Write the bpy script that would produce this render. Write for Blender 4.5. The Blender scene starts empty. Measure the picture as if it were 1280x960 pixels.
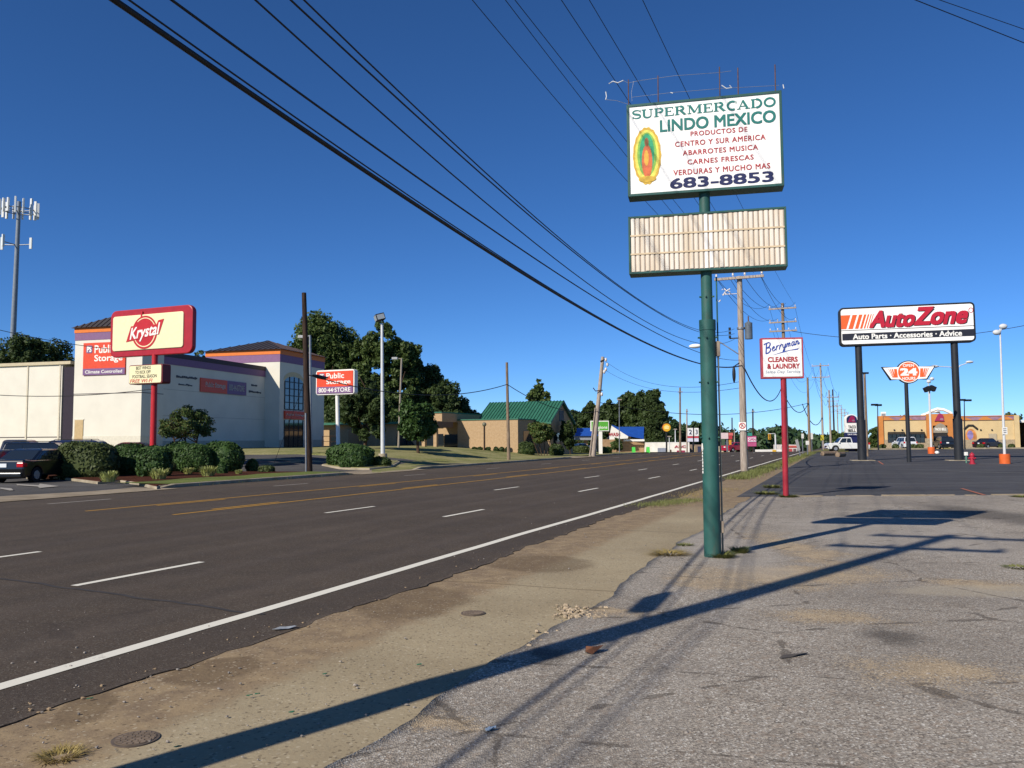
import bpy, math, random
import numpy as np
from mathutils import Vector, Matrix

random.seed(7); RNG = np.random.default_rng(7)
SC = bpy.context.scene
COL = SC.collection
R = math.radians

# ------------------------------------------------------------------ camera
F_PX, PITCH, ROLL, EYE = 1031.0, math.atan(70/1031.0), R(.4), 1.7
_r = Vector((1, 0, 0)); _u = Vector((0, -math.sin(PITCH), math.cos(PITCH))); FWD = Vector((0, math.cos(PITCH), math.sin(PITCH)))
RT = math.cos(ROLL)*_r - math.sin(ROLL)*_u
UP = math.sin(ROLL)*_r + math.cos(ROLL)*_u
cam_d = bpy.data.cameras.new('camera'); cam = bpy.data.objects.new('camera', cam_d); COL.objects.link(cam)
cam_d.sensor_width = 36; cam_d.lens = 36*F_PX/1280; cam_d.clip_start = .1; cam_d.clip_end = 6000
m = Matrix.Identity(4)
for i in range(3):
    m[i][0], m[i][1], m[i][2] = RT[i], UP[i], -FWD[i]
m.translation = (0, 0, EYE)
cam.matrix_world = m
SC.camera = cam

# ------------------------------------------------------------------ light
SUN_AZ, SUN_EL = 223.6, 34.3          # heading of the sun clockwise from +Y, elevation
w = bpy.data.worlds.new('World'); SC.world = w; w.use_nodes = True
nt = w.node_tree; bg = nt.nodes['Background']
sky = nt.nodes.new('ShaderNodeTexSky'); sky.sky_type = 'NISHITA'; sky.sun_disc = False
sky.sun_elevation = R(SUN_EL); sky.sun_rotation = R(SUN_AZ)
sky.altitude = 100; sky.air_density = .6; sky.dust_density = 0; sky.ozone_density = 10
hs = nt.nodes.new('ShaderNodeHueSaturation'); hs.inputs['Saturation'].default_value = 1.06
nt.links.new(sky.outputs[0], hs.inputs['Color']); nt.links.new(hs.outputs[0], bg.inputs[0]); bg.inputs[1].default_value = .114
sl = bpy.data.lights.new('sun', 'SUN'); sl.energy = 5.0; sl.angle = R(.53); sl.color = (1, .93, .82)
so = bpy.data.objects.new('sun', sl); COL.objects.link(so)
sd = Vector((math.sin(R(SUN_AZ))*math.cos(R(SUN_EL)), math.cos(R(SUN_AZ))*math.cos(R(SUN_EL)), math.sin(R(SUN_EL))))
so.rotation_euler = sd.to_track_quat('Z', 'Y').to_euler()
so.location = (-20, -20, 30)
SC.view_settings.view_transform = 'Standard'; SC.view_settings.look = 'None'
SC.view_settings.exposure = 0.15; SC.view_settings.gamma = 1.0; SC.view_settings.use_curve_mapping = False

# ------------------------------------------------------------------ terrain and pixel helpers (1280 x 960 photo pixels)
HEAD = R(22.375); OX = -5.97
DV = np.array([math.sin(HEAD), math.cos(HEAD)]); NM = np.array([-math.cos(HEAD), math.sin(HEAD)])
def uv(x, y): return (x-OX)*DV[0] + y*DV[1], (x-OX)*NM[0] + y*NM[1]
def xy(u, v): return OX + u*DV[0] + v*NM[0], u*DV[1] + v*NM[1]
def S(t):
    t = np.clip(t, 0, 1); return t*t*(3-2*t)
def zg(x, y):
    x = np.asarray(x, float); y = np.asarray(y, float)
    a = x/np.maximum(y, 1.0)
    u, v = uv(x, y)
    rise = 1.08*S((y-44)/20)*S((v-20.5)/9)*(1-S((a+.12)/.2))
    k = np.clip(y, 0, 480)-103
    soft = 6*np.log1p(np.exp(np.clip(k/6, -30, 60)))
    drop = .0163*soft*S((a-.02)/.08)*(1-S((a-.352)/.05))
    return rise-drop
def ZG(x, y): return float(zg(x, y))
def ray(px, py): return FWD + RT*((px-640)/F_PX) - UP*((py-480)/F_PX)
def at(px, py, D):
    d = ray(px, py); return Vector((0, 0, EYE)) + d*(D/d.y)
def G(px, py):
    d = ray(px, py); t = 1.0; last = 0
    while t < 900:
        p = Vector((0, 0, EYE)) + d*t
        if p.z <= ZG(p.x, p.y): break
        last = t; t *= 1.02
    lo, hi = last, t
    for _ in range(30):
        mid = (lo+hi)/2; p = Vector((0, 0, EYE)) + d*mid
        if p.z <= ZG(p.x, p.y): hi = mid
        else: lo = mid
    p = Vector((0, 0, EYE)) + d*hi
    return Vector((p.x, p.y, ZG(p.x, p.y)))
def gat(px, D):
    """ground point under pixel column px at forward distance D"""
    p = at(px, 550, D); return Vector((p.x, p.y, ZG(p.x, p.y)))

class Fr:
    """vertical plane through P turned by yaw; pixels to its local x / z"""
    def __init__(s, P, yaw=0.0): s.P = Vector(P); s.yaw = yaw; s.n = Vector((math.sin(yaw), -math.cos(yaw), 0)); s.t = Vector((math.cos(yaw), math.sin(yaw), 0))
    def lp(s, px, py, back=0.0):
        d = ray(px, py); o = Vector((0, 0, EYE)); c = s.P - s.n*back
        k = (c-o).dot(s.n)/d.dot(s.n); q = o+d*k-s.P
        return q.dot(s.t), q.z
    def rect(s, x0, y0, x1, y1, back=0.0):
        a = s.lp(x0, (y0+y1)/2, back); b = s.lp(x1, (y0+y1)/2, back); c = s.lp((x0+x1)/2, y0, back); d = s.lp((x0+x1)/2, y1, back)
        return a[0], b[0], d[1], c[1]

# ------------------------------------------------------------------ mesh building
class MB:
    def __init__(s): s.v = []; s.f = []; s.sm = []
    def add(s, vs, fs, smooth=False):
        o = len(s.v); s.v += [tuple(p) for p in vs]
        s.f += [tuple(i+o for i in f) for f in fs]; s.sm += [smooth]*len(fs); return s
    def box(s, x0, x1, y0, y1, z0, z1, M=None):
        vs = [Vector((x, y, z)) for z in (z0, z1) for (x, y) in ((x0, y0), (x1, y0), (x1, y1), (x0, y1))]
        if M is not None: vs = [M @ p for p in vs]
        return s.add(vs, [(0, 3, 2, 1), (4, 5, 6, 7), (0, 1, 5, 4), (1, 2, 6, 5), (2, 3, 7, 6), (3, 0, 4, 7)])
    def cyl(s, p0, p1, r0, r1=None, n=12, caps=True):
        r1 = r0 if r1 is None else r1
        p0 = Vector(p0); p1 = Vector(p1); d = (p1-p0).normalized()
        a = d.orthogonal().normalized(); b = d.cross(a)
        vs = []
        for p, r in ((p0, r0), (p1, r1)):
            for k in range(n):
                t = 2*math.pi*k/n; vs.append(p+a*(r*math.cos(t))+b*(r*math.sin(t)))
        s.add(vs, [(k, (k+1) % n, n+(k+1) % n, n+k) for k in range(n)], True)
        if caps:
            s.add(vs[:n], [tuple(range(n-1, -1, -1))]); s.add(vs[n:], [tuple(range(n))])
        return s
    def tube(s, pts, r, n=6):
        pts = [Vector(p) for p in pts]; rings = []
        ref = None
        for i, p in enumerate(pts):
            d = (pts[min(i+1, len(pts)-1)]-pts[max(i-1, 0)]).normalized()
            a = d.orthogonal().normalized() if ref is None else (ref-d*ref.dot(d)).normalized()
            ref = a; b = d.cross(a)
            rr = r[i] if isinstance(r, (list, tuple)) else r
            rings.append([p+a*(rr*math.cos(2*math.pi*k/n))+b*(rr*math.sin(2*math.pi*k/n)) for k in range(n)])
        return s.loft(rings, True)
    def loft(s, rings, smooth=True, caps=True, close=True):
        n = len(rings[0]); vs = [p for g in rings for p in g]; fs = []
        for i in range(len(rings)-1):
            for k in range(n if close else n-1):
                fs.append((i*n+k, i*n+(k+1) % n, (i+1)*n+(k+1) % n, (i+1)*n+k))
        s.add(vs, fs, smooth)
        if caps: s.add(rings[0], [tuple(range(n-1, -1, -1))]); s.add(rings[-1], [tuple(range(n))])
        return s
    def prism(s, poly, y0, y1, M=None):
        """poly of (x, z), from y0 (front) to y1 (back)"""
        n = len(poly)
        vs = [Vector((x, y0, z)) for x, z in poly]+[Vector((x, y1, z)) for x, z in poly]
        if M is not None: vs = [M @ p for p in vs]
        return s.add(vs, [tuple(range(n)), tuple(range(2*n-1, n-1, -1))]+[(k, n+k, n+(k+1) % n, (k+1) % n) for k in range(n)])
    def quad(s, a, b, c, d): return s.add([a, b, c, d], [(0, 1, 2, 3)])
    def ell(s, c, r, nu=16, nv=10, wob=0.0, seed=0, flat=None):
        rg = random.Random(seed); ph = [rg.uniform(0, 6.28) for _ in range(6)]
        vs = []; fs = []
        for j in range(nv+1):
            th = math.pi*j/nv
            for k in range(nu):
                p = 2*math.pi*k/nu
                q = 1+wob*(math.sin(3*p+ph[0]+2*th)+math.sin(5*th+ph[1]+p)+.6*math.sin(7*p+ph[2]))
                x, y, z = math.sin(th)*math.cos(p)*q, math.sin(th)*math.sin(p)*q, math.cos(th)*q
                if flat: 
                    e = flat; x, y, z = (math.copysign(abs(t)**e, t) for t in (x, y, z))
                vs.append((c[0]+r[0]*x, c[1]+r[1]*y, c[2]+r[2]*z))
        for j in range(nv):
            for k in range(nu):
                fs.append((j*nu+k, (j+1)*nu+k, (j+1)*nu+(k+1) % nu, j*nu+(k+1) % nu))
        return s.add(vs, fs, True)
    def build(s, name, mat, parent=None, bevel=0, seg=2):
        me = bpy.data.meshes.new(name); me.from_pydata(s.v, [], s.f); me.update()
        me.polygons.foreach_set('use_smooth', s.sm)
        if mat: me.materials.append(mat)
        o = bpy.data.objects.new(name, me); COL.objects.link(o)
        if parent is not None: o.parent = parent
        if bevel:
            b = o.modifiers.new('bevel', 'BEVEL'); b.width = bevel; b.segments = seg; b.limit_method = 'ANGLE'; b.angle_limit = R(35)
        return o

def tag(o, label=None, cat=None, group=None, kind=None):
    if label: o['label'] = label
    if cat: o['category'] = cat
    if group: o['group'] = group
    if kind: o['kind'] = kind
    return o
def thing(name, label, cat, loc=(0, 0, 0), rz=0, group=None):
    o = bpy.data.objects.new(name, None); COL.objects.link(o); o.empty_display_size = .2
    o.location = loc; o.rotation_euler = (0, 0, rz)
    return tag(o, label, cat, group)
def copy_tree(o, parent=None):
    c = o.copy(); COL.objects.link(c)
    if parent is not None: c.parent = parent
    for ch in list(o.children): copy_tree(ch, c)
    return c
def rrect(x0, x1, z0, z1, r, n=5):
    p = []
    for cx, cz, a in ((x1-r, z1-r, 0), (x0+r, z1-r, 90), (x0+r, z0+r, 180), (x1-r, z0+r, 270)):
        for k in range(n+1):
            t = R(a+90*k/n); p.append((cx+r*math.cos(t), cz+r*math.sin(t)))
    return p[::-1][::-1]
def circ(cx, cz, rx, rz=None, n=28): 
    rz = rx if rz is None else rz
    return [(cx+rx*math.cos(2*math.pi*k/n), cz+rz*math.sin(2*math.pi*k/n)) for k in range(n)]

# ------------------------------------------------------------------ materials
def hx(h):
    h = h.lstrip('#'); c = [int(h[i:i+2], 16)/255 for i in (0, 2, 4)]
    return tuple(x/12.92 if x <= .04045 else ((x+.055)/1.055)**2.4 for x in c)
class NT:
    def __init__(s, name):
        s.m = bpy.data.materials.new(name); s.m.use_nodes = True; s.t = s.m.node_tree; s.n = s.t.nodes; s.l = s.t.links
        s.b = s.n['Principled BSDF']
    def put(s, x, sock):
        if isinstance(x, (int, float)): sock.default_value = x
        elif isinstance(x, (tuple, list)):
            sock.default_value = tuple(x) if len(sock.default_value) == len(x) else tuple(x)+(1,)
        else: s.l.new(x, sock)
    def co(s, kind='Object'): return s.n.new('ShaderNodeTexCoord').outputs[kind]
    def noise(s, vec, scale, detail=4, rough=.55, out='Fac', dist=0):
        n = s.n.new('ShaderNodeTexNoise'); s.l.new(vec, n.inputs['Vector']); n.inputs['Scale'].default_value = scale
        n.inputs['Detail'].default_value = detail; n.inputs['Roughness'].default_value = rough; n.inputs['Distortion'].default_value = dist
        return n.outputs[out]
    def vor(s, vec, scale, feat='F1', out='Distance', rnd=1):
        n = s.n.new('ShaderNodeTexVoronoi'); n.feature = feat; s.l.new(vec, n.inputs['Vector']); n.inputs['Scale'].default_value = scale; n.inputs['Randomness'].default_value = rnd
        return n.outputs[out]
    def ramp(s, f, a, b, lo=0.0, hi=1.0):
        n = s.n.new('ShaderNodeMapRange'); n.interpolation_type = 'SMOOTHSTEP'
        s.put(f, n.inputs[0]); n.inputs[1].default_value = a; n.inputs[2].default_value = b; n.inputs[3].default_value = lo; n.inputs[4].default_value = hi
        return n.outputs[0]
    def mix(s, f, a, b, mode='MIX'):
        n = s.n.new('ShaderNodeMix'); n.data_type = 'RGBA'; n.blend_type = mode
        s.put(f, n.inputs[0]); s.put(a, n.inputs[6]); s.put(b, n.inputs[7]); return n.outputs[2]
    def math(s, op, a, b=0.0):
        n = s.n.new('ShaderNodeMath'); n.operation = op; s.put(a, n.inputs[0]); s.put(b, n.inputs[1]); return n.outputs[0]
    def mapping(s, vec, loc=(0, 0, 0), rot=(0, 0, 0), scale=(1, 1, 1), typ='POINT'):
        n = s.n.new('ShaderNodeMapping'); n.vector_type = typ; s.l.new(vec, n.inputs[0])
        n.inputs[1].default_value = loc; n.inputs[2].default_value = rot; n.inputs[3].default_value = scale; return n.outputs[0]
    def bump(s, h, strength=.3, dist=.01):
        n = s.n.new('ShaderNodeBump'); n.inputs['Strength'].default_value = strength; n.inputs['Distance'].default_value = dist
        s.l.new(h, n.inputs['Height']); s.l.new(n.outputs[0], s.b.inputs['Normal'])
    def done(s, col, rough=.6, spec=.3, metal=0.0):
        s.put(col, s.b.inputs['Base Color']); s.put(rough, s.b.inputs['Roughness']); s.b.inputs['Specular IOR Level'].default_value = spec; s.b.inputs['Metallic'].default_value = metal
        return s.m
_pc = {}
def paint(h, rough=.5, var=.10, scale=6.0, spec=.35, metal=0.0, dirt=None, bump=0.0):
    """a painted, plastic or metal surface with slow uneven tone, optional dirt colour"""
    key = (h, rough, var, scale, spec, metal, dirt, bump)
    if key in _pc: return _pc[key]
    c = hx(h); k = NT('paint_'+h.strip('#')); co = k.co()
    n = k.noise(co, scale, 5)
    col = k.mix(k.ramp(n, .3, .7), tuple(x*(1-var) for x in c), tuple(min(1, x*(1+var)) for x in c))
    if dirt:
        n2 = k.noise(k.mapping(co, scale=(1, 1, .25)), scale*1.7, 6, .7)
        col = k.mix(k.ramp(n2, .52, .75, 0, .6), col, hx(dirt))
    if bump: k.bump(k.noise(co, 60, 3), bump, .004)
    _pc[key] = k.done(col, rough, spec, metal); return _pc[key]
def glass(h='#20262b', rough=.08):
    k = NT('glass'); return k.done(hx(h), rough, .8)
def wood(h, dark):
    k = NT('wood_pole'); co = k.co(); n = k.noise(k.mapping(co, scale=(9, 9, .5)), 3, 6, .65)
    n2 = k.noise(co, .7, 3)
    col = k.mix(k.ramp(n, .35, .65), hx(dark), hx(h)); col = k.mix(k.ramp(n2, .35, .75, 0, .45), col, hx(dark))
    k.bump(n, .5, .02); return k.done(col, .85, .15)
def foliage(a, b, c, scale=.8, trans=.22):
    k = NT('foliage'); co = k.co(); n = k.noise(co, scale, 3); n2 = k.noise(co, scale*9, 2)
    col = k.mix(k.ramp(n, .3, .7), hx(a), hx(b)); col = k.mix(k.ramp(n2, .5, .72, 0, .75), col, hx(c))
    k.done(col, .55, .25)
    tr = k.n.new('ShaderNodeBsdfTranslucent'); k.l.new(col, tr.inputs[0]); mx = k.n.new('ShaderNodeMixShader'); mx.inputs[0].default_value = trans
    k.l.new(k.b.outputs[0], mx.inputs[1]); k.l.new(tr.outputs[0], mx.inputs[2]); k.l.new(mx.outputs[0], k.n['Material Output'].inputs[0]); return k.m

# ------------------------------------------------------------------ lettering
_dg = None
def text_mesh(s, bold=0.0, space=1.0):
    """letters of the built-in font; bold stacks shifted copies"""
    bold_, bold = bold, 0.0
    cu = bpy.data.curves.new('text', 'FONT'); cu.body = s; cu.size = 1; cu.offset = bold; cu.resolution_u = 3; cu.space_character = space; cu.fill_mode = 'FRONT'
    o = bpy.data.objects.new('text', cu); COL.objects.link(o)
    dg = bpy.context.evaluated_depsgraph_get()
    me = bpy.data.meshes.new_from_object(o.evaluated_get(dg), depsgraph=dg)
    bpy.data.objects.remove(o); bpy.data.curves.remove(cu)
    v = np.empty(len(me.vertices)*3); me.vertices.foreach_get('co', v); v = v.reshape(-1, 3)
    f = [tuple(p.vertices) for p in me.polygons]; bpy.data.meshes.remove(me)
    if bold_ > .004:
        V, Fc = [], []; q = bold_*.85
        for i, (dx, dz) in enumerate(((-q, -q), (q, -q), (-q, q), (q, q), (0, 0))):
            o_ = len(V)*len(v); a = v.copy(); a[:, 0] += dx; a[:, 1] += dz; a[:, 2] = i; V.append(a); Fc += [tuple(j+o_ for j in t) for t in f]
        v, f = np.concatenate(V), Fc
    else: v[:, 2] = 0
    return v, f
def text(parent, s, x0, x1, z0, z1, y, mat, bold=0.0, shear=0.0, name='lettering', rise=0.0, space=1.0, keep=False):
    """flat letters filling the box x0..x1, z0..z1 on the plane y (facing -y)"""
    v, f = text_mesh(s, bold, space)
    a = v.copy(); a[:, 0] += shear*a[:, 1]
    mn = a.min(0); mx = a.max(0); w, h = mx[0]-mn[0], mx[1]-mn[1]
    sx, sz = (x1-x0)/w, (z1-z0)/h
    if keep: sx = sz = min(sx, sz)
    X = (a[:, 0]-mn[0])*sx + (x0+x1)/2-w*sx/2; Z = (a[:, 1]-mn[1])*sz+(z0+z1)/2-h*sz/2 + rise*(X-(x0+x1)/2)
    mb = MB(); mb.add([(X[i], y-.0004*v[i, 2], Z[i]) for i in range(len(X))], f)
    return mb.build(name, mat, parent)
def strokes(parent, paths, x0, x1, z0, z1, y, mat, shear=0.0, name='lettering', step=.0005):
    """letters drawn as thick pen strokes: paths of (points, width or (w0, w1)) in a unit-high space"""
    allp = [(p[0]+shear*p[1], p[1]) for pts, wd in paths for p in pts]
    ax, bx = min(p[0] for p in allp), max(p[0] for p in allp); az, bz = min(p[1] for p in allp), max(p[1] for p in allp)
    sx, sz = (x1-x0)/(bx-ax), (z1-z0)/(bz-az)
    mb = MB()
    for i, (pts, wd) in enumerate(paths):
        P = [((p[0]+shear*p[1]-ax)*sx+x0, (p[1]-az)*sz+z0) for p in pts]
        n = len(P); L = []; Rr = []
        for k in range(n):
            a = P[max(k-1, 0)]; b = P[min(k+1, n-1)]
            dx, dz = b[0]-a[0], b[1]-a[1]; q = math.hypot(dx, dz) or 1
            wv = (wd if not isinstance(wd, tuple) else wd[0]+(wd[1]-wd[0])*k/(n-1))*sz/2
            L.append((P[k][0]-dz/q*wv, y-(i % 9)*step, P[k][1]+dx/q*wv)); Rr.append((P[k][0]+dz/q*wv, y-(i % 9)*step, P[k][1]-dx/q*wv))
        mb.add(L+Rr, [(n+k, n+k+1, k+1, k) for k in range(n-1)])
    return mb.build(name, mat, parent)
def arc(cx, cz, rx, rz, a0, a1, n=12): return [(cx+rx*math.cos(R(a0+(a1-a0)*k/n)), cz+rz*math.sin(R(a0+(a1-a0)*k/n))) for k in range(n+1)]

# ------------------------------------------------------------------ leaves
def leaf_cloud(clumps, n, size, seed, shell=.3, up=.3):
    rg = np.random.default_rng(seed)
    c = np.array(clumps, float); vol = np.cbrt(c[:, 3]*c[:, 4]*c[:, 5])**2
    idx = rg.choice(len(c), n, p=vol/vol.sum())
    d = rg.normal(size=(n, 3)); d /= np.linalg.norm(d, axis=1)[:, None]
    rad = shell+(1-shell)*rg.random(n)**.6
    p = c[idx, :3]+d*c[idx, 3:6]*rad[:, None]
    nrm = d+rg.normal(scale=.7, size=(n, 3)); nrm[:, 2] += up; nrm /= np.linalg.norm(nrm, axis=1)[:, None]
    t = np.cross(nrm, rg.normal(size=(n, 3))); t /= np.linalg.norm(t, axis=1)[:, None]; b = np.cross(nrm, t)
    s = size*(.6+.8*rg.random(n))[:, None]
    v = np.stack([p-t*s, p-b*s*.55, p+t*s, p+b*s*.55], 1).reshape(-1, 3)
    return v
def quads_obj(name, v, mat, parent=None):
    nq = len(v)//4; me = bpy.data.meshes.new(name)
    me.vertices.add(len(v)); me.vertices.foreach_set('co', v.astype(np.float32).ravel())
    me.loops.add(nq*4); me.loops.foreach_set('vertex_index', np.arange(nq*4, dtype=np.int32))
    me.polygons.add(nq); me.polygons.foreach_set('loop_start', np.arange(0, nq*4, 4, dtype=np.int32)); me.polygons.foreach_set('loop_total', np.full(nq, 4, dtype=np.int32))
    me.update(); me.validate(); me.materials.append(mat)
    o = bpy.data.objects.new(name, me); COL.objects.link(o)
    if parent is not None: o.parent = parent
    return o
def crown_clumps(ells, k, frac, seed):
    rg = random.Random(seed); out = []
    for (cx, cy, cz, rx, ry, rz) in ells:
        for _ in range(k):
            while True:
                d = Vector((rg.gauss(0, 1), rg.gauss(0, 1), rg.gauss(0, 1)))
                if d.length > .1: break
            d.normalize(); q = rg.uniform(.45, .95)
            f = frac*rg.choice((.4, .55, .75, 1.0, 1.3))*rg.uniform(.85, 1.15)
            out.append((cx+d.x*rx*q, cy+d.y*ry*q, cz+d.z*rz*q, rx*f, ry*f, min(rz*f, rx*f*1.1)))
    return out
# ================================================================== GROUND
def uvco(k):
    """road coordinates (u along the road, v across) from object space"""
    co = k.co()
    def dot(vec):
        n = k.n.new('ShaderNodeVectorMath'); n.operation = 'DOT_PRODUCT'; k.l.new(co, n.inputs[0]); n.inputs[1].default_value = vec; return n.outputs['Value']
    cb = k.n.new('ShaderNodeCombineXYZ')
    k.l.new(dot((DV[0], DV[1], 0)), cb.inputs[0]); k.l.new(k.math('ADD', dot((NM[0], NM[1], 0)), -OX*NM[0]), cb.inputs[1])
    return co, cb.outputs[0]
def sep(k, vec):
    n = k.n.new('ShaderNodeSeparateXYZ'); k.l.new(vec, n.inputs[0]); return n.outputs
def ell_mask(k, co, ells, dist=.25, scale=1.2, soft=(.75, 1.1)):
    """1 inside any of the world ellipses (cx, cy, rx, ry, angle), edges broken by noise"""
    nz = k.noise(co, scale, 5, .6, 'Color'); sub = k.n.new('ShaderNodeVectorMath'); sub.operation = 'SUBTRACT'; k.l.new(nz, sub.inputs[0]); sub.inputs[1].default_value = (.5, .5, .5)
    sc = k.n.new('ShaderNodeVectorMath'); sc.operation = 'SCALE'; k.l.new(sub.outputs[0], sc.inputs[0]); sc.inputs['Scale'].default_value = dist*4
    ad = k.n.new('ShaderNodeVectorMath'); ad.operation = 'ADD'; k.l.new(co, ad.inputs[0]); k.l.new(sc.outputs[0], ad.inputs[1])
    flat = k.n.new('ShaderNodeVectorMath'); flat.operation = 'MULTIPLY'; k.l.new(ad.outputs[0], flat.inputs[0]); flat.inputs[1].default_value = (1, 1, 0)
    out = None
    for cx, cy, rx, ry, an in ells:
        mp = k.mapping(flat.outputs[0], (cx, cy, 0), (0, 0, an), (rx, ry, 1), 'TEXTURE')
        ln = k.n.new('ShaderNodeVectorMath'); ln.operation = 'LENGTH'; k.l.new(mp, ln.inputs[0])
        mk = k.ramp(ln.outputs['Value'], soft[0], soft[1], 1, 0)
        out = mk if out is None else k.math('MAXIMUM', out, mk)
    return out
def pell(x0, y0, x1, y1, grow=1.0):
    """ellipse on the ground covering the photo box x0..x1, y0..y1"""
    c = G((x0+x1)/2, (y0+y1)/2); a = G(x0, (y0+y1)/2); b = G(x1, (y0+y1)/2); t = G((x0+x1)/2, y0); q = G((x0+x1)/2, y1)
    return ((t.x+q.x)/2*.5+c.x*.5, (t.y+q.y)/2*.4+c.y*.6, grow*(b-a).length/2, grow*(t-q).length/2, 0.0)

def asphalt(name, base, warm, tracks=True, speck=.35):
    k = NT(name); co, ruv = uvco(k)
    fine = k.vor(co, 85, 'F1', 'Color'); fs = sep(k, fine)[0]
    big = k.noise(co, .22, 4, .6); mid = k.noise(co, 1.6, 5, .65)
    col = k.mix(k.ramp(big, .3, .7), hx(base), hx(warm))
    col = k.mix(k.ramp(mid, .35, .75, 0, .35), col, hx('#3a3632'))
    col = k.mix(k.ramp(fs, .8, 1.0, 0, speck), col, hx('#8a8378'))
    col = k.mix(k.ramp(fs, .2, .0, 0, speck*1.4), col, hx('#23201f'))
    if not tracks:
        ls = k.noise(k.mapping(co, scale=(.06, .55, 1)), 1.0, 5, .6); col = k.mix(k.ramp(ls, .5, .68, 0, .4), col, hx('#6f6d6b')); lp_ = k.noise(co, .12, 4, .6); col = k.mix(k.ramp(lp_, .5, .62, 0, .35), col, hx('#3a3a3c'))
    if tracks:
        st = k.noise(k.mapping(ruv, scale=(.02, 1.35, 1)), 1.0, 3, .5)
        col = k.mix(k.ramp(st, .42, .7, 0, .3), col, hx('#3f3936'))
        for c_ in (.85, 2.35, 3.9, 5.5, 7.0, 8.4):
            dd_ = k.math('ABSOLUTE', k.math('SUBTRACT', k.math('ADD', sep(k, ruv)[1], k.math('MULTIPLY', mid, .4)), c_+.2)); col = k.mix(k.ramp(dd_, .38, .0, 0, .09), col, hx('#766b62'))
        crack = k.vor(k.mapping(ruv, scale=(.16, .25, 1)), 1.0, 'DISTANCE_TO_EDGE'); 
        wob = k.noise(co, 2.5, 4); cr = k.math('ADD', crack, k.math('MULTIPLY', k.math('SUBTRACT', wob, .5), .06))
        col = k.mix(k.ramp(cr, .003, .0, 0, .25), col, hx('#36312f'))
    k.bump(k.vor(co, 110), .35, .006)
    return k.done(col, .93, .1)
M_road = asphalt('road_asphalt', '#554b41', '#4c433a')
M_lot = asphalt('lot_asphalt', '#525254', '#47474b', False, .25)
M_kry = asphalt('far_lot_asphalt', '#5a5856', '#504e4c', False, .2)

def concrete_walk():
    k = NT('sidewalk_concrete'); co, ruv = uvco(k); s = sep(k, ruv)
    peb = sep(k, k.vor(co, 60, 'F1', 'Color')); big = k.noise(co, .5, 5, .6); mid = k.noise(co, 3.2, 6, .7); fine = k.noise(co, 22, 4, .7)
    col = k.mix(k.ramp(big, .3, .7), hx('#94866c'), hx('#a5977b'))
    # loose brown dirt washed along the road side and further up the street
    along = k.ramp(s[0], 15, 24); side = k.ramp(s[1], -2.15, -1.25)
    dirt = k.math('MAXIMUM', k.math('MULTIPLY', side, .95), k.math('MULTIPLY', along, .8))
    dirt = k.math('MULTIPLY', k.math('ADD', dirt, k.math('MULTIPLY', k.math('SUBTRACT', mid, .5), 1.1)), 1.0)
    col = k.mix(k.ramp(dirt, .25, .7, 0, .95), col, k.mix(k.ramp(mid, .35, .65), hx('#7e6c57'), hx('#978366')))
    dk = ell_mask(k, co, [pell(200, 820, 330, 860, .9), pell(440, 730, 590, 775), pell(60, 860, 150, 920, .8), pell(590, 690, 760, 720, .8)], .12, 2.2)
    col = k.mix(k.math('MULTIPLY', dk, .55), col, hx('#5d4d3b'))
    col = k.mix(k.ramp(fine, .45, .75, 0, .4), col, hx('#8c7a5f'))
    col = k.mix(k.ramp(peb[0], .93, 1, 0, .4), col, hx('#c9bda4')); col = k.mix(k.ramp(peb[1], .1, .0, 0, .6), col, hx('#54483a'))
    joint = k.math('ABSOLUTE', k.math('SUBTRACT', k.math('FRACT', k.math('MULTIPLY', k.math('ADD', s[0], k.math('MULTIPLY', fine, .05)), .165)), .5))
    col = k.mix(k.ramp(joint, .007, .0, 0, .55), col, hx('#5c4f3e'))
    h = k.math('ADD', k.math('MULTIPLY', mid, 1.5), peb[2]); k.bump(h, .5, .012)
    return k.done(col, .95, .1)
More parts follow.
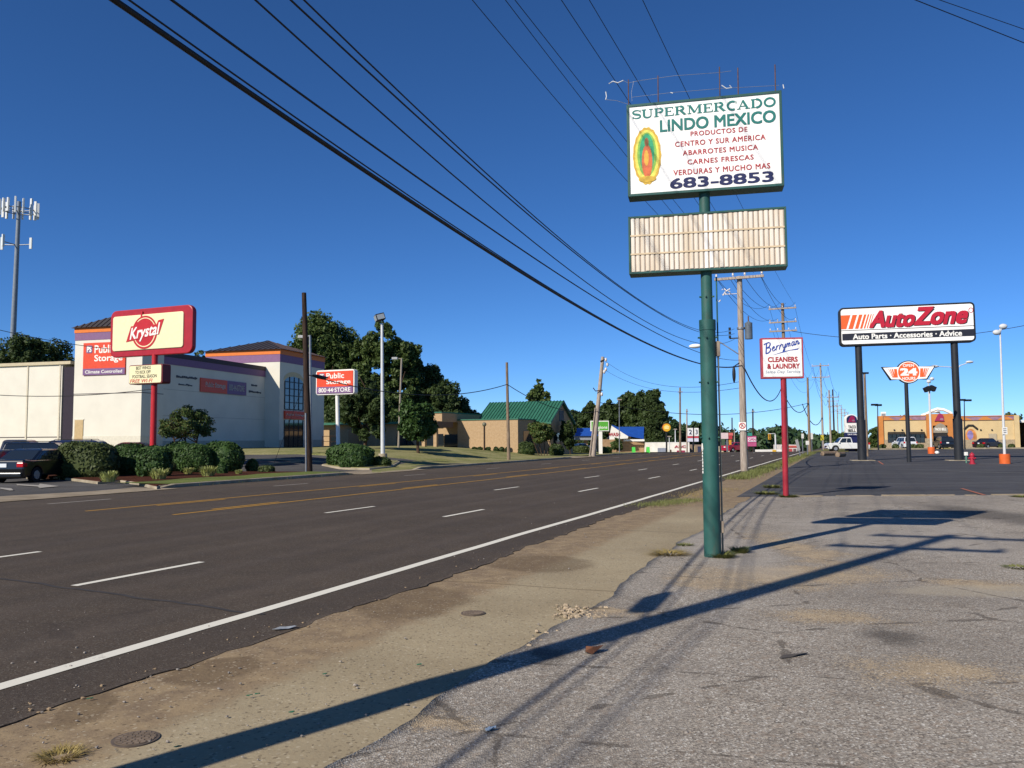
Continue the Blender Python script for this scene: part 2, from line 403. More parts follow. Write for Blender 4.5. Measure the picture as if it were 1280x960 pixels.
def gravel():
    k = NT('gravel_chip_seal'); co, ruv = uvco(k)
    c1 = sep(k, k.vor(co, 84, 'F1', 'Color')); c2 = sep(k, k.vor(co, 30, 'F1', 'Color')); d1 = k.vor(co, 84)
    big = k.noise(co, .35, 5, .6); mid = k.noise(co, 2.3, 5, .65); st = k.noise(k.mapping(ruv, scale=(.25, 1.2, 1)), 1.0, 4, .6)
    col = k.mix(c1[0], hx('#726a60'), hx('#b5ab9c'))
    col = k.mix(k.ramp(c1[1], .84, 1, 0, .8), col, hx('#ddd8cc')); col = k.mix(k.ramp(c1[2], .16, .0, 0, .75), col, hx('#463f39'))
    col = k.mix(k.ramp(c2[0], .8, 1, 0, .35), col, hx('#96806a')); 
    col = k.mix(k.ramp(big, .35, .7, 0, .45), col, hx('#6e675f')); col = k.mix(k.ramp(mid, .5, .75, 0, .45), col, hx('#5f5850'))
    col = k.mix(k.ramp(st, .5, .7, 0, .3), col, hx('#9d968c'))
    sand = ell_mask(k, co, [pell(955, 660, 1040, 720), pell(830, 705, 1130, 738), pell(820, 718, 960, 745, .9), pell(1060, 815, 1270, 868, .95), pell(950, 762, 1110, 784, .95),
                            pell(700, 760, 840, 778, .8), pell(1150, 722, 1300, 742, .9), pell(470, 878, 600, 930, .7)], .34, 1.1, (.15, 1.35))
    sandc = k.mix(k.ramp(mid, .35, .65), hx('#9c8a70'), hx('#b09b7c')); sandc = k.mix(k.ramp(c1[1], .8, 1, 0, .6), sandc, hx('#d3c4a8')); sandc = k.mix(k.ramp(c1[2], .12, .0, 0, .7), sandc, hx('#5b4c3b'))
    keep = k.ramp(k.math('ADD', sand, k.math('MULTIPLY', k.math('ADD', k.math('SUBTRACT', c1[0], .5), k.math('MULTIPLY', k.math('SUBTRACT', mid, .5), 1.2)), .8)), .3, .85, 0, .85)
    col = k.mix(keep, col, sandc)
    dark_patches = ell_mask(k, co, [pell(1180, 628, 1300, 664), pell(1050, 780, 1200, 815, .6), pell(640, 800, 740, 850, .7)], .3, 1.1, (.3, 1.2))
    col = k.mix(k.math('MULTIPLY', dark_patches, .6), col, hx('#3f3b38'))  # soft-edged darker patches mixed into the gravel colour
    pad_ = ell_mask(k, co, [pell(825, 652, 955, 722, .95), pell(950, 640, 1280, 700, .8)], .15, 1.3, (.7, 1.15))
    col = k.mix(k.math('MULTIPLY', pad_, .35), col, hx('#aaa297'))
    strip = ell_mask(k, co, [pell(1100, 733, 1400, 748, 1)], .1, 1.5, (.7, 1.1)); col = k.mix(k.math('MULTIPLY', strip, .6), col, hx('#a59a86'))
    cr = k.vor(k.mapping(co, scale=(.4, .62, 1)), 1.0, 'DISTANCE_TO_EDGE'); cr = k.math('ADD', cr, k.math('MULTIPLY', k.math('SUBTRACT', k.noise(co, 3, 5), .5), .1))
    col = k.mix(k.ramp(cr, .006, .0, 0, .55), col, hx('#453e37'))
    k.bump(k.math('ADD', d1, k.math('MULTIPLY', mid, 1.0)), .55, .009)
    return k.done(col, .95, .1)
def grassy(a, b, c, scale=1.0):
    k = NT('grass'); co = k.co(); n = k.noise(co, .35*scale, 5, .6); n2 = k.noise(co, 7*scale, 5, .7)
    col = k.mix(k.ramp(n, .35, .65), hx(a), hx(b)); col = k.mix(k.ramp(n2, .45, .75, 0, .7), col, hx(c)); k.bump(n2, .6, .05)
    return k.done(col, .95, .05)
def conc(h, dark):
    k = NT('concrete'); co = k.co(); n = k.noise(co, .9, 6, .65); n2 = k.noise(co, 30, 3)
    col = k.mix(k.ramp(n, .35, .7), hx(h), hx(dark)); col = k.mix(k.ramp(n2, .55, .75, 0, .3), col, hx(dark)); k.bump(n2, .3, .008); return k.done(col, .9, .15)
M_walk = concrete_walk(); M_gravel = gravel()
M_lawn = grassy('#8f8960', '#6f7242', '#aa9f76'); M_grass = grassy('#566234', '#66703c', '#85854e', 1.5); M_earth = grassy('#6c6a44', '#7d7350', '#55602f', .5)
M_kerb = conc('#a89c86', '#857a66'); M_apron = conc('#9b8d78', '#80735f'); M_mulch = grassy('#4f2f24', '#3f261c', '#63402f', 4)

def sheet(name, ts, lo, hi, n, off, mat, mode='uv', kind='structure', skirt=None, parent=None, hf=None, us=None):
    """sheet over rows t (u or y) from lo(t) to hi(t) across, laid off above the terrain"""
    rows = []; 
    ss = us if us is not None else [i/n for i in range(n+1)]
    vs = []
    for t in ts:
        a, b = lo(t), hi(t); row = []
        for s in ss:
            c = a+(b-a)*s
            x, y = xy(t, c) if mode == 'uv' else (c, t)
            row.append((x, y))
        rows.append(row)
    A = np.array(rows); Z = zg(A[..., 0], A[..., 1])
    Dd = np.hypot(A[..., 0], A[..., 1]); Z = Z + off*(1+np.maximum(Dd-40, 0)/40)
    if hf is not None: Z = Z + hf(A[..., 0], A[..., 1])
    nr, nc = Z.shape
    vs = np.stack([A[..., 0], A[..., 1], Z], -1).reshape(-1, 3)
    fs = [(i*nc+j, i*nc+j+1, (i+1)*nc+j+1, (i+1)*nc+j) for i in range(nr-1) for j in range(nc-1)]
    V = [tuple(p) for p in vs]
    if skirt:
        for col_ in (0, nc-1):
            o = len(V); V += [(V[i*nc+col_][0], V[i*nc+col_][1], V[i*nc+col_][2]-skirt) for i in range(nr)]
            fs += [(i*nc+col_, o+i, o+i+1, (i+1)*nc+col_) for i in range(nr-1)]
    mb = MB(); mb.add(V, fs, True); o = mb.build(name, mat, parent)
    if kind: tag(o, kind=kind)
    # faces up
    me = o.data; bm_flip = sum(p.normal.z*p.area for p in me.polygons) < 0
    if bm_flip: me.flip_normals()
    return o
def wob(seed, amp, fr):
    rg = random.Random(seed); ph = [(rg.uniform(0, 6.3), fr*(1.9**i), amp*.62**i) for i in range(6)]
    return lambda t: sum(a*math.sin(f*t+p) for p, f, a in ph)
def steps(*seg):
    out = []
    for a, b, s in seg:
        n = max(1, int(round((b-a)/s))); out += [a+(b-a)*i/n for i in range(n)]
    return out+[seg[-1][1]]

# base terrain: one sheet to the horizon
ys = np.concatenate([np.arange(-60, 0, 6), np.arange(0, 160, 2.0), np.geomspace(160, 3000, 40)])
xs = np.concatenate([-np.geomspace(90, 3000, 25)[::-1], np.arange(-88, 130, 2.0), np.geomspace(130, 3000, 25)])
X, Y = np.meshgrid(xs, ys); Z = zg(X, Y)-.06-.0012*np.maximum(np.hypot(X, Y)-30, 0)*(np.hypot(X, Y) < 400)-.45*(np.hypot(X, Y) >= 400)
nc = len(xs); mb = MB()
mb.add(np.stack([X, Y, Z], -1).reshape(-1, 3), [(i*nc+j, i*nc+j+1, (i+1)*nc+j+1, (i+1)*nc+j) for i in range(len(ys)-1) for j in range(nc-1)], True)
tag(mb.build('ground', M_earth), kind='structure')

wr_a, wr_b = wob(3, .035, 1.3), wob(4, .02, 9)
wr = lambda u: wr_a(u)+wr_b(u)
USTEP = steps((-40, 0, 2), (0, 30, .12), (30, 60, .5), (60, 110, 1.0), (110, 480, 8))
edge_near = lambda u: -.72+wr(u)+.10*math.sin(.35*u+1)
sheet('road', USTEP, edge_near, lambda u: 18.05, 0, .011, M_road, skirt=.014, us=[0, .004, .02, .06, .2, .35, .5, .65, .8, 1])
sheet('sidewalk', steps((-30, 0, 1), (0, 40, .25), (40, 108, 1)), lambda u: -3.4, lambda u: -.3, 12, .004, M_walk,
      hf=lambda x, y: .006*np.sin(x*3.1+y*1.7)*np.sin(y*2.3-x))
wl = wob(9, .05, .9)
lotx = lambda y: OX+((-2.98+.017*max(y-8, 0)+wl(y)) - y*NM[1])/NM[0]
sheet('gravel_lot', steps((-25, 0, 1), (0, 24.05, .1)), lotx, lambda y: 70, 0, .016, M_gravel, 'xy', skirt=.02, us=[0, .002, .008, .02, .05, .1, .2, .35, .6, 1])
w2 = wob(21, .03, 1.7)
azedge = [G(945, 621), G(985, 621), G(1279, 620.5)]
sheet('parts_store_lot', steps((24.0, 24.3, .3), (24.3, 60, 1.2), (60, 118, 3)), lambda y: OX+((-2.35+.012*(y-24)) - y*NM[1])/NM[0], lambda y: 160, 0, .012, M_lot, 'xy', us=[0, .003, .01, .03, .07, .13, .2, .3, .42, .6, .8, 1])
# broken pale seam where the two lots meet
wj = wob(31, .05, 2.2)
mb = MB(); rg = random.Random(5); x = 8.0
while x < 40:
    L = rg.uniform(.3, 1.3); yy = 24.0+.0*x+wj(x)*.6; ww = rg.uniform(.05, .13)
    mb.box(x, x+L, yy-ww, yy+ww, .0, .03+rg.uniform(0, .02)); x += L+rg.uniform(.02, .5)
tag(mb.build('lot_seam', M_apron, bevel=.012), kind='structure')

# painted lines
def worn(h, name, amount=.35):
    k = NT(name); co = k.co(); n = k.noise(co, 14, 6, .75); n2 = k.noise(co, 2.2, 4)
    col = k.mix(k.ramp(k.math('ADD', k.math('MULTIPLY', n, .75), k.math('MULTIPLY', n2, .35)), .62, .78, 0, amount*2), hx(h), hx('#5d564f')); return k.done(col, .8, .15)
M_white = worn('#d9d4c4', 'white_road_paint'); M_yellow = worn('#b98b35', 'yellow_road_paint', .5); M_faint = worn('#a09a90', 'faded_road_paint', .6)
def vline(c): return lambda u: c[0]+c[1]*max(min(u, 42), 8)
d1, d2, y1, y2, d3 = (3.22, -.0165), (6.62, -.031), (9.45, -.014), (12.75, -.036), (15.95, -.037)
def stripe(name, us, vf, wd, mat, off=.0155): return sheet(name, us, lambda u: vf(u)-wd/2, lambda u: vf(u)+wd/2, 2, off, mat)
wv = wob(44, .012, .35)
stripe('edge_line', steps((-20, 60, .6), (60, 112, 2)), lambda u: wv(u)+.02, .15, M_white)
for k_ in range(-1, 12):
    u0 = 9.45+9.28*k_
    for c in (d1, d2, d3):
        stripe('lane_dash', steps((u0, u0+2.05, .5)), vline(c), .115, M_white if c is not d3 else M_faint)
stripe('yellow_line', steps((17.2, 60, 1), (60, 108, 3)), vline(y1), .11, M_yellow)
stripe('yellow_line', steps((17.3, 60, 1), (60, 108, 3)), vline(y2), .11, M_yellow)
for k_ in range(1, 11):
    u0 = 9.45+9.28*k_
    stripe('yellow_dash', steps((u0, u0+2.6, .5)), lambda u: vline(y1)(u)+.26, .11, M_yellow); stripe('yellow_dash', steps((u0+.5, u0+3, .5)), lambda u: vline(y2)(u)-.28, .1, M_yellow)
# tar seam across the near lanes
p0, p1 = G(0, 722), G(330, 770); q0 = uv(p0.x, p0.y); q1 = uv(p1.x, p1.y); wt = wob(8, .02, 3)
mb = MB(); A = []
for i in range(41):
    t = i/40; x_, y_ = xy(q0[0]+(q1[0]-q0[0])*t+wt(t*8), q0[1]*1.15+(q1[1]-q0[1]*1.15)*t); dx, dy = DV*.028
    A.append(((x_-dx, y_-dy, .0152), (x_+dx, y_+dy, .0152)))
mb.add([p for q in A for p in q], [(2*i, 2*i+1, 2*i+3, 2*i+2) for i in range(40)])
tag(mb.build('tar_seam', paint('#3a3634', .9, .2)), kind='structure')

# far side: asphalt lots, aprons, lawns, kerbs
sheet('restaurant_lot', steps((-30, 62, 2)), lambda u: 18.0, lambda u: 75, 14, .008, M_kry)
sheet('driveway_apron', steps((4, 25.6, 1.2)), lambda u: 17.2, lambda u: 19.3+.3*math.sin(u), 4, .028, M_apron)
sheet('driveway_apron', steps((38, 45, .7)), lambda u: 17.4, lambda u: 20.6, 4, .028, M_apron)
sheet('driveway_apron', steps((73, 80, 1)), lambda u: 17.4, lambda u: 24, 4, .03, M_apron)
def lawn_lo(y): return -100 if y > 60 else (-.17*y if y < 57 else -.17*y-(100-.17*y)*(y-57)/3)
vx = lambda v: (lambda y: OX+(v-y*NM[1])/NM[0])
sheet('lawn', steps((44, 56, 1.0), (56, 62, .5), (62, 170, 2)), lawn_lo, lambda y: max(lawn_lo(y)+.5, vx(18.25)(y)) if y < 72 else vx(20)(y), 24, .03, M_lawn, 'xy')
def kerb(u0, u1, v, h=.13, wd=.2):
    us = steps((u0, u1, .8)); mb = MB(); rings = []
    for i, u in enumerate(us):
        e = min(1, (u-u0)/.8, (u1-u)/.8); hh = .02+(h-.02)*e; ring = []
        for dv, z in ((0, -.03), (0, hh*.85), (.03, hh), (wd, hh), (wd, -.03)):
            x, y = xy(u, v+dv); ring.append((x, y, ZG(x, y)+z+.02))
        rings.append(ring)
    mb.loft(rings, False); return tag(mb.build('kerb', M_kerb), kind='structure')
kerb(25.4, 38.2, 18.0); kerb(44.6, 74, 18.05); kerb(79.5, 101, 18.2)
def pad(name, pts, h, mat, side=None):
    c = [Vector(p) for p in pts]; mb = MB(); n = len(c)
    top = [(p.x, p.y, ZG(p.x, p.y)+h) for p in c]; bot = [(p.x, p.y, ZG(p.x, p.y)-.05) for p in c]
    mb.add(top+bot, [tuple(range(n))]+[(k, n+k, n+(k+1) % n, (k+1) % n) for k in range(n)])
    o = mb.build(name, mat, bevel=.02); return tag(o, kind='structure')
isl = [G(66, 598.5), G(95, 602), G(122, 605.5), G(150, 603.5), G(172, 606.5), G(196, 612.5), Vector((*xy(25.6, 18.2), 0)), Vector((*xy(38, 18.2), 0)), Vector((*xy(38.6, 19.5), 0)), Vector((*xy(37.5, 27), 0)), Vector((*xy(33, 32), 0)), Vector((*xy(30, 31), 0))]
pad('island_kerb', isl, .11, M_kerb)
cen = sum(isl, Vector())/len(isl); inn = [cen+(p-cen)*.965 for p in isl]; pad('planting_bed', inn, .135, M_mulch)
sheet('island_grass', steps((26.2, 37.9, .6)), lambda u: 18.28, lambda u: 20.9+.3*math.sin(u*1.3), 4, .0, M_grass, hf=lambda x, y: .15)
bed = [G(402, 583), G(425, 587), G(462, 588), G(490, 585), G(500, 579), G(470, 574), G(420, 577)]
pad('island_kerb', bed, .12, M_kerb); cen = sum(bed, Vector())/len(bed); pad('planting_bed', [cen+(p-cen)*.94 for p in bed], .15, M_lawn)
# pale kerb lines of the storage drive
for a, b in (((297, 576), (350, 575)), ((350, 575), (408, 578.5)), ((310, 583), (375, 578))):
    A, B = G(*a), G(*b); d = (B-A).normalized(); s_ = Vector((-d.y, d.x, 0))*.12; mb = MB()
    mb.add([A+s_, B+s_, B-s_, A-s_]+[p+Vector((0, 0, .1)) for p in (A+s_, B+s_, B-s_, A-s_)], [(4, 5, 6, 7), (0, 1, 5, 4), (1, 2, 6, 5), (2, 3, 7, 6), (3, 0, 4, 7)]); tag(mb.build('kerb', M_kerb), kind='structure')
# arrow and stop bar on the restaurant exit
def decal(name, pts, mat, off=.035):
    c = [G(*p) for p in pts]; mb = MB(); mb.add([(p.x, p.y, p.z+off) for p in c], [tuple(range(len(c)))]); o = mb.build(name, mat); 
    if o.data.polygons[0].normal.z < 0: o.data.flip_normals()
    return tag(o, kind='structure')
decal('arrow_mark', [(20, 606), (48, 607.5), (50, 605.6), (74, 608.8), (50, 611), (47, 609.2), (22, 607.6)], M_faint)
decal('stop_bar', [(0, 610.5), (14, 611.5), (17, 614), (12, 614.3), (0, 611.8)], M_faint)
# bay marks on the parts store lot
for a, b in (((1202, 611.5), (1231, 620)), ((1098, 577), (1104, 581)), ((1184, 589.5), (1280, 592))):
    A, B = G(*a), G(*b); d = (B-A).normalized(); s_ = Vector((-d.y, d.x, 0))*.05; mb = MB(); q = [A+s_, B+s_, B-s_, A-s_]
    mb.add([(p.x, p.y, .028) for p in q], [(0, 1, 2, 3)]); o = mb.build('bay_line', worn('#a5674f', 'faded_red_paint', .5) if b[0] != 1280 else M_faint)
    if o.data.polygons[0].normal.z < 0: o.data.flip_normals()
    tag(o, kind='structure')
# right verge: raised ragged grass beside the road, kerb of the restaurant drive
wg = wob(51, .12, .8)
sheet('verge', steps((40, 50, .3), (50, 106, 1)), lambda u: -1.2+wg(u), lambda u: -.7+.5*wg(u*1.3+2), 6, .012, M_lawn, hf=lambda x, y: .03)
sheet('verge', steps((106, 150, 3)), lambda u: -5, lambda u: -.6, 4, .03, M_earth)
# ================================================================== STORE SIGN (foreground)
GREEN = '#2f5f55'
M_green = paint(GREEN, .45, .14, 3, dirt='#4a5a4a'); M_green_d = paint('#27504a', .5, .15, 4, dirt='#5d5444')
M_pole = paint('#29564f', .55, .2, 2.2, dirt='#5a5040', bump=.2)
M_face = paint('#f2efe8', .4, .025, 1.2); M_rust = paint('#5d463f', .8, .25, 20); M_tealtxt = paint('#1f6f68', .5, .06); M_navy = paint('#1d2350', .5, .06); M_brick = paint('#a8323a', .5, .06)
M_steel = paint('#8e9092', .45, .1, 5, metal=.6); M_black = paint('#1b1b1d', .5, .12, 5); M_white_s = paint('#e9e6dd', .5, .05, 4)
B0 = G(891, 697); YAW0 = -.2235; fr = Fr(B0, YAW0)
shop = thing('store_sign', 'tall green pole sign with white supermarket face above an empty ribbed cabinet', 'pole sign', B0, YAW0)
zt = fr.lp(883, 262)[1]; zs = fr.lp(886, 401)[1]; z_bot = fr.lp(885, 346)[1]
mb = MB(); lean = 0
mb.cyl((0, 0, -.1), (0, 0, zs), .122, .112, 24); mb.build('pole', M_pole, shop)
mb = MB(); mb.cyl((0, 0, zs-.02), (0, 0, fr.lp(883, 236)[1]), .082, .08, 20); mb.build('pole_extension', M_pole, shop)
mb = MB(); mb.cyl((0, 0, zs-.14), (0, 0, zs+.01), .119, .119, 24)
for zz in (zs-.25, zs-.9, zs-1.7, zs+.35):
    for a in (20, 100, 160, 250):
        rr = .118 if zz < zs else .081; d = Vector((math.cos(R(a)), -math.sin(R(a)), 0)); bq = MB(); bq.cyl(d*rr+Vector((0, 0, zz)), d*(rr+.03)+Vector((0, 0, zz)), .013, n=6); bq.build('bolt', M_pole, shop)
mb.build('pole_collar', M_pole, shop)
# conduit up the back right of the pole with a box
mb = MB(); cx = .143; zc = fr.lp(899, 435)[1]; mb.cyl((cx, .03, .02), (cx, .03, zc), .013, n=8); mb.build('conduit', paint('#7e7c6c', .5, .15, 4), shop); mb = MB(); mb.cyl((cx, .03, zc), (cx, .03, z_bot), .011, n=8); mb.build('conduit', M_pole, shop)
mb = MB(); zc = fr.lp(899, 435)[1]; mb.box(cx-.03, cx+.03, -.01, .07, zc-.12, zc+.1); mb.build('junction_box', paint('#8d7f6e', .6, .15, 5), shop, bevel=.008); mb = MB(); mb.box(cx-.025, cx+.025, -.012, .05, .35, .52); mb.build('junction_box', paint('#8d7f6e', .6, .15, 5), shop, bevel=.008)
mb = MB(); 
for zz in (fr.lp(882, 563)[1], fr.lp(882, 575)[1]): pass
rg = random.Random(3)
for i in range(9):
    z0 = fr.lp(883, 558+i*4)[1]; a = R(205); d = Vector((math.cos(a), math.sin(a), 0)); t = Vector((-d.y, d.x, 0)); c = d*.1225+Vector((0, 0, z0)); wdt = .018 if i else .03; hh = .018 if i else .045
    mb.quad(c-t*wdt+Vector((0, 0, -hh)), c+t*wdt+Vector((0, 0, -hh)), c+t*wdt*rg.uniform(.3, 1)+Vector((0, 0, hh)), c-t*wdt*rg.uniform(.3, 1)+Vector((0, 0, hh)))
mb.build('sticker', M_white_s, shop)
DEP = .30
def cabinet(px, name, mat):
    x0, x1, z0, z1 = fr.rect(*px, back=-DEP/2)
    return x0, x1, z0, z1
# upper cabinet
x0 = (fr.lp(783, 131, -.15)[0]+fr.lp(785, 249, -.15)[0])/2; x1 = (fr.lp(976.5, 113, -.15)[0]+fr.lp(981, 234, -.15)[0])/2
z1 = (fr.lp(783, 131, -.15)[1]+fr.lp(976.5, 113, -.15)[1])/2; z0 = (fr.lp(785, 246, -.15)[1]+fr.lp(981, 232, -.15)[1])/2
UX0, UX1, UZ0, UZ1 = x0, x1, z0, z1
b = .038
def framed(x0, x1, z0, z1, b, mat, parent):
    mb = MB(); mb.box(x0, x1, -DEP/2+.02, DEP/2, z0, z1)
    o = mb.build('cabinet', mat, parent, bevel=.006)
    mb = MB()
    mb.prism([(x0, z0), (x1, z0), (x1-b, z0+b), (x0+b, z0+b)], -DEP/2-.005, -DEP/2+.03); mb.prism([(x0, z1), (x0+b, z1-b), (x1-b, z1-b), (x1, z1)], -DEP/2-.005, -DEP/2+.03)
    mb.prism([(x0, z0), (x0+b, z0+b), (x0+b, z1-b), (x0, z1)], -DEP/2-.005, -DEP/2+.03); mb.prism([(x1, z0), (x1, z1), (x1-b, z1-b), (x1-b, z0+b)], -DEP/2-.005, -DEP/2+.03)
    mb.build('rim', mat, o, bevel=.004)
    return o
cab = framed(x0, x1, z0, z1, b, M_green_d, shop)
fx0, fx1, fz0, fz1 = x0+b-.004, x1-b+.004, z0+b-.004, z1-b+.004
mb = MB(); mb.box(fx0, fx1, -DEP/2+.008, -DEP/2+.022, fz0, fz1); face = mb.build('face', M_face, shop)
fy = -DEP/2+.004
def fb(s0, s1, t0, t1): w_, h_ = fx1-fx0, fz1-fz0; return fx0+s0*w_, fx0+s1*w_, fz1-t1*h_, fz1-t0*h_
T, N = .26, .1   # thick and thin pen widths of the slab-serif letters
SER = .16
def srf(x, z, wdt=SER): return ([(x-wdt, z+(.03 if z < .5 else -.03)), (x+wdt, z+(.03 if z < .5 else -.03))], N)
def serif_word(word, gap=.17):
    out = []; x = 0
    for ch in word:
        p = []
        if ch == 'S': p = [(arc(.28, .74, .25, .23, 20, 270, 14), (N, T)), (arc(.28, .26, .25, .23, 90, -160, 14), (T, N)), ([(.53, .72), (.53, .98)], N), ([(.03, .28), (.03, .02)], N)]; wd = .58
        elif ch == 'U': p = [([(.13, 1), (.13, .32)], T), (arc(.37, .3, .24, .27, 180, 360, 12), (T, N)), ([(.61, .3), (.61, 1)], N*1.2), srf(.13, 1), srf(.61, 1, .13)]; wd = .76
        elif ch == 'P': p = [([(.14, 0), (.14, 1)], T), ([(.14, .97), (.36, .97)], N), (arc(.36, .735, .2, .235, 90, -90, 12), T*.9), ([(.36, .5), (.14, .5)], N), srf(.14, 0), srf(.1, 1, .1)]; wd = .62
        elif ch == 'R': p = [([(.14, 0), (.14, 1)], T), ([(.14, .97), (.36, .97)], N), (arc(.36, .745, .2, .225, 90, -90, 12), T*.9), ([(.36, .52), (.14, .52)], N), ([(.36, .52), (.66, .0)], T), srf(.14, 0), srf(.68, 0, .08), srf(.1, 1, .1)]; wd = .76
        elif ch == 'E': p = [([(.14, 0), (.14, 1)], T), ([(0, .97), (.56, .97)], N), ([(0, .03), (.6, .03)], N), ([(.14, .52), (.42, .52)], N), ([(.56, 1), (.56, .76)], N), ([(.6, 0), (.6, .26)], N), ([(.42, .62), (.42, .42)], N)]; wd = .64
        elif ch == 'M': p = [([(.13, 0), (.13, 1)], N*1.2), ([(.15, 1), (.47, .12)], T), ([(.47, .12), (.79, 1)], N), ([(.81, 0), (.81, 1)], T), srf(.13, 0, .13), srf(.81, 0), srf(.06, 1, .08), srf(.87, 1, .1)]; wd = .98
        elif ch == 'C': p = [(arc(.38, .5, .31, .47, 60, 300, 20), T*.9), ([(.62, .7), (.62, .98)], N)]; wd = .6
        elif ch == 'A': p = [([(.12, 0), (.4, 1)], N*1.1), ([(.38, 1), (.7, 0)], T), ([(.22, .32), (.6, .32)], N), srf(.12, 0, .12), srf(.7, 0)]; wd = .84
        elif ch == 'D': p = [([(.14, 0), (.14, 1)], T), ([(0, .97), (.34, .97)], N), (arc(.34, .5, .32, .47, 90, -90, 16), T*.9), ([(.34, .03), (0, .03)], N)]; wd = .74
        elif ch == 'O': p = [(arc(.4, .5, .32, .46, 0, 360, 28), T*.9)]; wd = .8
        out += [([(x+a, c) for a, c in pts], w_) for pts, w_ in p]; x += wd+gap*.42
    return out
strokes(face, serif_word('SUPERMERCADO'), *fb(.028, .97, .045, .142), fy, M_tealtxt, step=.0003)
text(face, 'LINDO MEXICO', *fb(.21, .975, .182, .322), fy, M_tealtxt, .03)
for s_, bx in (('PRODUCTOS DE', (.415, .79, .342, .397)), ('CENTRO Y SUR AMERICA', (.31, .905, .443, .503)), ('ABARROTES MUSICA', (.36, .855, .549, .607)),
               ('CARNES FRESCAS', (.39, .825, .655, .712)), ('VERDURAS Y MUCHO MAS', (.295, .93, .762, .824))):
    text(face, s_, *fb(*bx), fy, M_brick, .022, space=1.12)
text(face, '683-8853', *fb(.27, .95, .853, .972), fy, M_navy, .03)
# oval picture: plain generic design in the same colours
def oval(s, t, rs, rt, n=36, lob=0): 
    w_, h_ = fx1-fx0, fz1-fz0; return [(fx0+s*w_+rs*w_*math.cos(2*math.pi*i/n)*(1+lob*math.cos(18*math.pi*i/n*2)), fz1-t*h_+rt*h_*math.sin(2*math.pi*i/n)*(1+lob*math.cos(18*math.pi*i/n*2))) for i in range(n)]
pic = MB(); pic.prism(oval(.119, .575, .096, .325, 72, .02), fy-.0005, fy+.003); pic = pic.build('oval_picture', paint('#c9a33a', .5, .15, 25), face)
def add_oval(col, s, t, rs, rt, y, **k): 
    q = MB(); q.prism(oval(s, t, rs, rt, **k), y-.0008, y); q.build('picture_shape', paint(col, .5, .2, 14), pic)
add_oval('#d8cf58', .119, .575, .082, .295, fy-.0007); add_oval('#7fae4a', .119, .56, .066, .25, fy-.0016)
add_oval('#2f9a6b', .119, .55, .05, .225, fy-.0025); add_oval('#c7643a', .119, .64, .036, .19, fy-.0034); add_oval('#d8a23c', .115, .6, .016, .09, fy-.0043); add_oval('#8c5a34', .118, .42, .014, .05, fy-.0043); add_oval('#c9a33a', .119, .84, .06, .035, fy-.0043)
# rods and stray wires on top
for px_, top in ((785, 99), (822, 94), (899, 83), (922, 84), (968.5, 80)):
    lx, lz = fr.lp(px_, top); q = MB(); q.cyl((lx, .02, UZ1-.01), (lx+.004, .02, lz), .0085, n=6); q.build('rod', M_rust, shop)
def lamp_wire(pts): q = MB(); q.tube([Vector((*(lambda a: (a[0], .02, a[1]))(fr.lp(*p)),)) for p in pts], .003, 4); return q.build('loose_wire', M_steel, shop)
lamp_wire([(785, 103), (800, 100), (843, 94), (899, 90), (914, 88)]); lamp_wire([(789, 121), (840, 115), (900, 110), (974, 106)]); lamp_wire([(790, 126), (789, 115), (792, 101)]); lamp_wire([(770, 125), (779, 128)])
for pts in ([(761, 104), (766, 101), (772, 103), (779, 100)], [(757, 114), (758, 120), (757, 124)], [(902, 106), (908, 110), (915, 109), (912, 106)], [(979, 105), (980, 110)], [(838, 115), (841, 116)]):
    q = MB(); q.tube([Vector((fr.lp(*p)[0], .02, fr.lp(*p)[1])) for p in pts], .009, 5); q.build('lamp_holder', paint('#c3c6c6', .3, .1), shop)
q = MB(); q.tube([Vector((fr.lp(*p)[0], .02, fr.lp(*p)[1])) for p in ((779, 100), (785, 103))], .003, 4); q.tube([Vector((fr.lp(*p)[0], .02, fr.lp(*p)[1])) for p in ((757, 124), (770, 125), (786, 130))], .003, 4); q.build('loose_wire', M_steel, shop)
# lower cabinet with bare tubes
x0 = (fr.lp(785, 271, -.15)[0]+fr.lp(786.5, 346, -.15)[0])/2; x1 = (fr.lp(982.5, 258, -.15)[0]+fr.lp(985, 334, -.15)[0])/2
z1 = (fr.lp(785, 271, -.15)[1]+fr.lp(982.5, 258, -.15)[1])/2; z0 = (fr.lp(786.5, 344, -.15)[1]+fr.lp(985, 331.5, -.15)[1])/2
b = .03; lc = framed(x0, x1, z0, z1, b, M_green_d, shop)
mb = MB(); mb.box(x0+b, x1-b, -DEP/2+.012, -DEP/2+.022, z0+b, z1-b); back = mb.build('backing', paint('#a19080', .7, .2, 4), lc)
k = NT('yellowed_plastic'); co = k.co(); n = k.noise(k.mapping(co, scale=(5, 5, .7)), 1.2, 4); 
M_tube = k.done(k.mix(k.ramp(n, .3, .7), hx('#e6dfd2'), hx('#d3c3aa')), .5, .3)
n_ = 31; wd = (x1-x0-2*b)/n_; rg = random.Random(4)
for i in range(n_):
    xa = x0+b+wd*(i+.14); xb = x0+b+wd*(i+.86); mid = (xa+xb)/2; yo = -DEP/2+.011
    mb = MB(); poly = [(xa, yo), (xa, yo-.006), (mid-.25*wd, yo-.011), (mid+.2*wd, yo-.011), (xb, yo-.006), (xb, yo)]
    za, zb = z0+b+rg.uniform(0, .012), z1-b-rg.uniform(.0, .02)
    mb.loft([[(p[0], p[1], za) for p in poly], [(p[0], p[1], zb) for p in poly]], False)
    mb.build('rib', paint('#ebe6dc', .45, .04) if i in (15, 16) else M_tube, lc)
mb = MB()
for q_ in (.34, .66):
    zz = z0+(z1-z0)*q_
    mb.box(x0+b, x1-b, -DEP/2-.0075, -DEP/2-.003, zz-.012, zz+.012)
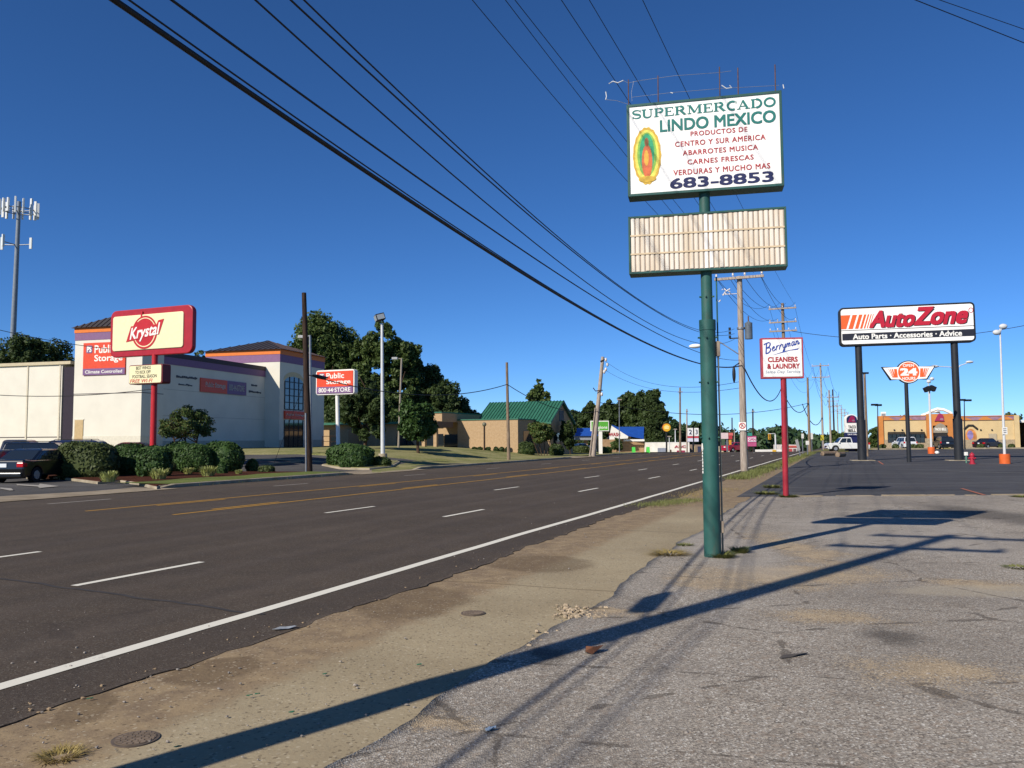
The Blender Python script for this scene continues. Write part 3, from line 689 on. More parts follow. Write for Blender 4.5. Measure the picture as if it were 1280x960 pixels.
mb.build('cross_band', paint('#cdb795', .5, .12, 8), lc)

# ================================================================== LAUNDRY SIGN
B1 = G(982.5, 622); fr = Fr(B1, -.10)
lau = thing('laundry_sign', 'square white and red framed cleaners sign on a red pole', 'pole sign', B1, -.10)
x0, x1, z0, z1 = fr.rect(951.5, 422, 1004.5, 473, -.1)
mb = MB(); pr = .075; dx = fr.lp(979, 475)[0]; mb.cyl((0, 0, -.1), (dx, 0, z0+.1), pr*1.1, pr, 16); mb.build('pole', paint('#9a2733', .5, .14, 3, dirt='#7d2a36'), lau)
mb = MB(); mb.box(x0, x1, -.1, .1, z0, z1); cab = mb.build('cabinet', paint('#a8434c', .5, .1, 3), lau, bevel=.012)
mb = MB(); b = .05; mb.box(x0+b, x1-b, -.112, -.095, z0+b, z1-b); face = mb.build('face', M_face, lau)
fx0, fx1, fz0, fz1 = x0+b, x1-b, z0+b, z1-b; fy = -.116
M_script = paint('#27439a', .5, .05)
def scr():
    o = []; 
    def L(x, paths, wd=.095): o.extend([([(x+a, c+.21*(x+a)) for a, c in pts], wd) for pts in paths])
    L(0, [[(-.12, .92), (.02, 1.0), (.2, .98)], [(.17, 1.0), (.2, 0)], [(.12, 1.0), (.4, 1.05), (.58, .95), (.6, .78), (.5, .6), (.25, .53)], [(.25, .53), (.55, .5), (.7, .34), (.65, .12), (.45, 0), (.15, 0)]], .12)
    L(.85, [[(0, .3), (.2, .34), (.28, .45), (.2, .54), (.08, .45), (.04, .25), (.12, .08), (.26, .08), (.4, .24)]])
    for x in (1.3, 1.68): L(x, [[(.02, .06), (.07, .52)], [(.06, .3), (.14, .46), (.24, .53), (.31, .47)]])
    L(2.06, [[(0, .5), (.03, .25), (.12, .1), (.22, .18), (.32, .5)], [(.32, .5), (.27, 0), (.17, -.33), (.07, -.3), (.12, -.1), (.4, .2)]])
    L(2.5, [[(0, .1), (.05, .5)], [(.04, .36), (.14, .52), (.2, .42), (.2, .1)], [(.21, .36), (.32, .52), (.38, .42), (.37, .12), (.48, .16)]])
    L(3.05, [[(.28, .44), (.16, .53), (.04, .38), (.04, .16), (.13, .08), (.26, .2), (.3, .48)], [(.3, .5), (.29, .14), (.38, .1), (.46, .22)]])
    L(3.55, [[(0, .1), (.04, .5)], [(.03, .34), (.15, .52), (.24, .44), (.24, .14), (.32, .1), (.42, .26)]])
    return o
w_, h_ = fx1-fx0, fz1-fz0
strokes(face, scr(), fx0+.03*w_, fx0+.95*w_, fz1-.38*h_, fz1-.035*h_, fy, M_script, .12)
mb = MB(); mb.add([(fx0+w_*a, fy-.001, fz1-h_*c) for a, c in ((.22, .43), (.55, .32), (.93, .245), (.9, .285), (.7, .305), (.5, .36))], [(0, 1, 5), (1, 4, 5), (1, 2, 4), (2, 3, 4)]); mb.build('lettering', M_script, face)
text(face, 'CLEANERS', fx0+.12*w_, fx0+.89*w_, fz1-.61*h_, fz1-.47*h_, fy, M_brick, .045); text(face, '& LAUNDRY', fx0+.1*w_, fx0+.94*w_, fz1-.79*h_, fz1-.65*h_, fy, M_brick, .045)
text(face, 'Same Day Service', fx0+.05*w_, fx0+.95*w_, fz1-.93*h_, fz1-.83*h_, fy, paint('#6d8099', .5, .05), .0, .15)

# ================================================================== AUTO PARTS SIGN
A1, A2 = G(1078, 576), G(1199, 576); PA = (A1+A2)/2; YA = math.atan2(A2.y-A1.y, A2.x-A1.x); fr = Fr(PA, YA)
asg = thing('auto_parts_sign', 'wide white auto parts sign with red slanted name on two black posts', 'pole sign', PA, YA)
x0, x1, z0, z1 = fr.rect(1049, 381, 1219.5, 430, -.35)
M_post = paint('#26282c', .5, .12, 2)
for pxb, pxt in ((1078, 1075.5), (1199, 1194)):
    xb = fr.lp(pxb, 576)[0]; xt = fr.lp(pxt, 432)[0]; xb = xb*.6+xt*.4 if False else xb; mb = MB()
    mb.cyl((xb, 0, -.1), (xb, 0, 3.0), .31, .31, 20); mb.cyl((xb, 0, 3.0), (xb, 0, z0+.3), .245, .24, 20); mb.build('post', M_post, asg)
    mb = MB(); mb.box(xb-.8, xb+.8, -.7, .7, -.02, .06); mb.build('footing', M_kerb, asg, bevel=.03)
mb = MB(); mb.prism(rrect(x0, x1, z0, z1, .3), -.35, .35); cab = mb.build('cabinet', M_black, asg, bevel=.03)
b = .13; mb = MB(); mb.prism(rrect(x0+b, x1-b, z0+b, z1-b, .2), -.375, -.34); face = mb.build('face', M_face, asg)
w_, h_ = x1-x0, z1-z0; 
def ab(s0, s1, t0, t1): return x0+s0*w_, x0+s1*w_, z1-t1*h_, z1-t0*h_
mb = MB(); q = ab(.02, .985, .68, .855); mb.box(q[0], q[1], -.39, -.37, q[2], q[3]); mb.build('dark_band', M_navy if False else paint('#20222e', .5, .1), face)
text(face, 'Auto Parts · Accessories · Advice', *ab(.1, .9, .7, .84), -.397, M_white_s, .032)
M_ar = paint('#b51c32', .45, .05); M_ao = paint('#e0602a', .45, .05)
text(face, 'Auto', *ab(.232, .575, .13, .575), -.386, M_black, .05, .3); o = text(face, 'Auto', *ab(.224, .567, .115, .56), -.397, M_ar, .045, .3)
text(face, 'Zone', *ab(.558, .958, .085, .555), -.386, M_black, .05, .3); text(face, 'Zone', *ab(.55, .95, .07, .54), -.397, M_ar, .045, .3)
mb = MB()
for s0, s1 in ((.012, .052), (.068, .102), (.118, .143), (.156, .173), (.184, .195), (.206, .213), (.223, .228)):
    q0_ = ab(s0, s1, .2, .56); sh = .035*w_; lx_ = max(q0_[0], x0+b); mb.prism([(lx_, q0_[2]), (q0_[1], q0_[2]), (q0_[1]+sh, q0_[3]), (lx_+(sh if s0 > .02 else .0), q0_[3])], -.392, -.37)
mb.build('speed_stripes', M_ao, face)
mb = MB(); q = ab(.012, .985, .592, .606); mb.box(q[0], q[1], -.387, -.37, q[2], q[3]); mb.build('rule_line', M_black, face)
q = ab(.955, .985, .15, .27); strokes(face, [(arc(.5, .5, .5, .5, 0, 360, 16), .12)], *q, -.39, M_ar)

# ================================================================== OPEN 24 HOURS SIGN
B2 = G(1136.5, 578); fr = Fr(B2, YA+.02)
o24 = thing('open_hours_sign', 'small winged orange sign reading open 24 hours on a slim black pole', 'pole sign', B2, YA+.02)
cx, cz = fr.lp(1135.2, 465.2); s_ = B2.y/F_PX
mb = MB(); mb.cyl((0, 0, -.1), (0, 0, cz-.5), .15, .12, 14); mb.build('pole', M_post, o24)
def badge(g): 
    P = []
    r = 13.6*s_+g; L_ = 30*s_+g*1.5
    top = [(-L_, 7.2*s_+g), (-math.sqrt(max(r*r-(6.5*s_)**2, 0)), 6.5*s_+g)]
    a0 = math.asin(6.5*s_/r)
    up = [(r*math.cos(t), r*math.sin(t)) for t in [math.pi-a0-(math.pi-2*a0)*i/16 for i in range(17)]]
    P += [(-L_, 6.5*s_+g)]+up+[(L_, 6.5*s_+g), (20.5*s_+g, -9*s_-g)]
    a1 = math.asin(min(1, (9*s_)/r))
    dn = [(r*math.cos(t), r*math.sin(t)) for t in [-a1-(math.pi-2*a1)*i/12 for i in range(13)]]
    P += dn+[(-20.5*s_-g, -9*s_-g)]
    return [(cx+x, cz+z) for x, z in P]
mb = MB(); mb.prism(badge(.045), -.13, .13); bd = mb.build('cabinet', M_black, o24, bevel=.015)
mb = MB(); mb.prism(badge(-.02), -.145, -.12); face = mb.build('face', M_face, o24)
mb = MB(); mb.prism(circ(cx, cz, 12.2*s_), -.155, -.14); mb.build('disc', M_ao, face)
for sg in (-1, 1):
    mb = MB()
    for a, wd in ((13.5, 3.4), (18, 1.6), (20.6, 1.0), (22.6, .7)):
        p = [(a*.62+4.2, -6.6), (a*.62+4.2+wd, -6.6), (a+wd, 4.2), (a, 4.2)]; p = [(cx+sg*x*s_, cz+z*s_) for x, z in p]; mb.prism(p if sg > 0 else p[::-1], -.152, -.14)
    mb.build('wing_stripes', M_ao, face)
text(face, '24', cx-10*s_, cx+10*s_, cz-4.6*s_, cz+5*s_, -.162, M_white_s, .06); text(face, 'OPEN', cx-6.5*s_, cx+6.5*s_, cz+6.4*s_, cz+10*s_, -.162, M_white_s, .03); text(face, 'HOURS', cx-7.5*s_, cx+7.5*s_, cz-10*s_, cz-6.2*s_, -.162, M_white_s, .03)

# ================================================================== UTILITY POLES OF THE RIGHT ROW AND THEIR WIRES
W_GREY = wood('#b8aa9c', '#85786c'); W_TAN = wood('#9c8872', '#655547'); W_DARK = wood('#4a3a31', '#2a211c'); M_glazed = paint('#cfc9c4', .25, .1); M_tank = paint('#5c656e', .45, .12, 4)
M_cable = paint('#17181a', .6, .1); ALONG = Vector((DV[0], DV[1], 0)); ACROSS = Vector((-NM[0], -NM[1], 0)); RZ = -HEAD
def pole_base(u, v): x, y = xy(u, v); return Vector((x, y, ZG(x, y)))
def crossarm(mb, z, half, n_ins=3, yoff=-.16, ins=None):
    mb.box(-half, half, yoff-.06, yoff+.06, z-.06, z+.06)
def utility_pole(label, P, h, arms, mat, rad=.17, group=None, ins=True, leanv=(0, 0)):
    t = thing('utility_pole', label, 'utility pole', P, RZ, group)
    tp = Vector((leanv[0], leanv[1], h)); mb = MB(); mb.cyl((0, 0, -.3), tp, rad, rad*.68, 14); mb.build('pole', mat, t)
    for z, half, xs_ in arms:
        mb = MB(); f_ = z/h; mb.box(-half+leanv[0]*f_, half+leanv[0]*f_, -rad-.1+leanv[1]*f_, -rad+.03+leanv[1]*f_, z-.065, z+.065); a = mb.build('crossarm', W_GREY if mat is not W_DARK else W_TAN, t)
        for x in xs_:
            mb = MB(); mb.cyl((x, -rad-.03, z+.06), (x, -rad-.03, z+.15), .02, n=6); mb.cyl((x, -rad-.03, z+.14), (x, -rad-.03, z+.27), .06, .045, 8); mb.build('insulator', M_rust if not ins else M_glazed, a)
    return t
SIX = (-1.15, -.72, -.3, .3, .72, 1.15)
# offscreen pole whose shadow crosses the lot
P0 = Vector((-3.89, 2.32, 0)); HP0 = 11.3
utility_pole('tall wooden pole whose long shadow crosses the gravel lot', P0, HP0, [(9.95, 1.2, (-1.1, -.4, .5, 1.1)), (HP0-.12, 1.2, (-1.1, .4, 1.1))], W_TAN, .19)
P1 = pole_base(46.4, -.3)
z1t = at(925, 343, P1.y).z
pl1 = utility_pole('grey wooden utility pole with transformer behind the store sign', P1, z1t-.1, [(z1t-.22, 1.25, (-1.15, -.3, .3, 1.15))], W_GREY, .2)
mb = MB(); zt_ = at(937, 412, P1.y).z; mb.cyl((.38, .12, zt_-.5), (.38, .12, zt_+.35), .2, .2, 14); mb.cyl((.38, .12, zt_+.35), (.38, .12, zt_+.42), .14, .08, 12); tk = mb.build('transformer', M_tank, pl1); mb = MB(); mb.cyl((.38, .12, zt_+.4), (.38, .12, zt_+.7), .035, n=6); mb.build('bushing', M_rust, tk)
mb = MB(); mb.cyl((0, 0, zt_+.02), (0, 0, zt_+.12), .205, n=14); mb.build('band', M_steel, pl1)
zl = at(874, 431, P1.y).z; xl = (874-930)*P1.y/F_PX
mb = MB(); mb.tube([(-.15, -.1, zl+.1-.6), (-1.0, -.25, zl+.12), (xl+.3, -.3, zl+.05)], .03, 6); la = mb.build('lamp_arm', M_steel, pl1); mb = MB(); mb.ell((xl, -.3, zl), (.34, .16, .12), 12, 8); mb.build('lamp_head', M_white_s, la)
zc_ = at(922, 462, P1.y).z; mb = MB(); mb.ell((-.38, -.2, zc_-.25), (.09, .09, .45), 10, 8); mb.cyl((-.38, -.2, zc_+.15), (-.1, -.1, zc_+.35), .03, n=6); mb.build('splice_closure', M_black, pl1)
zi = at(913, 367, P1.y).z; mb = MB(); rg = random.Random(2)
for _ in range(9): a = Vector((-.8+rg.uniform(-.35, .35), -.1, zi+rg.uniform(-.3, .3))); mb.cyl(a, a+Vector((rg.uniform(-.25, .25), 0, rg.uniform(-.15, .2))), .035, n=6)
mb.cyl((-.9, -.1, zi), (0, 0, zi), .02, n=6); mb.build('fuse_cutout', M_glazed, pl1)
mb = MB(); 
for py_ in (411, 416, 421): zz = at(918, py_, P1.y).z; mb.cyl((-.55, -.12, zz-.06), (-.55, -.12, zz+.08), .06, n=8)
mb.box(-.58, -.1, -.1, -.06, at(918, 421, P1.y).z-.1, at(918, 421, P1.y).z-.04); mb.build('rack', M_black, pl1)
frp = Fr(P1+Vector((0, -.22, 0)), RZ); q = frp.rect(925.5, 529, 932.5, 537.5); ns = thing('no_parking_sign', 'white no parking sign with red symbol nailed to grey utility pole', 'sign', P1, RZ)
mb = MB(); sx_ = (930-929)*0; mb.box(-.2, .16, -.235, -.222, q[2]-.02, q[3]+.05); pt = mb.build('sign_plate', M_white_s, ns)
strokes(pt, [(arc(.5, .5, .45, .45, 0, 360, 20), .16), ([(.2, .8), (.8, .2)], .14)], -.16, .12, q[2]+.08, q[3]+.0, -.239, M_brick)
text(pt, 'P', -.07, .03, q[2]+.12, q[3]-.06, -.237, M_black, .03)
P2 = pole_base(80.5, .0); z2 = at(977, 379, P2.y).z; zz2 = [at(977, y_, P2.y).z for y_ in (386, 403, 414)]
utility_pole('dark wooden pole with three crossarms rising behind the laundry sign', P2, z2-P2.z, [(zz2[0]-P2.z, 1.2, (-1.1, 0, 1.1)), (zz2[1]-P2.z, 1.2, (-1.1, -.45, 1.1)), (zz2[2]-P2.z, 1.2, (-1.1, -.45, .5, 1.1))], W_TAN, .19)
specs = [(110, -.6, 503, 9.2, (), W_TAN, 'tan bare pole nearest right of the red laundry pole'), (140, -1.2, 455, None, ((13.2, 1.3), (11.4, 1.3)), W_GREY, 'tall pale pole with two crossarms left of the taco sign'),
         (146, -2.2, 0, 9.6, (), W_GREY, 'short pale pole touching the tall two-armed pole'), (170, -2.3, 0, 11.0, ((9.5, 1.1),), W_DARK, 'dark pole with one crossarm left of the taco sign'), (205, -1.6, 0, 11, ((10.3, 1.2), (9, 1.2)), W_GREY, 'first of the small far poles past the dark one-armed pole')]
row = [(P0, HP0), (P1, z1t-.1), (P2, z2-P2.z)]
for u_, v_, _, h_, arms_, mt, lb in specs:
    Pq = pole_base(u_, v_); Pq.z = max(Pq.z, -2.2); h_ = h_ or 13.6
    utility_pole(lb, Pq, h_, [(z, hf, (-hf+.1, 0, hf-.1)) for z, hf in arms_], mt, .18); row.append((Pq, h_))
far0 = None
for i, u_ in enumerate((235, 262, 290, 320, 350, 385)):
    Pq = pole_base(u_, -2-i*.7); Pq.z = max(Pq.z, -2.5)
    utility_pole('small distant pole in the receding row left of the taco sign', Pq, 11-.2*i, [(10.2-.2*i, 1.2, ()), (8.8, 1.2, ())], W_GREY, .17, 'distant poles receding up the road'); row.append((Pq, 11-.2*i))

def wire(label, A, Bp, sag, r, name='power_line', group='overhead lines', n=40):
    A = Vector(A); Bp = Vector(Bp); pts = []
    for i in range(n+1):
        t = i/n; p = A.lerp(Bp, t); p.z -= 4*sag*t*(1-t); pts.append(p)
    mb = MB(); mb.tube(pts, r, 6); return tag(mb.build(name, M_cable), label, 'overhead wire', group)
def P1at(px, py): return at(px, py, P1.y)
low = [('telecom_cable', 'thickest black cable sagging lowest across the left sky', 4.95, (928, 457), 1.05, .023, 0), ('telecom_cable', 'second lowest cable crossing the left sky just above the thickest one', 5.2, (926, 450), .9, .011, 0),
       ('power_line', 'lowest of the three close lines above the thick telecom cables', 6.0, (918, 424), 1.6, .009, 0), ('power_line', 'middle of the three close lines above the thick telecom cables', 6.2, (918, 417), 1.4, .010, 0), ('power_line', 'topmost of the three close lines above the thick telecom cables', 6.4, (918, 411), 1.6, .009, 0)]
for nm, lb, z0_, e_, sg, r_, l_ in low:
    a = Vector((P0.x, P0.y, z0_)); bb = P1at(*e_); wire(lb, a, bb, sg, r_, nm)
    back = a-ALONG*30; back.z = z0_+.2; wire('continuation behind the photographer of the lines leaving the shadow-casting pole', back, a, sg*.8, r_, nm)
for c_ in range(2):  # thin lashed strand that runs with the thick cable
    pass
wire('thin strand lashed just above the thickest black cable', Vector((P0.x-.1, P0.y, 5.12)), P1at(928, 456), 1.12, .008, 'telecom_cable')
mb = MB(); a = Vector((P0.x, P0.y, 4.95)); d = (P1at(928, 457)-a).normalized(); c = a+d*1.3; mb.tube([c-d*.5+Vector((0, 0, -.05)), c-d*.3+Vector((0, 0, -.2)), c+d*.35+Vector((0, 0, -.22)), c+d*.55+Vector((0, 0, -.08))], [.05, .13, .13, .05], 8)
tag(mb.build('splice_closure', M_black), 'black splice case hanging on the cable beside the shadow-casting pole', 'splice case')
lat = Vector((math.cos(HEAD), -math.sin(HEAD), 0))
ups = [(-1.1, 9.4, 'U1', (899, 342), .6), (-.72, 9.5, 'U2', (907, 341.5), .4), (-.4, 8.8, 'U3', (916, 341), .1), (.4, 8.8, 'U4', (934, 341), .2), (.72, 9.0, 'U5', (942, 341), .1)]
ordn = ['leftmost', 'second from left', 'third from left', 'fourth from left', 'fifth from left']
for (l_, z_, _, e_, sg), o_ in zip(ups, ordn):
    a = P0+lat*l_+Vector((0, 0, z_)); wire(o_+' of the six thin lines dropping behind the store sign', a, P1at(*e_), sg, .007)
a = P0+lat*1.1+Vector((0, 0, 10.1)); wire('rightmost of the six thin lines dropping behind the store sign', a, P2+Vector((ACROSS*1.1).to_tuple())+Vector((0, 0, zz2[0]-P2.z+.2)), .6, .008)
for i in range(1, len(row)-1):
    (Pa, ha), (Pb, hb) = row[i], row[i+1]
    if i+1 < 3: offs = ((-1.1, 1, .2), (-.3, 1, .2), (.3, 1, .2), (1.1, 1, .2), (-1.1, .9, .2), (-.45, .9, .2), (1.1, .9, .2))
    elif i < 8: offs = ((-1.1, .96, .25), (0, .98, .25), (1.1, .96, .25), (-.9, .82, .2))
    else: offs = ((-1.1, .93, 0), (1.1, .93, 0))
    for j, (lx, f_, sg) in enumerate(offs):
        wire('thin line strung between neighbouring poles of the right-hand row', Pa+ACROSS*lx+Vector((0, 0, ha*f_ if i > 1 else (z1t-.1)*(.99 if f_ == 1 else .985))), Pb+ACROSS*lx+Vector((0, 0, hb*f_)), .7+sg, .012 if i < 4 else .02, 'power_line', 'lines between the right-hand poles', 16)
wire('black looping cable from the transformer pole past the red laundry pole', P1at(930, 459), at(977, 484, P2.y), 1.5, .035, 'telecom_cable')
wire('second black cable looping right of the red laundry pole', at(977, 486, P2.y), Vector(row[3][0])+Vector((0, 0, at(1003, 504, row[3][0].y).z-row[3][0].z)), 1.6, .04, 'telecom_cable')
wire('third black cable looping between tan bare pole and two-armed pole', at(1003, 505, row[3][0].y), Vector(row[4][0])+Vector((0, 0, at(1015, 522, row[4][0].y).z-row[4][0].z)), 1.8, .05, 'telecom_cable')
wire('line running right from the three-armed pole and passing behind the auto parts sign', P2+ACROSS*.6+Vector((0, 0, zz2[2]-P2.z)), at(1330, 396, 64), 1.2, .022)
# two lines crossing the top right corner
wire('lower of two lines crossing the top right corner of the sky', at(1143, 0, 18)-Vector((18, 10, 0))*.9, at(1280, 53, 20.1)+Vector((18, 10, 0))*.9, .0, .012)
wire('upper of two lines crossing the top right corner of the sky', at(1170, 0, 18.5)-Vector((18, 9, 0))*.9, at(1280, 35, 19.8)+Vector((18, 9, 0))*.9, .0, .009)
# ================================================================== VEHICLES
M_glassd = glass(); M_tyre = paint('#17171a', .85, .1); M_rim = paint('#a9abad', .35, .1, 5, metal=.5); M_red_l = paint('#b5161f', .25, .05); M_lampw = paint('#dfe3e4', .2, .03); M_trim = paint('#1c1d20', .55, .05); M_chrome = paint('#c4c6c8', .2, .05, metal=.9)
def carpaint(h, metal=.0): 
    k = NT('car_paint'); m_ = k.done(hx(h), .28, .5, metal); k.b.inputs['Coat Weight'].default_value = .6; k.b.inputs['Coat Roughness'].default_value = .06; return m_
PROFILE = {   # hood height, boot height, belt, roof, cabin base x0..x1 and roof x0..x1 as shares of the length (front = 1)
 'sedan': dict(hood=.62, boot=.70, belt=.66, c=(.15, .74), r=(.34, .57)), 'suv': dict(hood=.60, boot=.60, belt=.60, c=(.015, .72), r=(.07, .56)), 'pickup': dict(hood=.62, boot=.58, belt=.60, c=(.40, .76), r=(.43, .64))}
def vehicle(label, P, head, L, W, H, kind, col, cat='car', group=None, plate=True):
    t = thing('parked_car' if kind != 'pickup' else 'pickup_truck', label, cat, P, math.pi/2-head, group); pr = PROFILE[kind]; mt = carpaint(col)
    wr_ = .335 if kind == 'sedan' else .37; gc = .2 if kind == 'sedan' else .28
    xa, xb = -L*.30, L*.31; P_ = []
    def arch(cx): return [(cx+(wr_+.05)*math.cos(R(a)), wr_+(wr_+.05)*math.sin(R(a))) for a in range(195, -16, -15)]
    P_ += [(-L/2+.06, gc+.08)]+[(x, max(z, gc)) for x, z in [(-xx, zz) for xx, zz in []]]
    ar = lambda cx: [(cx-(wr_+.06)*math.cos(R(a)), max(wr_*.9+(wr_+.06)*math.sin(R(a)), gc)) for a in range(0, 181, 15)]
    P_ += [(-L/2+.12, gc)]+ar(xa)+ar(xb)+[(L/2-.12, gc), (L/2, gc+.15), (L/2-.01, H*.42), (L/2-.10, H*(pr['hood']-.07)), (L/2-.3, H*(pr['hood']-.02)), (pr['c'][1]*L-L/2, H*pr['belt']+.01), (pr['c'][0]*L-L/2, H*pr['belt']+.01)]
    if kind == 'sedan': P_ += [(-L/2+.12, H*pr['boot']), (-L/2+.02, H*(pr['boot']-.05)), (-L/2, H*.42)]
    elif kind == 'pickup': P_ += [(-L/2+.02, H*pr['boot']), (-L/2, H*.4)]
    else: P_ += [(-L/2+.01, H*.55), (-L/2-.01, H*.38)]
    M = Matrix.Identity(4); mb = MB(); mb.prism(P_, -W/2, W/2); mb.build('body', mt, t, bevel=.07, seg=3)
    if kind == 'pickup':
        mb = MB(); mb.box(-L/2+.12, pr['c'][0]*L-L/2-.06, -W/2+.1, W/2-.1, H*pr['boot']-.02, H*pr['boot']+.012); mb.build('cargo_bed', paint('#26262a', .95, .1, 5, spec=.05), t)
    c0, c1 = [x*L-L/2 for x in pr['c']]; r0, r1 = [x*L-L/2 for x in pr['r']]; zb, zr = H*pr['belt']-.02, H
    wb, wt = W/2-.07, W/2-.22
    def ring(f): return [(c0+(r0-c0)*f, c1+(r1-c1)*f, wb+(wt-wb)*f, zb+(zr-zb)*f)]
    rg_ = []
    for f in (0, .5, .86, .96, 1.0):
        x0_, x1_, w__, z_ = ring(f)[0]; e = .0 if f < .9 else (.05 if f < 1 else .16)
        rg_.append([(x0_+e, -w__+e, z_), (x1_-e, -w__+e, z_), (x1_-e, w__-e, z_), (x0_+e, w__-e, z_)])
    mb = MB(); mb.loft(rg_, False); cab_ = mb.build('cabin', mt, t, bevel=.03)
    def pt(fx, f, side, out=.012):
        x0_, x1_, w__, z_ = ring(f)[0]; return (x0_+(x1_-x0_)*fx, side*(w__+out), z_)
    splits = ((.06, .34), (.36, .64), (.66, .93)) if kind == 'suv' else (((.10, .49), (.51, .93)) if kind == 'sedan' else ((.08, .42), (.46, .92)))
    for side in (-1, 1):
        for a, b_ in splits:
            mb = MB(); q = [pt(a, .1, side), pt(b_, .1, side), pt(b_, .84, side), pt(a, .84, side)]; mb.add(q if side < 0 else q[::-1], [(0, 1, 2, 3)]); mb.build('side_window', M_glassd, cab_)
    for nm, fx, o_ in (('windscreen', 1, .012), ('rear_window', 0, -.012)):
        q = []
        for f, sg in ((.1, -1), (.1, 1), (.86, 1), (.86, -1)):
            x0_, x1_, w__, z_ = ring(f)[0]; q.append(((x1_ if fx else x0_)+o_, sg*(w__-.07), z_+.005))
        mb = MB(); mb.add(q if fx else q[::-1], [(0, 1, 2, 3)]); mb.build(nm, M_glassd, cab_)
    for x in (xa, xb):
        for sd_ in (-1, 1):
            mb = MB(); mb.cyl((x, sd_*(W/2-.23), wr_), (x, sd_*(W/2-.015), wr_), wr_, n=24); wh = mb.build('wheel', M_tyre, t, bevel=.02)
            mb = MB(); mb.cyl((x, sd_*(W/2-.05), wr_), (x, sd_*(W/2-.005), wr_), wr_*.62, wr_*.55, 20); 
            for k_ in range(5): a = 2*math.pi*k_/5; mb.box(-.03, .03, -.008, .008, .05, wr_*.55, Matrix.Translation((x, sd_*(W/2-.0), wr_)) @ Matrix.Rotation(a, 4, 'Y'))
            mb.build('rim', M_rim, wh)
    for sd_ in (-1, 1):
        mb = MB(); zl_ = H*.47; mb.box(-L/2-.015, -L/2+.28, sd_*(W/2-.30 if kind == 'sedan' else W/2-.16), sd_*(W/2+.006), zl_, zl_+.2 if kind == 'sedan' else zl_+.26); mb.build('tail_light', M_red_l, t, bevel=.03)
        mb = MB(); mb.box(L/2-.3, L/2-.02, sd_*(W/2-.42), sd_*(W/2-.005), H*.39, H*.39+.16); mb.build('headlight', M_lampw, t, bevel=.04)
        mb = MB(); mb.box(c1-.25, c1-.1, sd_*(W/2-.02), sd_*(W/2+.17), zb+.02, zb+.17); mb.build('mirror', mt, t, bevel=.03)
    mb = MB(); mb.box(-L/2-.05, -L/2+.08, -W/2+.06, W/2-.06, gc+.06, gc+.26); mb.build('rear_bumper', mt if kind != 'pickup' else M_chrome, t, bevel=.04)
    mb = MB(); mb.box(L/2-.05, L/2+.04, -W/2+.08, W/2-.08, gc+.04, gc+.26); mb.build('front_bumper', mt if kind != 'pickup' else M_chrome, t, bevel=.04)
    mb = MB(); mb.box(L/2-.02, L/2+.025, -.45, .45, gc+.3, gc+.44); mb.build('grille', M_trim, t)
    if plate: mb = MB(); mb.box(-L/2-.022, -L/2+.03, -.16, .16, H*.47, H*.47+.16); mb.build('number_plate', M_lampw, t)
    if kind == 'suv':
        for sd_ in (-1, 1): mb = MB(); mb.tube([(r0+.2, sd_*(wt-.08), H-.01), (r0+.3, sd_*(wt-.08), H+.05), (r1-.3, sd_*(wt-.08), H+.05), (r1-.2, sd_*(wt-.08), H-.01)], .018, 5); mb.build('roof_rail', M_trim, t)
    return t
p = gat(49, 37.6); vehicle('black sedan with red tail lights parked left of the big clipped hedge', p, R(4), 4.7, 1.8, 1.46, 'sedan', '#0b0c10')
p = gat(20, 47); vehicle('dark grey pickup truck parked behind the black sedan', p, R(78), 5.6, 1.95, 1.85, 'pickup', '#3a3c44', 'truck')
p = gat(66, 43.5); vehicle('dark suv with roof rails between pickup truck and black sedan', p, R(76), 4.6, 1.85, 1.75, 'suv', '#141a20')
p = gat(118, 45.5); vehicle('dark blue suv mostly hidden behind the big clipped hedge', p, R(80), 4.8, 1.85, 1.84, 'suv', '#1a2440')
p = gat(172, 48); vehicle('dark red car whose roof shows left of the red sign post', p, R(80), 4.5, 1.8, 1.62, 'sedan', '#4a1a1e')
p = gat(2, 41); vehicle('dark sedan cut by the left edge of the picture', p, R(6), 4.6, 1.8, 1.4, 'sedan', '#1c2024')
p = gat(1058, 102); vehicle('white pickup truck beside the taco restaurant sign', p, R(-84), 5.0, 1.9, 1.75, 'pickup', '#d9d9d4', 'truck')
p = gat(1130, 118); vehicle('white car in front of the dark restaurant windows', p, R(3), 4.5, 1.8, 1.75, 'suv', '#d5d7d8')
p = gat(1179, 116); vehicle('black suv backed up to the restaurant entrance', p, R(14), 4.6, 1.85, 1.75, 'suv', '#101114')
p = gat(1234, 117); vehicle('dark brown sedan by the plain right end of the restaurant', p, R(60), 4.4, 1.8, 1.5, 'sedan', '#2a1c1e')

# ================================================================== TACO RESTAURANT
PT = gat(1185, 127); YT = -.42; fr = Fr(PT, YT); tb = thing('taco_restaurant', 'low tan restaurant with orange entrance tower and purple bell emblem', 'building', PT, YT)
M_tbw = paint('#c2aa7e', .8, .06, .8); M_tbo = paint('#b9763a', .75, .08, .8); M_stone = paint('#9a8a72', .85, .25, 7, dirt='#6f6352'); M_purple = paint('#8c6c7c', .7, .15, 2); M_mag = paint('#8f1f4a', .5, .1); M_white_b = paint('#e8e4da', .6, .04)
def rc(x0, y0, x1, y1): return fr.rect(x0, y0, x1, y1)
q = rc(1099, 521, 1273, 561)
mb = MB(); mb.box(q[0], q[1], 0, 14, -.3, q[3]); mb.build('wall', M_tbw, tb)
e = rc(1158, 517.5, 1191.5, 561); mb = MB()
d_ = rc(1166, 532, 1184, 561)
mb.box(e[0], d_[0], -1.2, .1, -.3, e[3]); mb.box(d_[1], e[1], -1.2, .1, -.3, e[3]); mb.box(d_[0], d_[1], -1.2, .1, d_[3], e[3]); tw = mb.build('entrance_tower', M_tbo, tb)
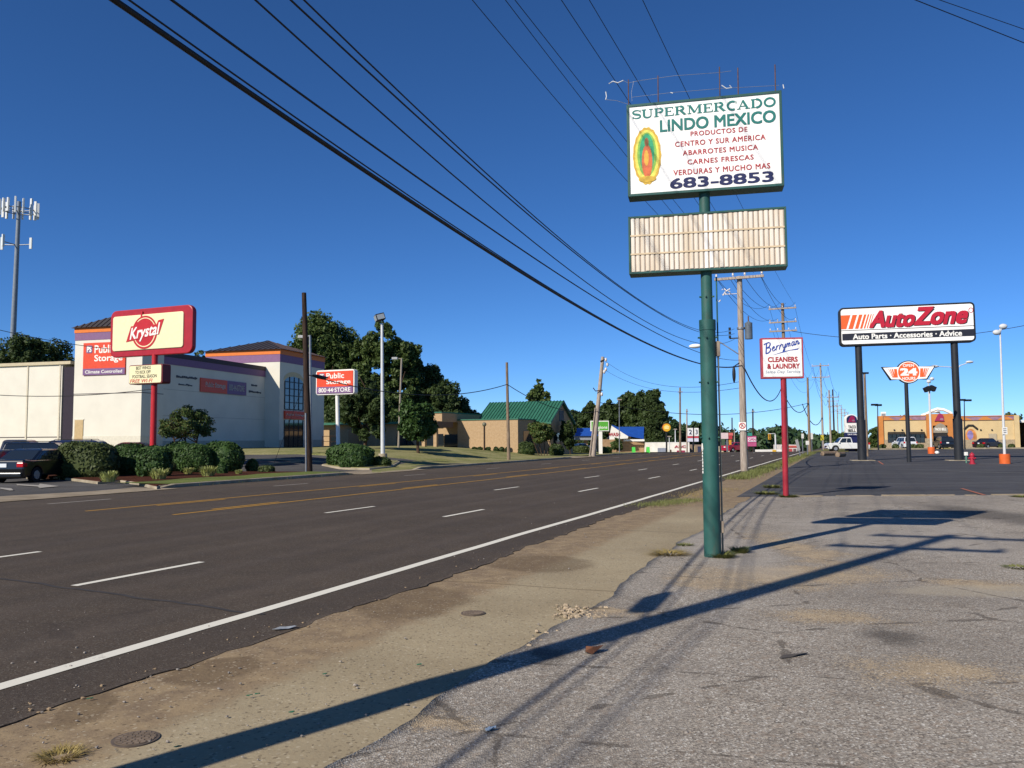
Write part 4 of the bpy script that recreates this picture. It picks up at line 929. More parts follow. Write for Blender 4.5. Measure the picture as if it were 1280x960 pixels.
a_ = rc(1166, 535, 1184, 541); mb = MB(); mb.prism([(a_[0], a_[2]), (a_[1], a_[2]), (a_[1], a_[3]-.1), (a_[1]-.5, a_[3]+.5), ((a_[0]+a_[1])/2, a_[3]+.75), (a_[0]+.5, a_[3]+.5), (a_[0], a_[3]-.1)], -1.32, -1.18); mb.build('arch_panel', paint('#8a8070', .7, .1, 2), tw)
text(tw, 'TACO BELL', a_[0]+.2, a_[1]-.2, a_[2]+.35, a_[2]+.75, -1.335, M_white_b, .03)
mb = MB(); mb.loft([[(a_[0]+.1, -1.2, a_[2]), (a_[1]-.1, -1.2, a_[2]), (a_[1]-.1, -1.2, a_[2]-.5), (a_[0]+.1, -1.2, a_[2]-.5)], [(a_[0]+.1, -2.2, a_[2]-.45), (a_[1]-.1, -2.2, a_[2]-.45), (a_[1]-.1, -2.2, a_[2]-.55), (a_[0]+.1, -2.2, a_[2]-.55)]], False); mb.build('awning', M_trim, tw)
mb = MB(); mb.box(d_[0]+.05, d_[1]-.05, -.02, .05, 0, d_[3]-.4); mb.build('entrance_glass', M_glassd, tw)
for a, b_ in ((1156, 1165.5), (1184.5, 1192)): 
    s_ = rc(a, 548, b_, 561); mb = MB(); mb.box(s_[0], s_[1], -1.35, -1.15, -.2, s_[3]); mb.build('stone_base', M_stone, tb)
def bell(parent, cx, cz, s_, y, mat, light):
    mb = MB(); P_ = [(-.1, .5), (.22, .42), (.38, .2), (.5, -.12), (.62, -.3), (.3, -.42), (-.1, -.48), (-.42, -.62), (-.38, -.3), (-.34, 0), (-.28, .34)]
    ca, sa = math.cos(R(18)), math.sin(R(18)); mb.prism([(cx+s_*(x*ca+z*sa), cz+s_*(-x*sa+z*ca)) for x, z in P_][::-1], y-.05, y+.05); b_ = mb.build('bell_emblem', mat, parent)
    mb = MB(); mb.prism(circ(cx+.2*s_, cz-.22*s_, .2*s_, .12*s_), y-.07, y-.04); mb.build('bell_highlight', light, b_); return b_
bc = rc(1168, 517, 1180, 527); bell(tw, (bc[0]+bc[1])/2, (bc[2]+bc[3])/2, 1.25, -1.32, M_mag, M_purple)
for a, b_ in ((1099, 1157), (1192, 1273)):
    s_ = rc(a, 549.5, b_, 561); mb = MB(); mb.box(s_[0]-(.03 if a == 1099 else 0), s_[1], -.12, .05, -.2, s_[3]); mb.build('stone_base', M_stone, tb)
    mb = MB(); bnd = rc(a, 520.5, b_, 525.2); mb.box(bnd[0], bnd[1], -.14, 0, bnd[2], bnd[3]); bd_ = mb.build('parapet_band', M_purple, tb)
    mb = MB(); x = bnd[0]; i = 0; rg = random.Random(int(a))
    while x < bnd[1]-2: 
        w_ = rg.uniform(1.8, 2.8); mb.prism([(x, bnd[2]+.02), (min(x+w_, bnd[1]), bnd[2]+.02), (min(x+w_*.62, bnd[1]), bnd[3]-.08), (x+w_*.35, bnd[3]-.05)], -.16, -.13); x += w_*1.25
    mb.build('zigzag_trim', M_tbo, bd_)
    mb = MB(); mb.box(bnd[0]-.05, bnd[1]+.05, -.22, .3, bnd[3], bnd[3]+.12); mb.build('coping', M_tbo, tb)
mb = MB(); s_ = rc(1099, 521, 1104.5, 561); mb.box(s_[0]-.25, s_[1], -.3, 3, -.2, s_[3]+.1); mb.build('corner_pier', M_tbo, tb)
s_ = rc(1268, 519, 1273.5, 561); mb = MB(); mb.box(s_[0], s_[1]+.1, -.3, 2, 0, s_[3]); mb.build('corner_pier', M_tbw, tb)
for a, b_ in ((1110, 1131), (1133.5, 1156)):
    s_ = rc(a, 541, b_, 553.5); mb = MB(); mb.box(s_[0], s_[1], -.13, -.02, s_[2], s_[3]); wn = mb.build('window', M_glassd, tb)
    mb = MB(); n_ = 4
    for i in range(n_+1): x = s_[0]+(s_[1]-s_[0])*i/n_; mb.box(x-.04, x+.04, -.17, -.1, s_[2], s_[3])
    mb.build('window_frame', M_trim, wn)
    mb = MB(); mb.loft([[(s_[0], 0, s_[3]+.15), (s_[1], 0, s_[3]+.15), (s_[1], 0, s_[3]-.25), (s_[0], 0, s_[3]-.25)], [(s_[0], -.9, s_[3]-.15), (s_[1], -.9, s_[3]-.15), (s_[1], -.9, s_[3]-.25), (s_[0], -.9, s_[3]-.25)]], False); mb.build('awning', M_trim, wn)
mb = MB(); pts = [(fr.lp(x, y)[0], .6, fr.lp(x, y)[1]) for x, y in ((1152, 519.5), (1158, 518), (1165, 513.5), (1172, 511), (1180, 512), (1187, 515), (1190, 517))]; mb.tube(pts, .24, 6); mb.build('roof_ribbon', M_white_b, tb)
pts = [(fr.lp(x, y)[0], 1.6, fr.lp(x, y)[1]) for x, y in ((1152, 519), (1160, 516.5), (1168, 514), (1176, 515))]; mb = MB(); mb.tube(pts, .2, 6); mb.build('roof_ribbon', M_white_b, tb)
s_ = rc(1206.5, 531.5, 1221, 557); cx = (s_[0]+s_[1])/2; mb = MB(); mb.prism(circ(cx, s_[2]+1.35, .75, 1.2), -.06, -.01); mb.build('mural', paint('#b5763f', .7, .4, 1.5), tb)
mb = MB(); mb.prism(circ(cx-.1, s_[2]+1.6, .4, .7), -.075, -.05); mb.build('mural', paint('#7d6fa0', .7, .3, 2), tb)
mb = MB(); mb.tube([(cx-.9, -.1, s_[3]-.6), (cx-.3, -.16, s_[3]), (cx+.3, -.16, s_[3]-.02), (cx+.9, -.1, s_[3]-.6)], .14, 6); mb.build('awning', M_trim, tb)
s_ = rc(1236, 542, 1246, 560); mb = MB(); mb.box(s_[0], s_[1], -.2, -.02, 0, s_[3]); mb.build('service_door', paint('#a5977e', .7, .1), tb)
for px_ in (1118, 1128, 1152, 1226, 1240): s_ = rc(px_-1, 539, px_+1, 543); mb = MB(); mb.box(s_[0], s_[1], -.2, -.0, s_[2]+.6, s_[3]+.3); mb.build('wall_lamp', M_trim, tb, bevel=.03)
for px_, lb in ((1101.5, 'white rooftop unit on the left end of the taco restaurant'),):
    s_ = fr.rect(1101, 514, 1107.5, 520.5, 2.5); t = thing('rooftop_unit', lb, 'air unit', PT+fr.t*((s_[0]+s_[1])/2)-fr.n*2.5+Vector((0, 0, q[3]-.02)), YT); mb = MB(); wq = (s_[1]-s_[0])/2; mb.box(-wq, wq, -1, 1, 0, 1.0); mb.build('casing', M_white_b, t, bevel=.04); mb = MB(); mb.box(-wq*.8, wq*.8, -1.02, -.98, .2, .75); mb.build('vent_grille', M_steel, t)
# its kerb, planting and neighbours
for a, b_ in ((1090, 1168), (1187, 1290)): 
    A, Bq = gat(a, 112.5), gat(b_, 112.0); mb = MB(); mb.box(min(A.x, Bq.x), max(A.x, Bq.x), 112, 112.4, -.05, .22); tag(mb.build('kerb', M_kerb), kind='structure')
    mb = MB(); mb.box(min(A.x, Bq.x), max(A.x, Bq.x), 112.41, 114.4, -.05, .2); tag(mb.build('planting_strip', M_lawn), kind='structure')
s = Fr(gat(1063.5, 104), -.04); pb = s.P; ts = thing('taco_sign', 'white arched sign with purple bell above the white pickup truck', 'pole sign', pb, -.04)
x0, x1, z0, z1 = s.rect(1056, 518, 1071.5, 545); zn = s.rect(1056, 541, 1071.5, 545); w_ = x1-x0
mb = MB(); mb.box(-.7, .7, -.25, .25, -.2, z0+.1); mb.build('pole', M_navy, ts)
mb = MB(); mb.box(x0-.0, x1, -.35, .35, zn[2], zn[3]); pn = mb.build('menu_panel', M_navy, ts); text(pn, 'DRIVE THRU', x0+.2, x1-.2, zn[2]+.12, zn[3]-.12, -.36, M_white_b, .02)
mb = MB(); zb_ = zn[3]+.02; P_ = [(x0, zb_), (x1, zb_), (x1, z1-w_*.42)]+[((x0+x1)/2+w_/2*math.cos(R(a)), z1-w_*.42+w_*.42*math.sin(R(a))) for a in range(10, 180, 10)]+[(x0, z1-w_*.42)]; mb.prism(P_, -.3, .3); cb = mb.build('cabinet', M_white_b, ts, bevel=.02)
mb = MB(); cx, cz = (x0+x1)/2, z1-w_*.42; mb.prism([(cx+w_*.42*math.cos(R(a)), cz+w_*.35*math.sin(R(a))) for a in range(0, 181, 12)]+[(cx-w_*.42, cz-w_*.28), (cx+w_*.42, cz-w_*.28)], -.315, -.29); mb.build('dark_panel', M_navy, cb)
bell(cb, cx, cz+.05, w_*.55, -.33, M_mag, M_purple); text(cb, 'TACO', x0+.3, x1-.3, zb_+.52, zb_+.9, -.32, M_black, .04); text(cb, 'BELL', x0+.3, x1-.3, zb_+.08, zb_+.44, -.32, M_black, .04)

# light poles of the right-hand lots
M_lp = paint('#c9cbcb', .45, .06, 2); M_or = paint('#d5622a', .6, .12, 3, dirt='#b0583a')
def base_lamp(label, px, py, top_py, top_px, rb, hb, rp, heads, D=None, kind='small'):
    P = G(px, py) if D is None else gat(px, D); f_ = Fr(P, 0); h = f_.lp(top_px, top_py)[1]; xt = f_.lp(top_px, top_py)[0]
    t = thing('light_pole', label, 'light pole', P)
    if hb: mb = MB(); mb.cyl((0, 0, -.1), (0, 0, hb), rb, n=20); mb.build('concrete_base', M_or, t, bevel=.03)
    mb = MB(); mb.cyl((0, 0, max(hb-.05, -.1)), (xt, 0, h), rp, rp*.55, 12); mb.build('pole', M_lp if kind != 'dark' else M_trim, t)
    for hp in heads:
        hx_, hz_ = f_.lp(*hp); mb = MB()
        if kind == 'small': mb.tube([(xt, 0, h-.3), (xt+(hx_-xt)*.6, 0, hz_+.02), (hx_, 0, hz_)], .03, 6); mb.ell((hx_, 0, hz_), (.26, .16, .17), 12, 8)
        elif kind == 'flood': mb.cyl((xt, 0, h-.1), (hx_, 0, hz_), .05, n=6); mb.box(-.27, .27, -.25, .2, -.24, .24, Matrix.Translation((hx_, 0, hz_)) @ Matrix.Rotation(R(25 if hx_ > xt else -25), 4, 'Y'))
        else: mb.box(min(xt, hx_-.4), max(xt, hx_+.4), -.2, .2, hz_-.12, hz_+.14)
        mb.build('lamp_head', M_lp if kind == 'small' else M_trim, t)
    return t
base_lamp('white light pole on orange base nearest the right edge', 1256.3, 580, 411, 1250, .31, .62, .085, [(1246, 415.5), (1254, 408)])
f_ = Fr(G(1256.3, 580), 0); q = f_.rect(1251.5, 534, 1258, 543); t = thing('lot_notice', 'small white notice fixed to the rightmost light pole', 'sign', f_.P); mb = MB(); mb.box(q[0], q[1], -.11, -.095, q[2], q[3]); pl_ = mb.build('notice_plate', M_white_s, t)
strokes(pl_, [([(.2, .75), (.8, .75)], .1), ([(.2, .5), (.8, .5)], .1), ([(.25, .25), (.75, .25)], .1)], q[0]+.06, q[1]-.06, q[2]+.12, q[3]-.1, -.113, M_steel)
base_lamp('white floodlight pole on orange base before the restaurant entrance', 1164.5, 567.5, 488, 1162, .34, .7, .1, [(1158.5, 486.5), (1165.5, 485.5)], kind='flood')
f2 = gat(1163.2, 95); t = thing('light_pole', 'slim pole with two small lamps just above the twin floodlights', 'light pole', f2); fz = Fr(f2, 0); mb = MB(); mb.cyl((0, 0, 0), (0, 0, fz.lp(1163, 474)[1]), .08, .05, 8); mb.build('pole', M_lp, t)
for hp in ((1161, 477), (1165, 473.5)): hx_, hz_ = fz.lp(*hp); mb = MB(); mb.ell((hx_, 0, hz_), (.28, .2, .2), 8, 6); mb.build('lamp_head', M_lp, t)
base_lamp('dark twin-headed lamp pole left of the restaurant', 1097.5, 562, 507, 1097, 0, 0, .1, [(1093, 506), (1098, 506.5)], D=112, kind='dark')
base_lamp('dark lamp pole right of the thick sign post with head to the right', 1205.5, 562, 500, 1205.3, 0, 0, .1, [(1202.5, 500), (1210, 500.5)], D=112, kind='dark')
Ps = gat(1198, 78); fs_ = Fr(Ps, 0); t = thing('street_light', 'twin-armed street light mostly hidden behind the right black sign post', 'street light', Ps); zt2 = fs_.lp(1197, 464)[1]; mb = MB(); mb.cyl((0, 0, 0), (0, 0, zt2), .12, .08, 10); mb.build('pole', M_lp, t)
for hp, mid in (((1168.5, 458), (1182, 458.5)), ((1212, 452.5), (1206, 455))):
    a, b_ = fs_.lp(*hp), fs_.lp(*mid); mb = MB(); mb.tube([(0, 0, zt2-.1), (b_[0]*.5, 0, (zt2+b_[1])/2+.2), (b_[0], 0, b_[1]), (a[0], 0, a[1])], .045, 6); ar_ = mb.build('arm', M_lp, t); mb = MB(); mb.ell((a[0], 0, a[1]), (.38, .2, .13), 12, 8); mb.build('lamp_head', M_lp, ar_)
Pw = gat(1083.5, 74); t = thing('light_pole', 'tan wooden lamp pole beside the left black sign post', 'light pole', Pw); fs_ = Fr(Pw, 0); zt2 = fs_.lp(1083, 466)[1]; mb = MB(); mb.cyl((0, 0, -.1), (0, 0, zt2), .13, .1, 10); mb.build('pole', W_TAN, t); mb = MB(); mb.box(-.3, .35, -.12, .12, zt2-.1, zt2+.05); mb.build('lamp_head', M_trim, t)
# hydrant and standpipe by the right post
Ph = G(1215.5, 580.5); t = thing('fire_hydrant', 'red fire hydrant standing right of the thick black sign post', 'hydrant', Ph); mb = MB(); M_hyd = paint('#a82a3c', .5, .12, 4)
mb.cyl((0, 0, 0), (0, 0, .08), .19, n=14); mb.cyl((0, 0, .08), (0, 0, .55), .13, .12, 14); mb.build('barrel', M_hyd, t); mb = MB(); mb.ell((0, 0, .56), (.15, .15, .15), 12, 8); mb.cyl((0, 0, .68), (0, 0, .76), .03, n=6); mb.build('bonnet', M_hyd, t)
for d in ((.21, 0), (-.21, 0), (0, -.21)): mb = MB(); mb.cyl((0, 0, .38), (d[0], d[1], .38), .06, n=10); mb.build('nozzle', M_hyd, t)
Ph = G(1208, 579); t = thing('standpipe', 'thin white and green standpipe left of the red hydrant', 'pipe', Ph); mb = MB(); mb.cyl((0, 0, 0), (0, 0, .5), .045, n=8); mb.build('pipe', paint('#5f8a74', .5, .1), t); mb = MB(); mb.box(-.1, .1, -.08, .08, .48, .72); mb.build('cap', M_white_s, t, bevel=.03)
Ph = G(1171.5, 567.8); t = MB(); t.ell((Ph.x, Ph.y, Ph.z+.16), (.22, .2, .16), 10, 8, .08); tag(t.build('litter_bag', M_white_s), 'small white bag of litter beside the orange lamp base', 'litter')
# timbers and bandit signs by the lot corner
for a, b_, lb in (((1028, 570), (1046, 569.5), 'longer brown landscape timber lying at the lot corner'), ((1047, 571.5), (1055, 571), 'shorter brown landscape timber lying at the lot corner')):
    A, Bq = G(*a), G(*b_); t = MB(); t.tube([A+Vector((0, 0, .22)), Bq+Vector((0, 0, .22))], .22, 8); tag(t.build('timber', W_TAN), lb, 'timber')
def small_sign(label, px, D, y0, y1, wpx, col, lean_=0, cat='sign', letters=None, colt=None, leg_to=None):
    P = gat(px, D); f_ = Fr(P, 0); q = f_.rect(px-wpx/2, y0, px+wpx/2, y1); t = thing('roadside_sign', label, cat, P, 0); t.rotation_euler = (0, lean_, 0); mb = MB(); mb.box(-.05, .05, -.03, .03, -.1, q[3]); mb.build('post', M_steel, t); mb = MB(); mb.box(q[0], q[1], -.06, -.03, q[2], q[3]); p_ = mb.build('panel', paint(col, .5, .08), t)
    if letters: text(p_, letters, q[0]+.08, q[1]-.08, q[2]+.1*(q[3]-q[2]), q[3]-.1*(q[3]-q[2]), -.066, paint(colt or '#22242a', .5, .05), .02)
    return t
small_sign('grey board leaning against the grass by the far sidewalk', 1000, 74, 549, 563, 3.6, '#9b9a98', -.2)
small_sign('yellow diamond-like sign on a short post by the dark pole', 1027.5, 110, 544, 550.5, 4, '#c5b43a')
small_sign('white notice on the tall two-armed pole', 1014.5, 108, 541, 549, 3, '#d8d5cc'); small_sign('small white sign at the foot of the tan bare pole', 1003, 88, 542, 548, 3, '#d5d2ca')
small_sign('tiny white yard sign on the grass right of the tan bare pole', 1009, 80, 551, 556, 4, '#dedbd2')

# ================================================================== FAR STREET, LEFT TO RIGHT
def clutter(px, D): P = gat(px, D); return P, Fr(P, 0)
def board(name, label, x0, x1, y0, y1, D, dep, col, cat, posts=0, parts=(), group=None, solid=True, roof=None):
    """building, wall or sign board seen far up the street; parts = (name, x0, x1, y0, y1, colour, text, text colour)"""
    P, f_ = clutter((x0+x1)/2, D); q = f_.rect(x0, y0, x1, y1); t = thing(name, label, cat, P, 0, group); mb = MB(); zlo = -.5 if solid else q[2]
    mb.box(q[0], q[1], 0, dep, zlo, q[3]); main = mb.build('wall' if dep > 1 else 'panel', paint(col, .7, .12, 1), t, bevel=.02)
    if posts:
        for i in range(posts): x = q[0]+(q[1]-q[0])*((i+.5)/posts); mb = MB(); mb.cyl((x, dep*.5, -.4), (x, dep*.5, q[2]+.1), .16, n=8); mb.build('post', M_trim if col != '#e8e4da' else M_steel, t)
    if roof: mb = MB(); mb.box(q[0]-.3, q[1]+.3, -.4, dep+.3, q[3], q[3]+.35); mb.build('roof', paint(roof, .6, .1), t)
    for nm, a, b_, c, d, cl, tx, tc in parts:
        r_ = f_.rect(a, c, b_, d)
        if nm: mb = MB(); mb.box(r_[0], r_[1], -.07, .05, r_[2], r_[3]); pp = mb.build(nm, paint(cl, .5, .1, 2), main)
        else: pp = main
        if tx: text(pp, tx, r_[0]+.05*(r_[1]-r_[0]), r_[1]-.05*(r_[1]-r_[0]), r_[2]+.15*(r_[3]-r_[2]), r_[3]-.15*(r_[3]-r_[2]), -.085, paint(tc, .5, .05), .03)
    return t
# car wash with blue roofs
Pc, fc = clutter(770, 138); cw = thing('car_wash', 'tan car wash with steep blue roofs and slanted white sign fin', 'building', Pc)
M_blue = paint('#2450a0', .45, .12, 1.5); M_tanb = paint('#a08262', .85, .15, 2)
q = fc.rect(754, 549, 805, 571); mb = MB(); mb.box(q[0], q[1], 0, 10, -.6, q[3]); mb.build('wall', M_tanb, cw)
q2 = fc.rect(782, 544.5, 788.5, 551); mb = MB(); mb.box(q2[0], q2[1], -.3, 2, q2[2], q2[3]); mb.build('chimney', M_tanb, cw)
r = fc.rect(767, 533, 810, 549); zt_ = r[3]; mb = MB()
mb.add([(r[0], -1, r[2]+1), (r[1]-.9, -1, r[2]), (r[1], 4, zt_), (r[0]+1.2, 4, zt_), (r[0], 11, r[2]), (r[1], 11, r[2]), (r[0]+.2, 4, zt_+.4)], [(0, 1, 2, 3), (3, 2, 5, 4), (0, 3, 6), (1, 5, 2), (0, 4, 5, 1)]); mb.build('roof', M_blue, cw)
mb = MB(); mb.box(r[0]+1.5, r[1]-.8, -1.15, -.95, r[2]-.35, r[2]-.02); mb.build('gutter', M_white_b, cw)
mb = MB(); f0 = [fc.lp(*p_) for p_ in ((760, 546), (762.5, 532.5), (783, 545.5), (782.5, 548), (760, 549.5))]; mb.prism(f0, -2.2, -1.9); fn = mb.build('sign_fin', M_white_b, cw)
r = fc.rect(757, 541, 773, 545.5); text(fn, 'WASH', r[0]+.3, r[1], r[2], r[3], -2.23, M_brick, .04)
r = fc.rect(719, 534.5, 748, 545); mb = MB(); mb.add([(r[0], 0, r[2]), (r[1], 0, r[2]), (r[1], 5, r[3]), (r[0], 5, r[3]), (r[0], 10, r[2]), (r[1], 10, r[2])], [(0, 1, 2, 3), (3, 2, 5, 4), (0, 3, 4), (1, 5, 2), (0, 4, 5, 1)]); mb.build('roof', M_blue, cw)
r = fc.rect(719, 545, 745, 550); mb = MB(); mb.box(r[0], r[1], .3, 9, r[2], r[3]); mb.build('canopy_fascia', paint('#8b8f94', .6, .1), cw)
for px_ in (722, 733, 743): x, z = fc.lp(px_, 550); mb = MB(); mb.box(x-.3, x+.3, 1, 1.6, -.5, r[2]); mb.build('pillar', M_tanb, cw)
vehicle('small white car under the blue car wash canopy', gat(727, 132), R(70), 4.4, 1.8, 1.5, 'sedan', '#d6d8da')
# bank sign
Pg = gat(749, 95); fg = Fr(Pg, 0); bs = thing('bank_sign', 'green rectangular bank sign on a white stem behind the leaning pole', 'pole sign', Pg); q = fg.rect(738, 526, 761, 539); mb = MB(); mb.box(q[0], q[1], -.2, .2, q[2], q[3]); cb = mb.build('cabinet', M_white_b, bs, bevel=.02)
mb = MB(); mb.box(q[0]+.1, q[1]-.1, -.22, -.19, q[2]+.1, q[3]-.1); fc_ = mb.build('face', paint('#5aa83a', .45, .06, 2), bs); text(fc_, 'Regions', q[0]+.3, q[1]-.2, q[2]+.18, q[2]+.62, -.225, M_white_b, .02)
mb = MB(); mb.add([(q[0]+.3, -.226, q[2]+.7), (q[0]+.75, -.226, q[2]+.7), (q[0]+.53, -.226, q[3]-.15)], [(0, 1, 2)]); mb.build('logo', M_white_b, fc_)
x, z = fg.lp(750.5, 545); mb = MB(); mb.box(x-.2, x+.2, -.15, .15, -.1, q[2]+.05); mb.build('stem', M_white_b, bs)
for px_, lb in ((792, 'left of two bright green sandwich boards before the car wash'), (810, 'right of two bright green sandwich boards before the car wash')):
    P = gat(px_, 112); t = thing('sandwich_board', lb, 'sign'); t.location = P; f_ = Fr(P, 0); q = f_.rect(px_-2, 561, px_+2, 567.5); h = max(q[3], .8)
    for sg in (-1, 1): mb = MB(); mb.add([(q[0], sg*.35, 0), (q[1], sg*.35, 0), (q[1], sg*.05, h), (q[0], sg*.05, h), (q[0], sg*.31, 0), (q[1], sg*.31, 0), (q[1], sg*.01, h), (q[0], sg*.01, h)], [(0, 1, 2, 3), (7, 6, 5, 4), (0, 4, 5, 1), (1, 5, 6, 2), (2, 6, 7, 3), (3, 7, 4, 0)]); mb.build('panel', paint('#4fc24a', .5, .06), t)
# shell-like yellow roundel
Pq, f_ = clutter(833, 125); t = thing('roundel_sign', 'round yellow fuel sign high beside the dark conifer mass', 'pole sign', Pq); cx, cz = f_.lp(833, 534.5); mb = MB(); mb.cyl((0, 0, -.3), (cx, 0, cz), .13, n=8); mb.build('pole', M_trim, t)
mb = MB(); mb.cyl((cx, -.25, cz), (cx, .1, cz), .62, n=24); rd_ = mb.build('disc', paint('#c5571f', .5, .1), t); mb = MB(); mb.cyl((cx, -.28, cz), (cx, -.24, cz), .58, n=24); dk = mb.build('face', paint('#e0ae2e', .5, .1), t)
mb = MB(); mb.prism([(cx-.3, cz-.22), (cx+.3, cz-.22), (cx+.4, cz+.1), (cx+.22, cz+.27), (cx, cz+.33), (cx-.22, cz+.27), (cx-.4, cz+.1)], -.3, -.27); mb.build('logo', paint('#efd98a', .5, .1), dk)
board('white_store', 'long white single-storey store with red lettering left of the green pole', 813, 862, 553, 571, 132, 9, '#e8e4da', 'building', parts=[('door', 836, 839, 562, 570, '#5b4636', None, None), ('', 842, 858, 556, 560.5, '', 'ABC', '#b04552'), ('window', 822, 832, 560, 566, '#8a90a0', None, None), ('window', 846, 856, 563, 567.5, '#9b3a55', None, None)])
board('white_store', 'narrow white shopfront joined to the left of the green pole with dark gap', 863, 879, 556, 571, 136, 8, '#8d7a68', 'building', parts=[('window', 866, 869, 558, 568, '#c9b68a', None, None), ('window', 872, 876, 558, 568, '#3a405a', None, None)])
P, f_ = clutter(866.5, 120); t = thing('price_sign', 'two white price boards either side of a dark post', 'pole sign', P); mb = MB(); mb.box(-.13, .13, -.1, .1, -.5, f_.lp(866, 534)[1]); mb.build('post', M_trim, t)
for a, b_, y0, y1, cl in ((859.5, 866, 535, 545, '#e8e6e2'), (867.6, 873, 535, 545, '#e8e6e2'), (859.5, 866, 545.3, 547.5, '#c04552'), (867.6, 873, 545.3, 547.5, '#c04552'), (859.5, 866, 547.8, 552, '#d5d5e2'), (867.6, 873, 547.8, 552, '#d5d5e2')):
    q = f_.rect(a, y0, b_, y1); mb = MB(); mb.box(q[0], q[1], -.15, .12, q[2], q[3]); mb.build('board', paint(cl, .5, .06), t)
q = f_.rect(860, 537, 865.5, 543); text(t, '2', q[0]+.1, q[1]-.1, q[2], q[3], -.17, M_navy, .02, name='price_figure'); q = f_.rect(868.2, 537, 872.6, 543); text(t, '3', q[0]+.1, q[1]-.1, q[2], q[3], -.17, M_navy, .02, name='price_figure')
P, f_ = clutter(909, 120); t = thing('fuel_sign', 'pale fuel price sign right of the green pole', 'pole sign', P); mb = MB(); mb.box(-.12, .12, .05, .2, -.5, f_.lp(909, 541)[1]); mb.build('post', M_steel, t)
for a, b_, y0, y1, cl in ((901, 910, 541, 548.5, '#d9c4c0'), (910.5, 916, 541, 544.5, '#cf6a62'), (910.5, 915, 545, 549, '#b83a40'), (902, 906, 549, 557, '#4a5a44'), (911, 914, 550, 556, '#d8962e')):
    q = f_.rect(a, y0, b_, y1); mb = MB(); mb.box(q[0], q[1], -.12, .04, q[2], q[3]); mb.build('board', paint(cl, .5, .1), t)
board('kiosk', 'cream kiosk behind the fuel price sign', 901, 912, 558, 568, 128, 4, '#cfc3a6', 'building', parts=[('window', 904, 909, 560, 564, '#6a6a66', None, None)])
vehicle('red car waiting far up the road right of the green pole', gat(919, 125), R(60), 4.4, 1.8, 1.5, 'sedan', '#a01f3a'); vehicle('dark blue car far up the road beside the red car', gat(914.5, 133), R(40), 4.4, 1.8, 1.6, 'suv', '#20264a')
board('shop_sign', 'pink and white shop sign right of the transformer pole', 934, 945.5, 545, 558, 124, .5, '#b8557e', 'pole sign', posts=2, solid=False, parts=[('board', 935, 945, 547, 552, '#efe0e6', 'OPEN', '#b0306a'), ('board', 934.5, 940, 541, 545, '#3a8a7a', None, None)])
board('sale_banner', 'long low white wall with yellow mark right of the pink sign', 947, 977, 562, 567.5, 118, 1.2, '#e8e4da', 'wall', parts=[('yellow_panel', 965.5, 970, 562.3, 567, '#d8a92e', None, None)])
board('corner_shop', 'small red and white shopfront right of the red sign pole', 983, 996.5, 556, 570, 122, 6, '#d8cfc6', 'building', parts=[('window', 985, 990, 561, 567, '#b8504e', None, None), ('window', 991.5, 995, 561, 567, '#6a5a58', None, None), ('fascia', 984, 996, 557, 559.5, '#c05a4e', None, None)])
# signals and distant poles
P, f_ = clutter(969, 122); t = thing('traffic_signal', 'yellow traffic signal hanging from a span wire far up the road', 'traffic light', P)
q = f_.rect(960.4, 542.5, 963.4, 549.5); mb = MB(); mb.box(q[0], q[1], -.15, .15, q[2], q[3]); hd = mb.build('housing', paint('#c9952a', .5, .1), t, bevel=.02); mb = MB()
for i in range(3): mb.cyl(((q[0]+q[1])/2, -.17, q[2]+(q[3]-q[2])*(.2+.3*i)), ((q[0]+q[1])/2, -.14, q[2]+(q[3]-q[2])*(.2+.3*i)), .1, n=10)
mb.build('lens', M_trim, hd); x, z = f_.lp(969, 540); mb = MB(); mb.cyl((x, 0, -.4), (x, 0, f_.lp(969, 543)[1]), .12, n=8); mb.build('pole', M_lp, t); mb = MB(); mb.cyl((x, 0, q[3]+.05), (q[0], 0, q[3]+.05), .05, n=6); mb.build('mast_arm', M_lp, t)
def bare_pole(label, px, D, top, r, mat, arms=(), base=None, lean_px=0, group=None, name='utility_pole', cat='utility pole'):
    P = gat(px, D) if base is None else G(px, base); f_ = Fr(P, 0); xt, zt_ = f_.lp(px+lean_px, top); t = thing(name, label, cat, P, 0, group); mb = MB(); mb.cyl((0, 0, -.3), (xt, 0, zt_), r, r*.7, 12); mb.build('pole', mat, t)
    for a, b_, y in arms:
        q0_, q1_ = f_.lp(px+a, y), f_.lp(px+b_, y); mb = MB(); mb.box(q0_[0], q1_[0], -r-.08, -r+.04, q0_[1]-.08, q0_[1]+.06); mb.build('crossarm', W_GREY, t)
    return t
bare_pole('orange-brown wooden pole behind the white store left of the green pole', 850, 120, 484.5, .17, W_TAN, ((-3, 3, 490),)); bare_pole('thin pale pole right of the orange-brown wooden pole', 858.5, 124, 511, .13, W_GREY, ((-1.5, 1.5, 514),))
bare_pole('dark pole above the fuel price sign', 915, 135, 522, .13, W_DARK); bare_pole('short pale pole between fuel sign and transformer pole', 918, 128, 538, .1, W_GREY); bare_pole('dark pole right of the transformer pole', 941, 132, 511, .15, W_DARK, ((-2, 2, 514),)); bare_pole('thin lamp post over the sandwich boards', 774, 108, 499, .07, M_steel, ((-3, 3, 499.5),), name='light_pole', cat='light pole')
bare_pole('small lamp pole left of the orange-brown wooden pole', 844, 140, 536, .1, M_lp, ((-2, 2, 536.5),), name='light_pole', cat='light pole'); bare_pole('short white twin lamp left of the white store door', 836.5, 128, 545, .08, M_lp, ((-2.5, 2.5, 545.5),), name='light_pole', cat='light pole')
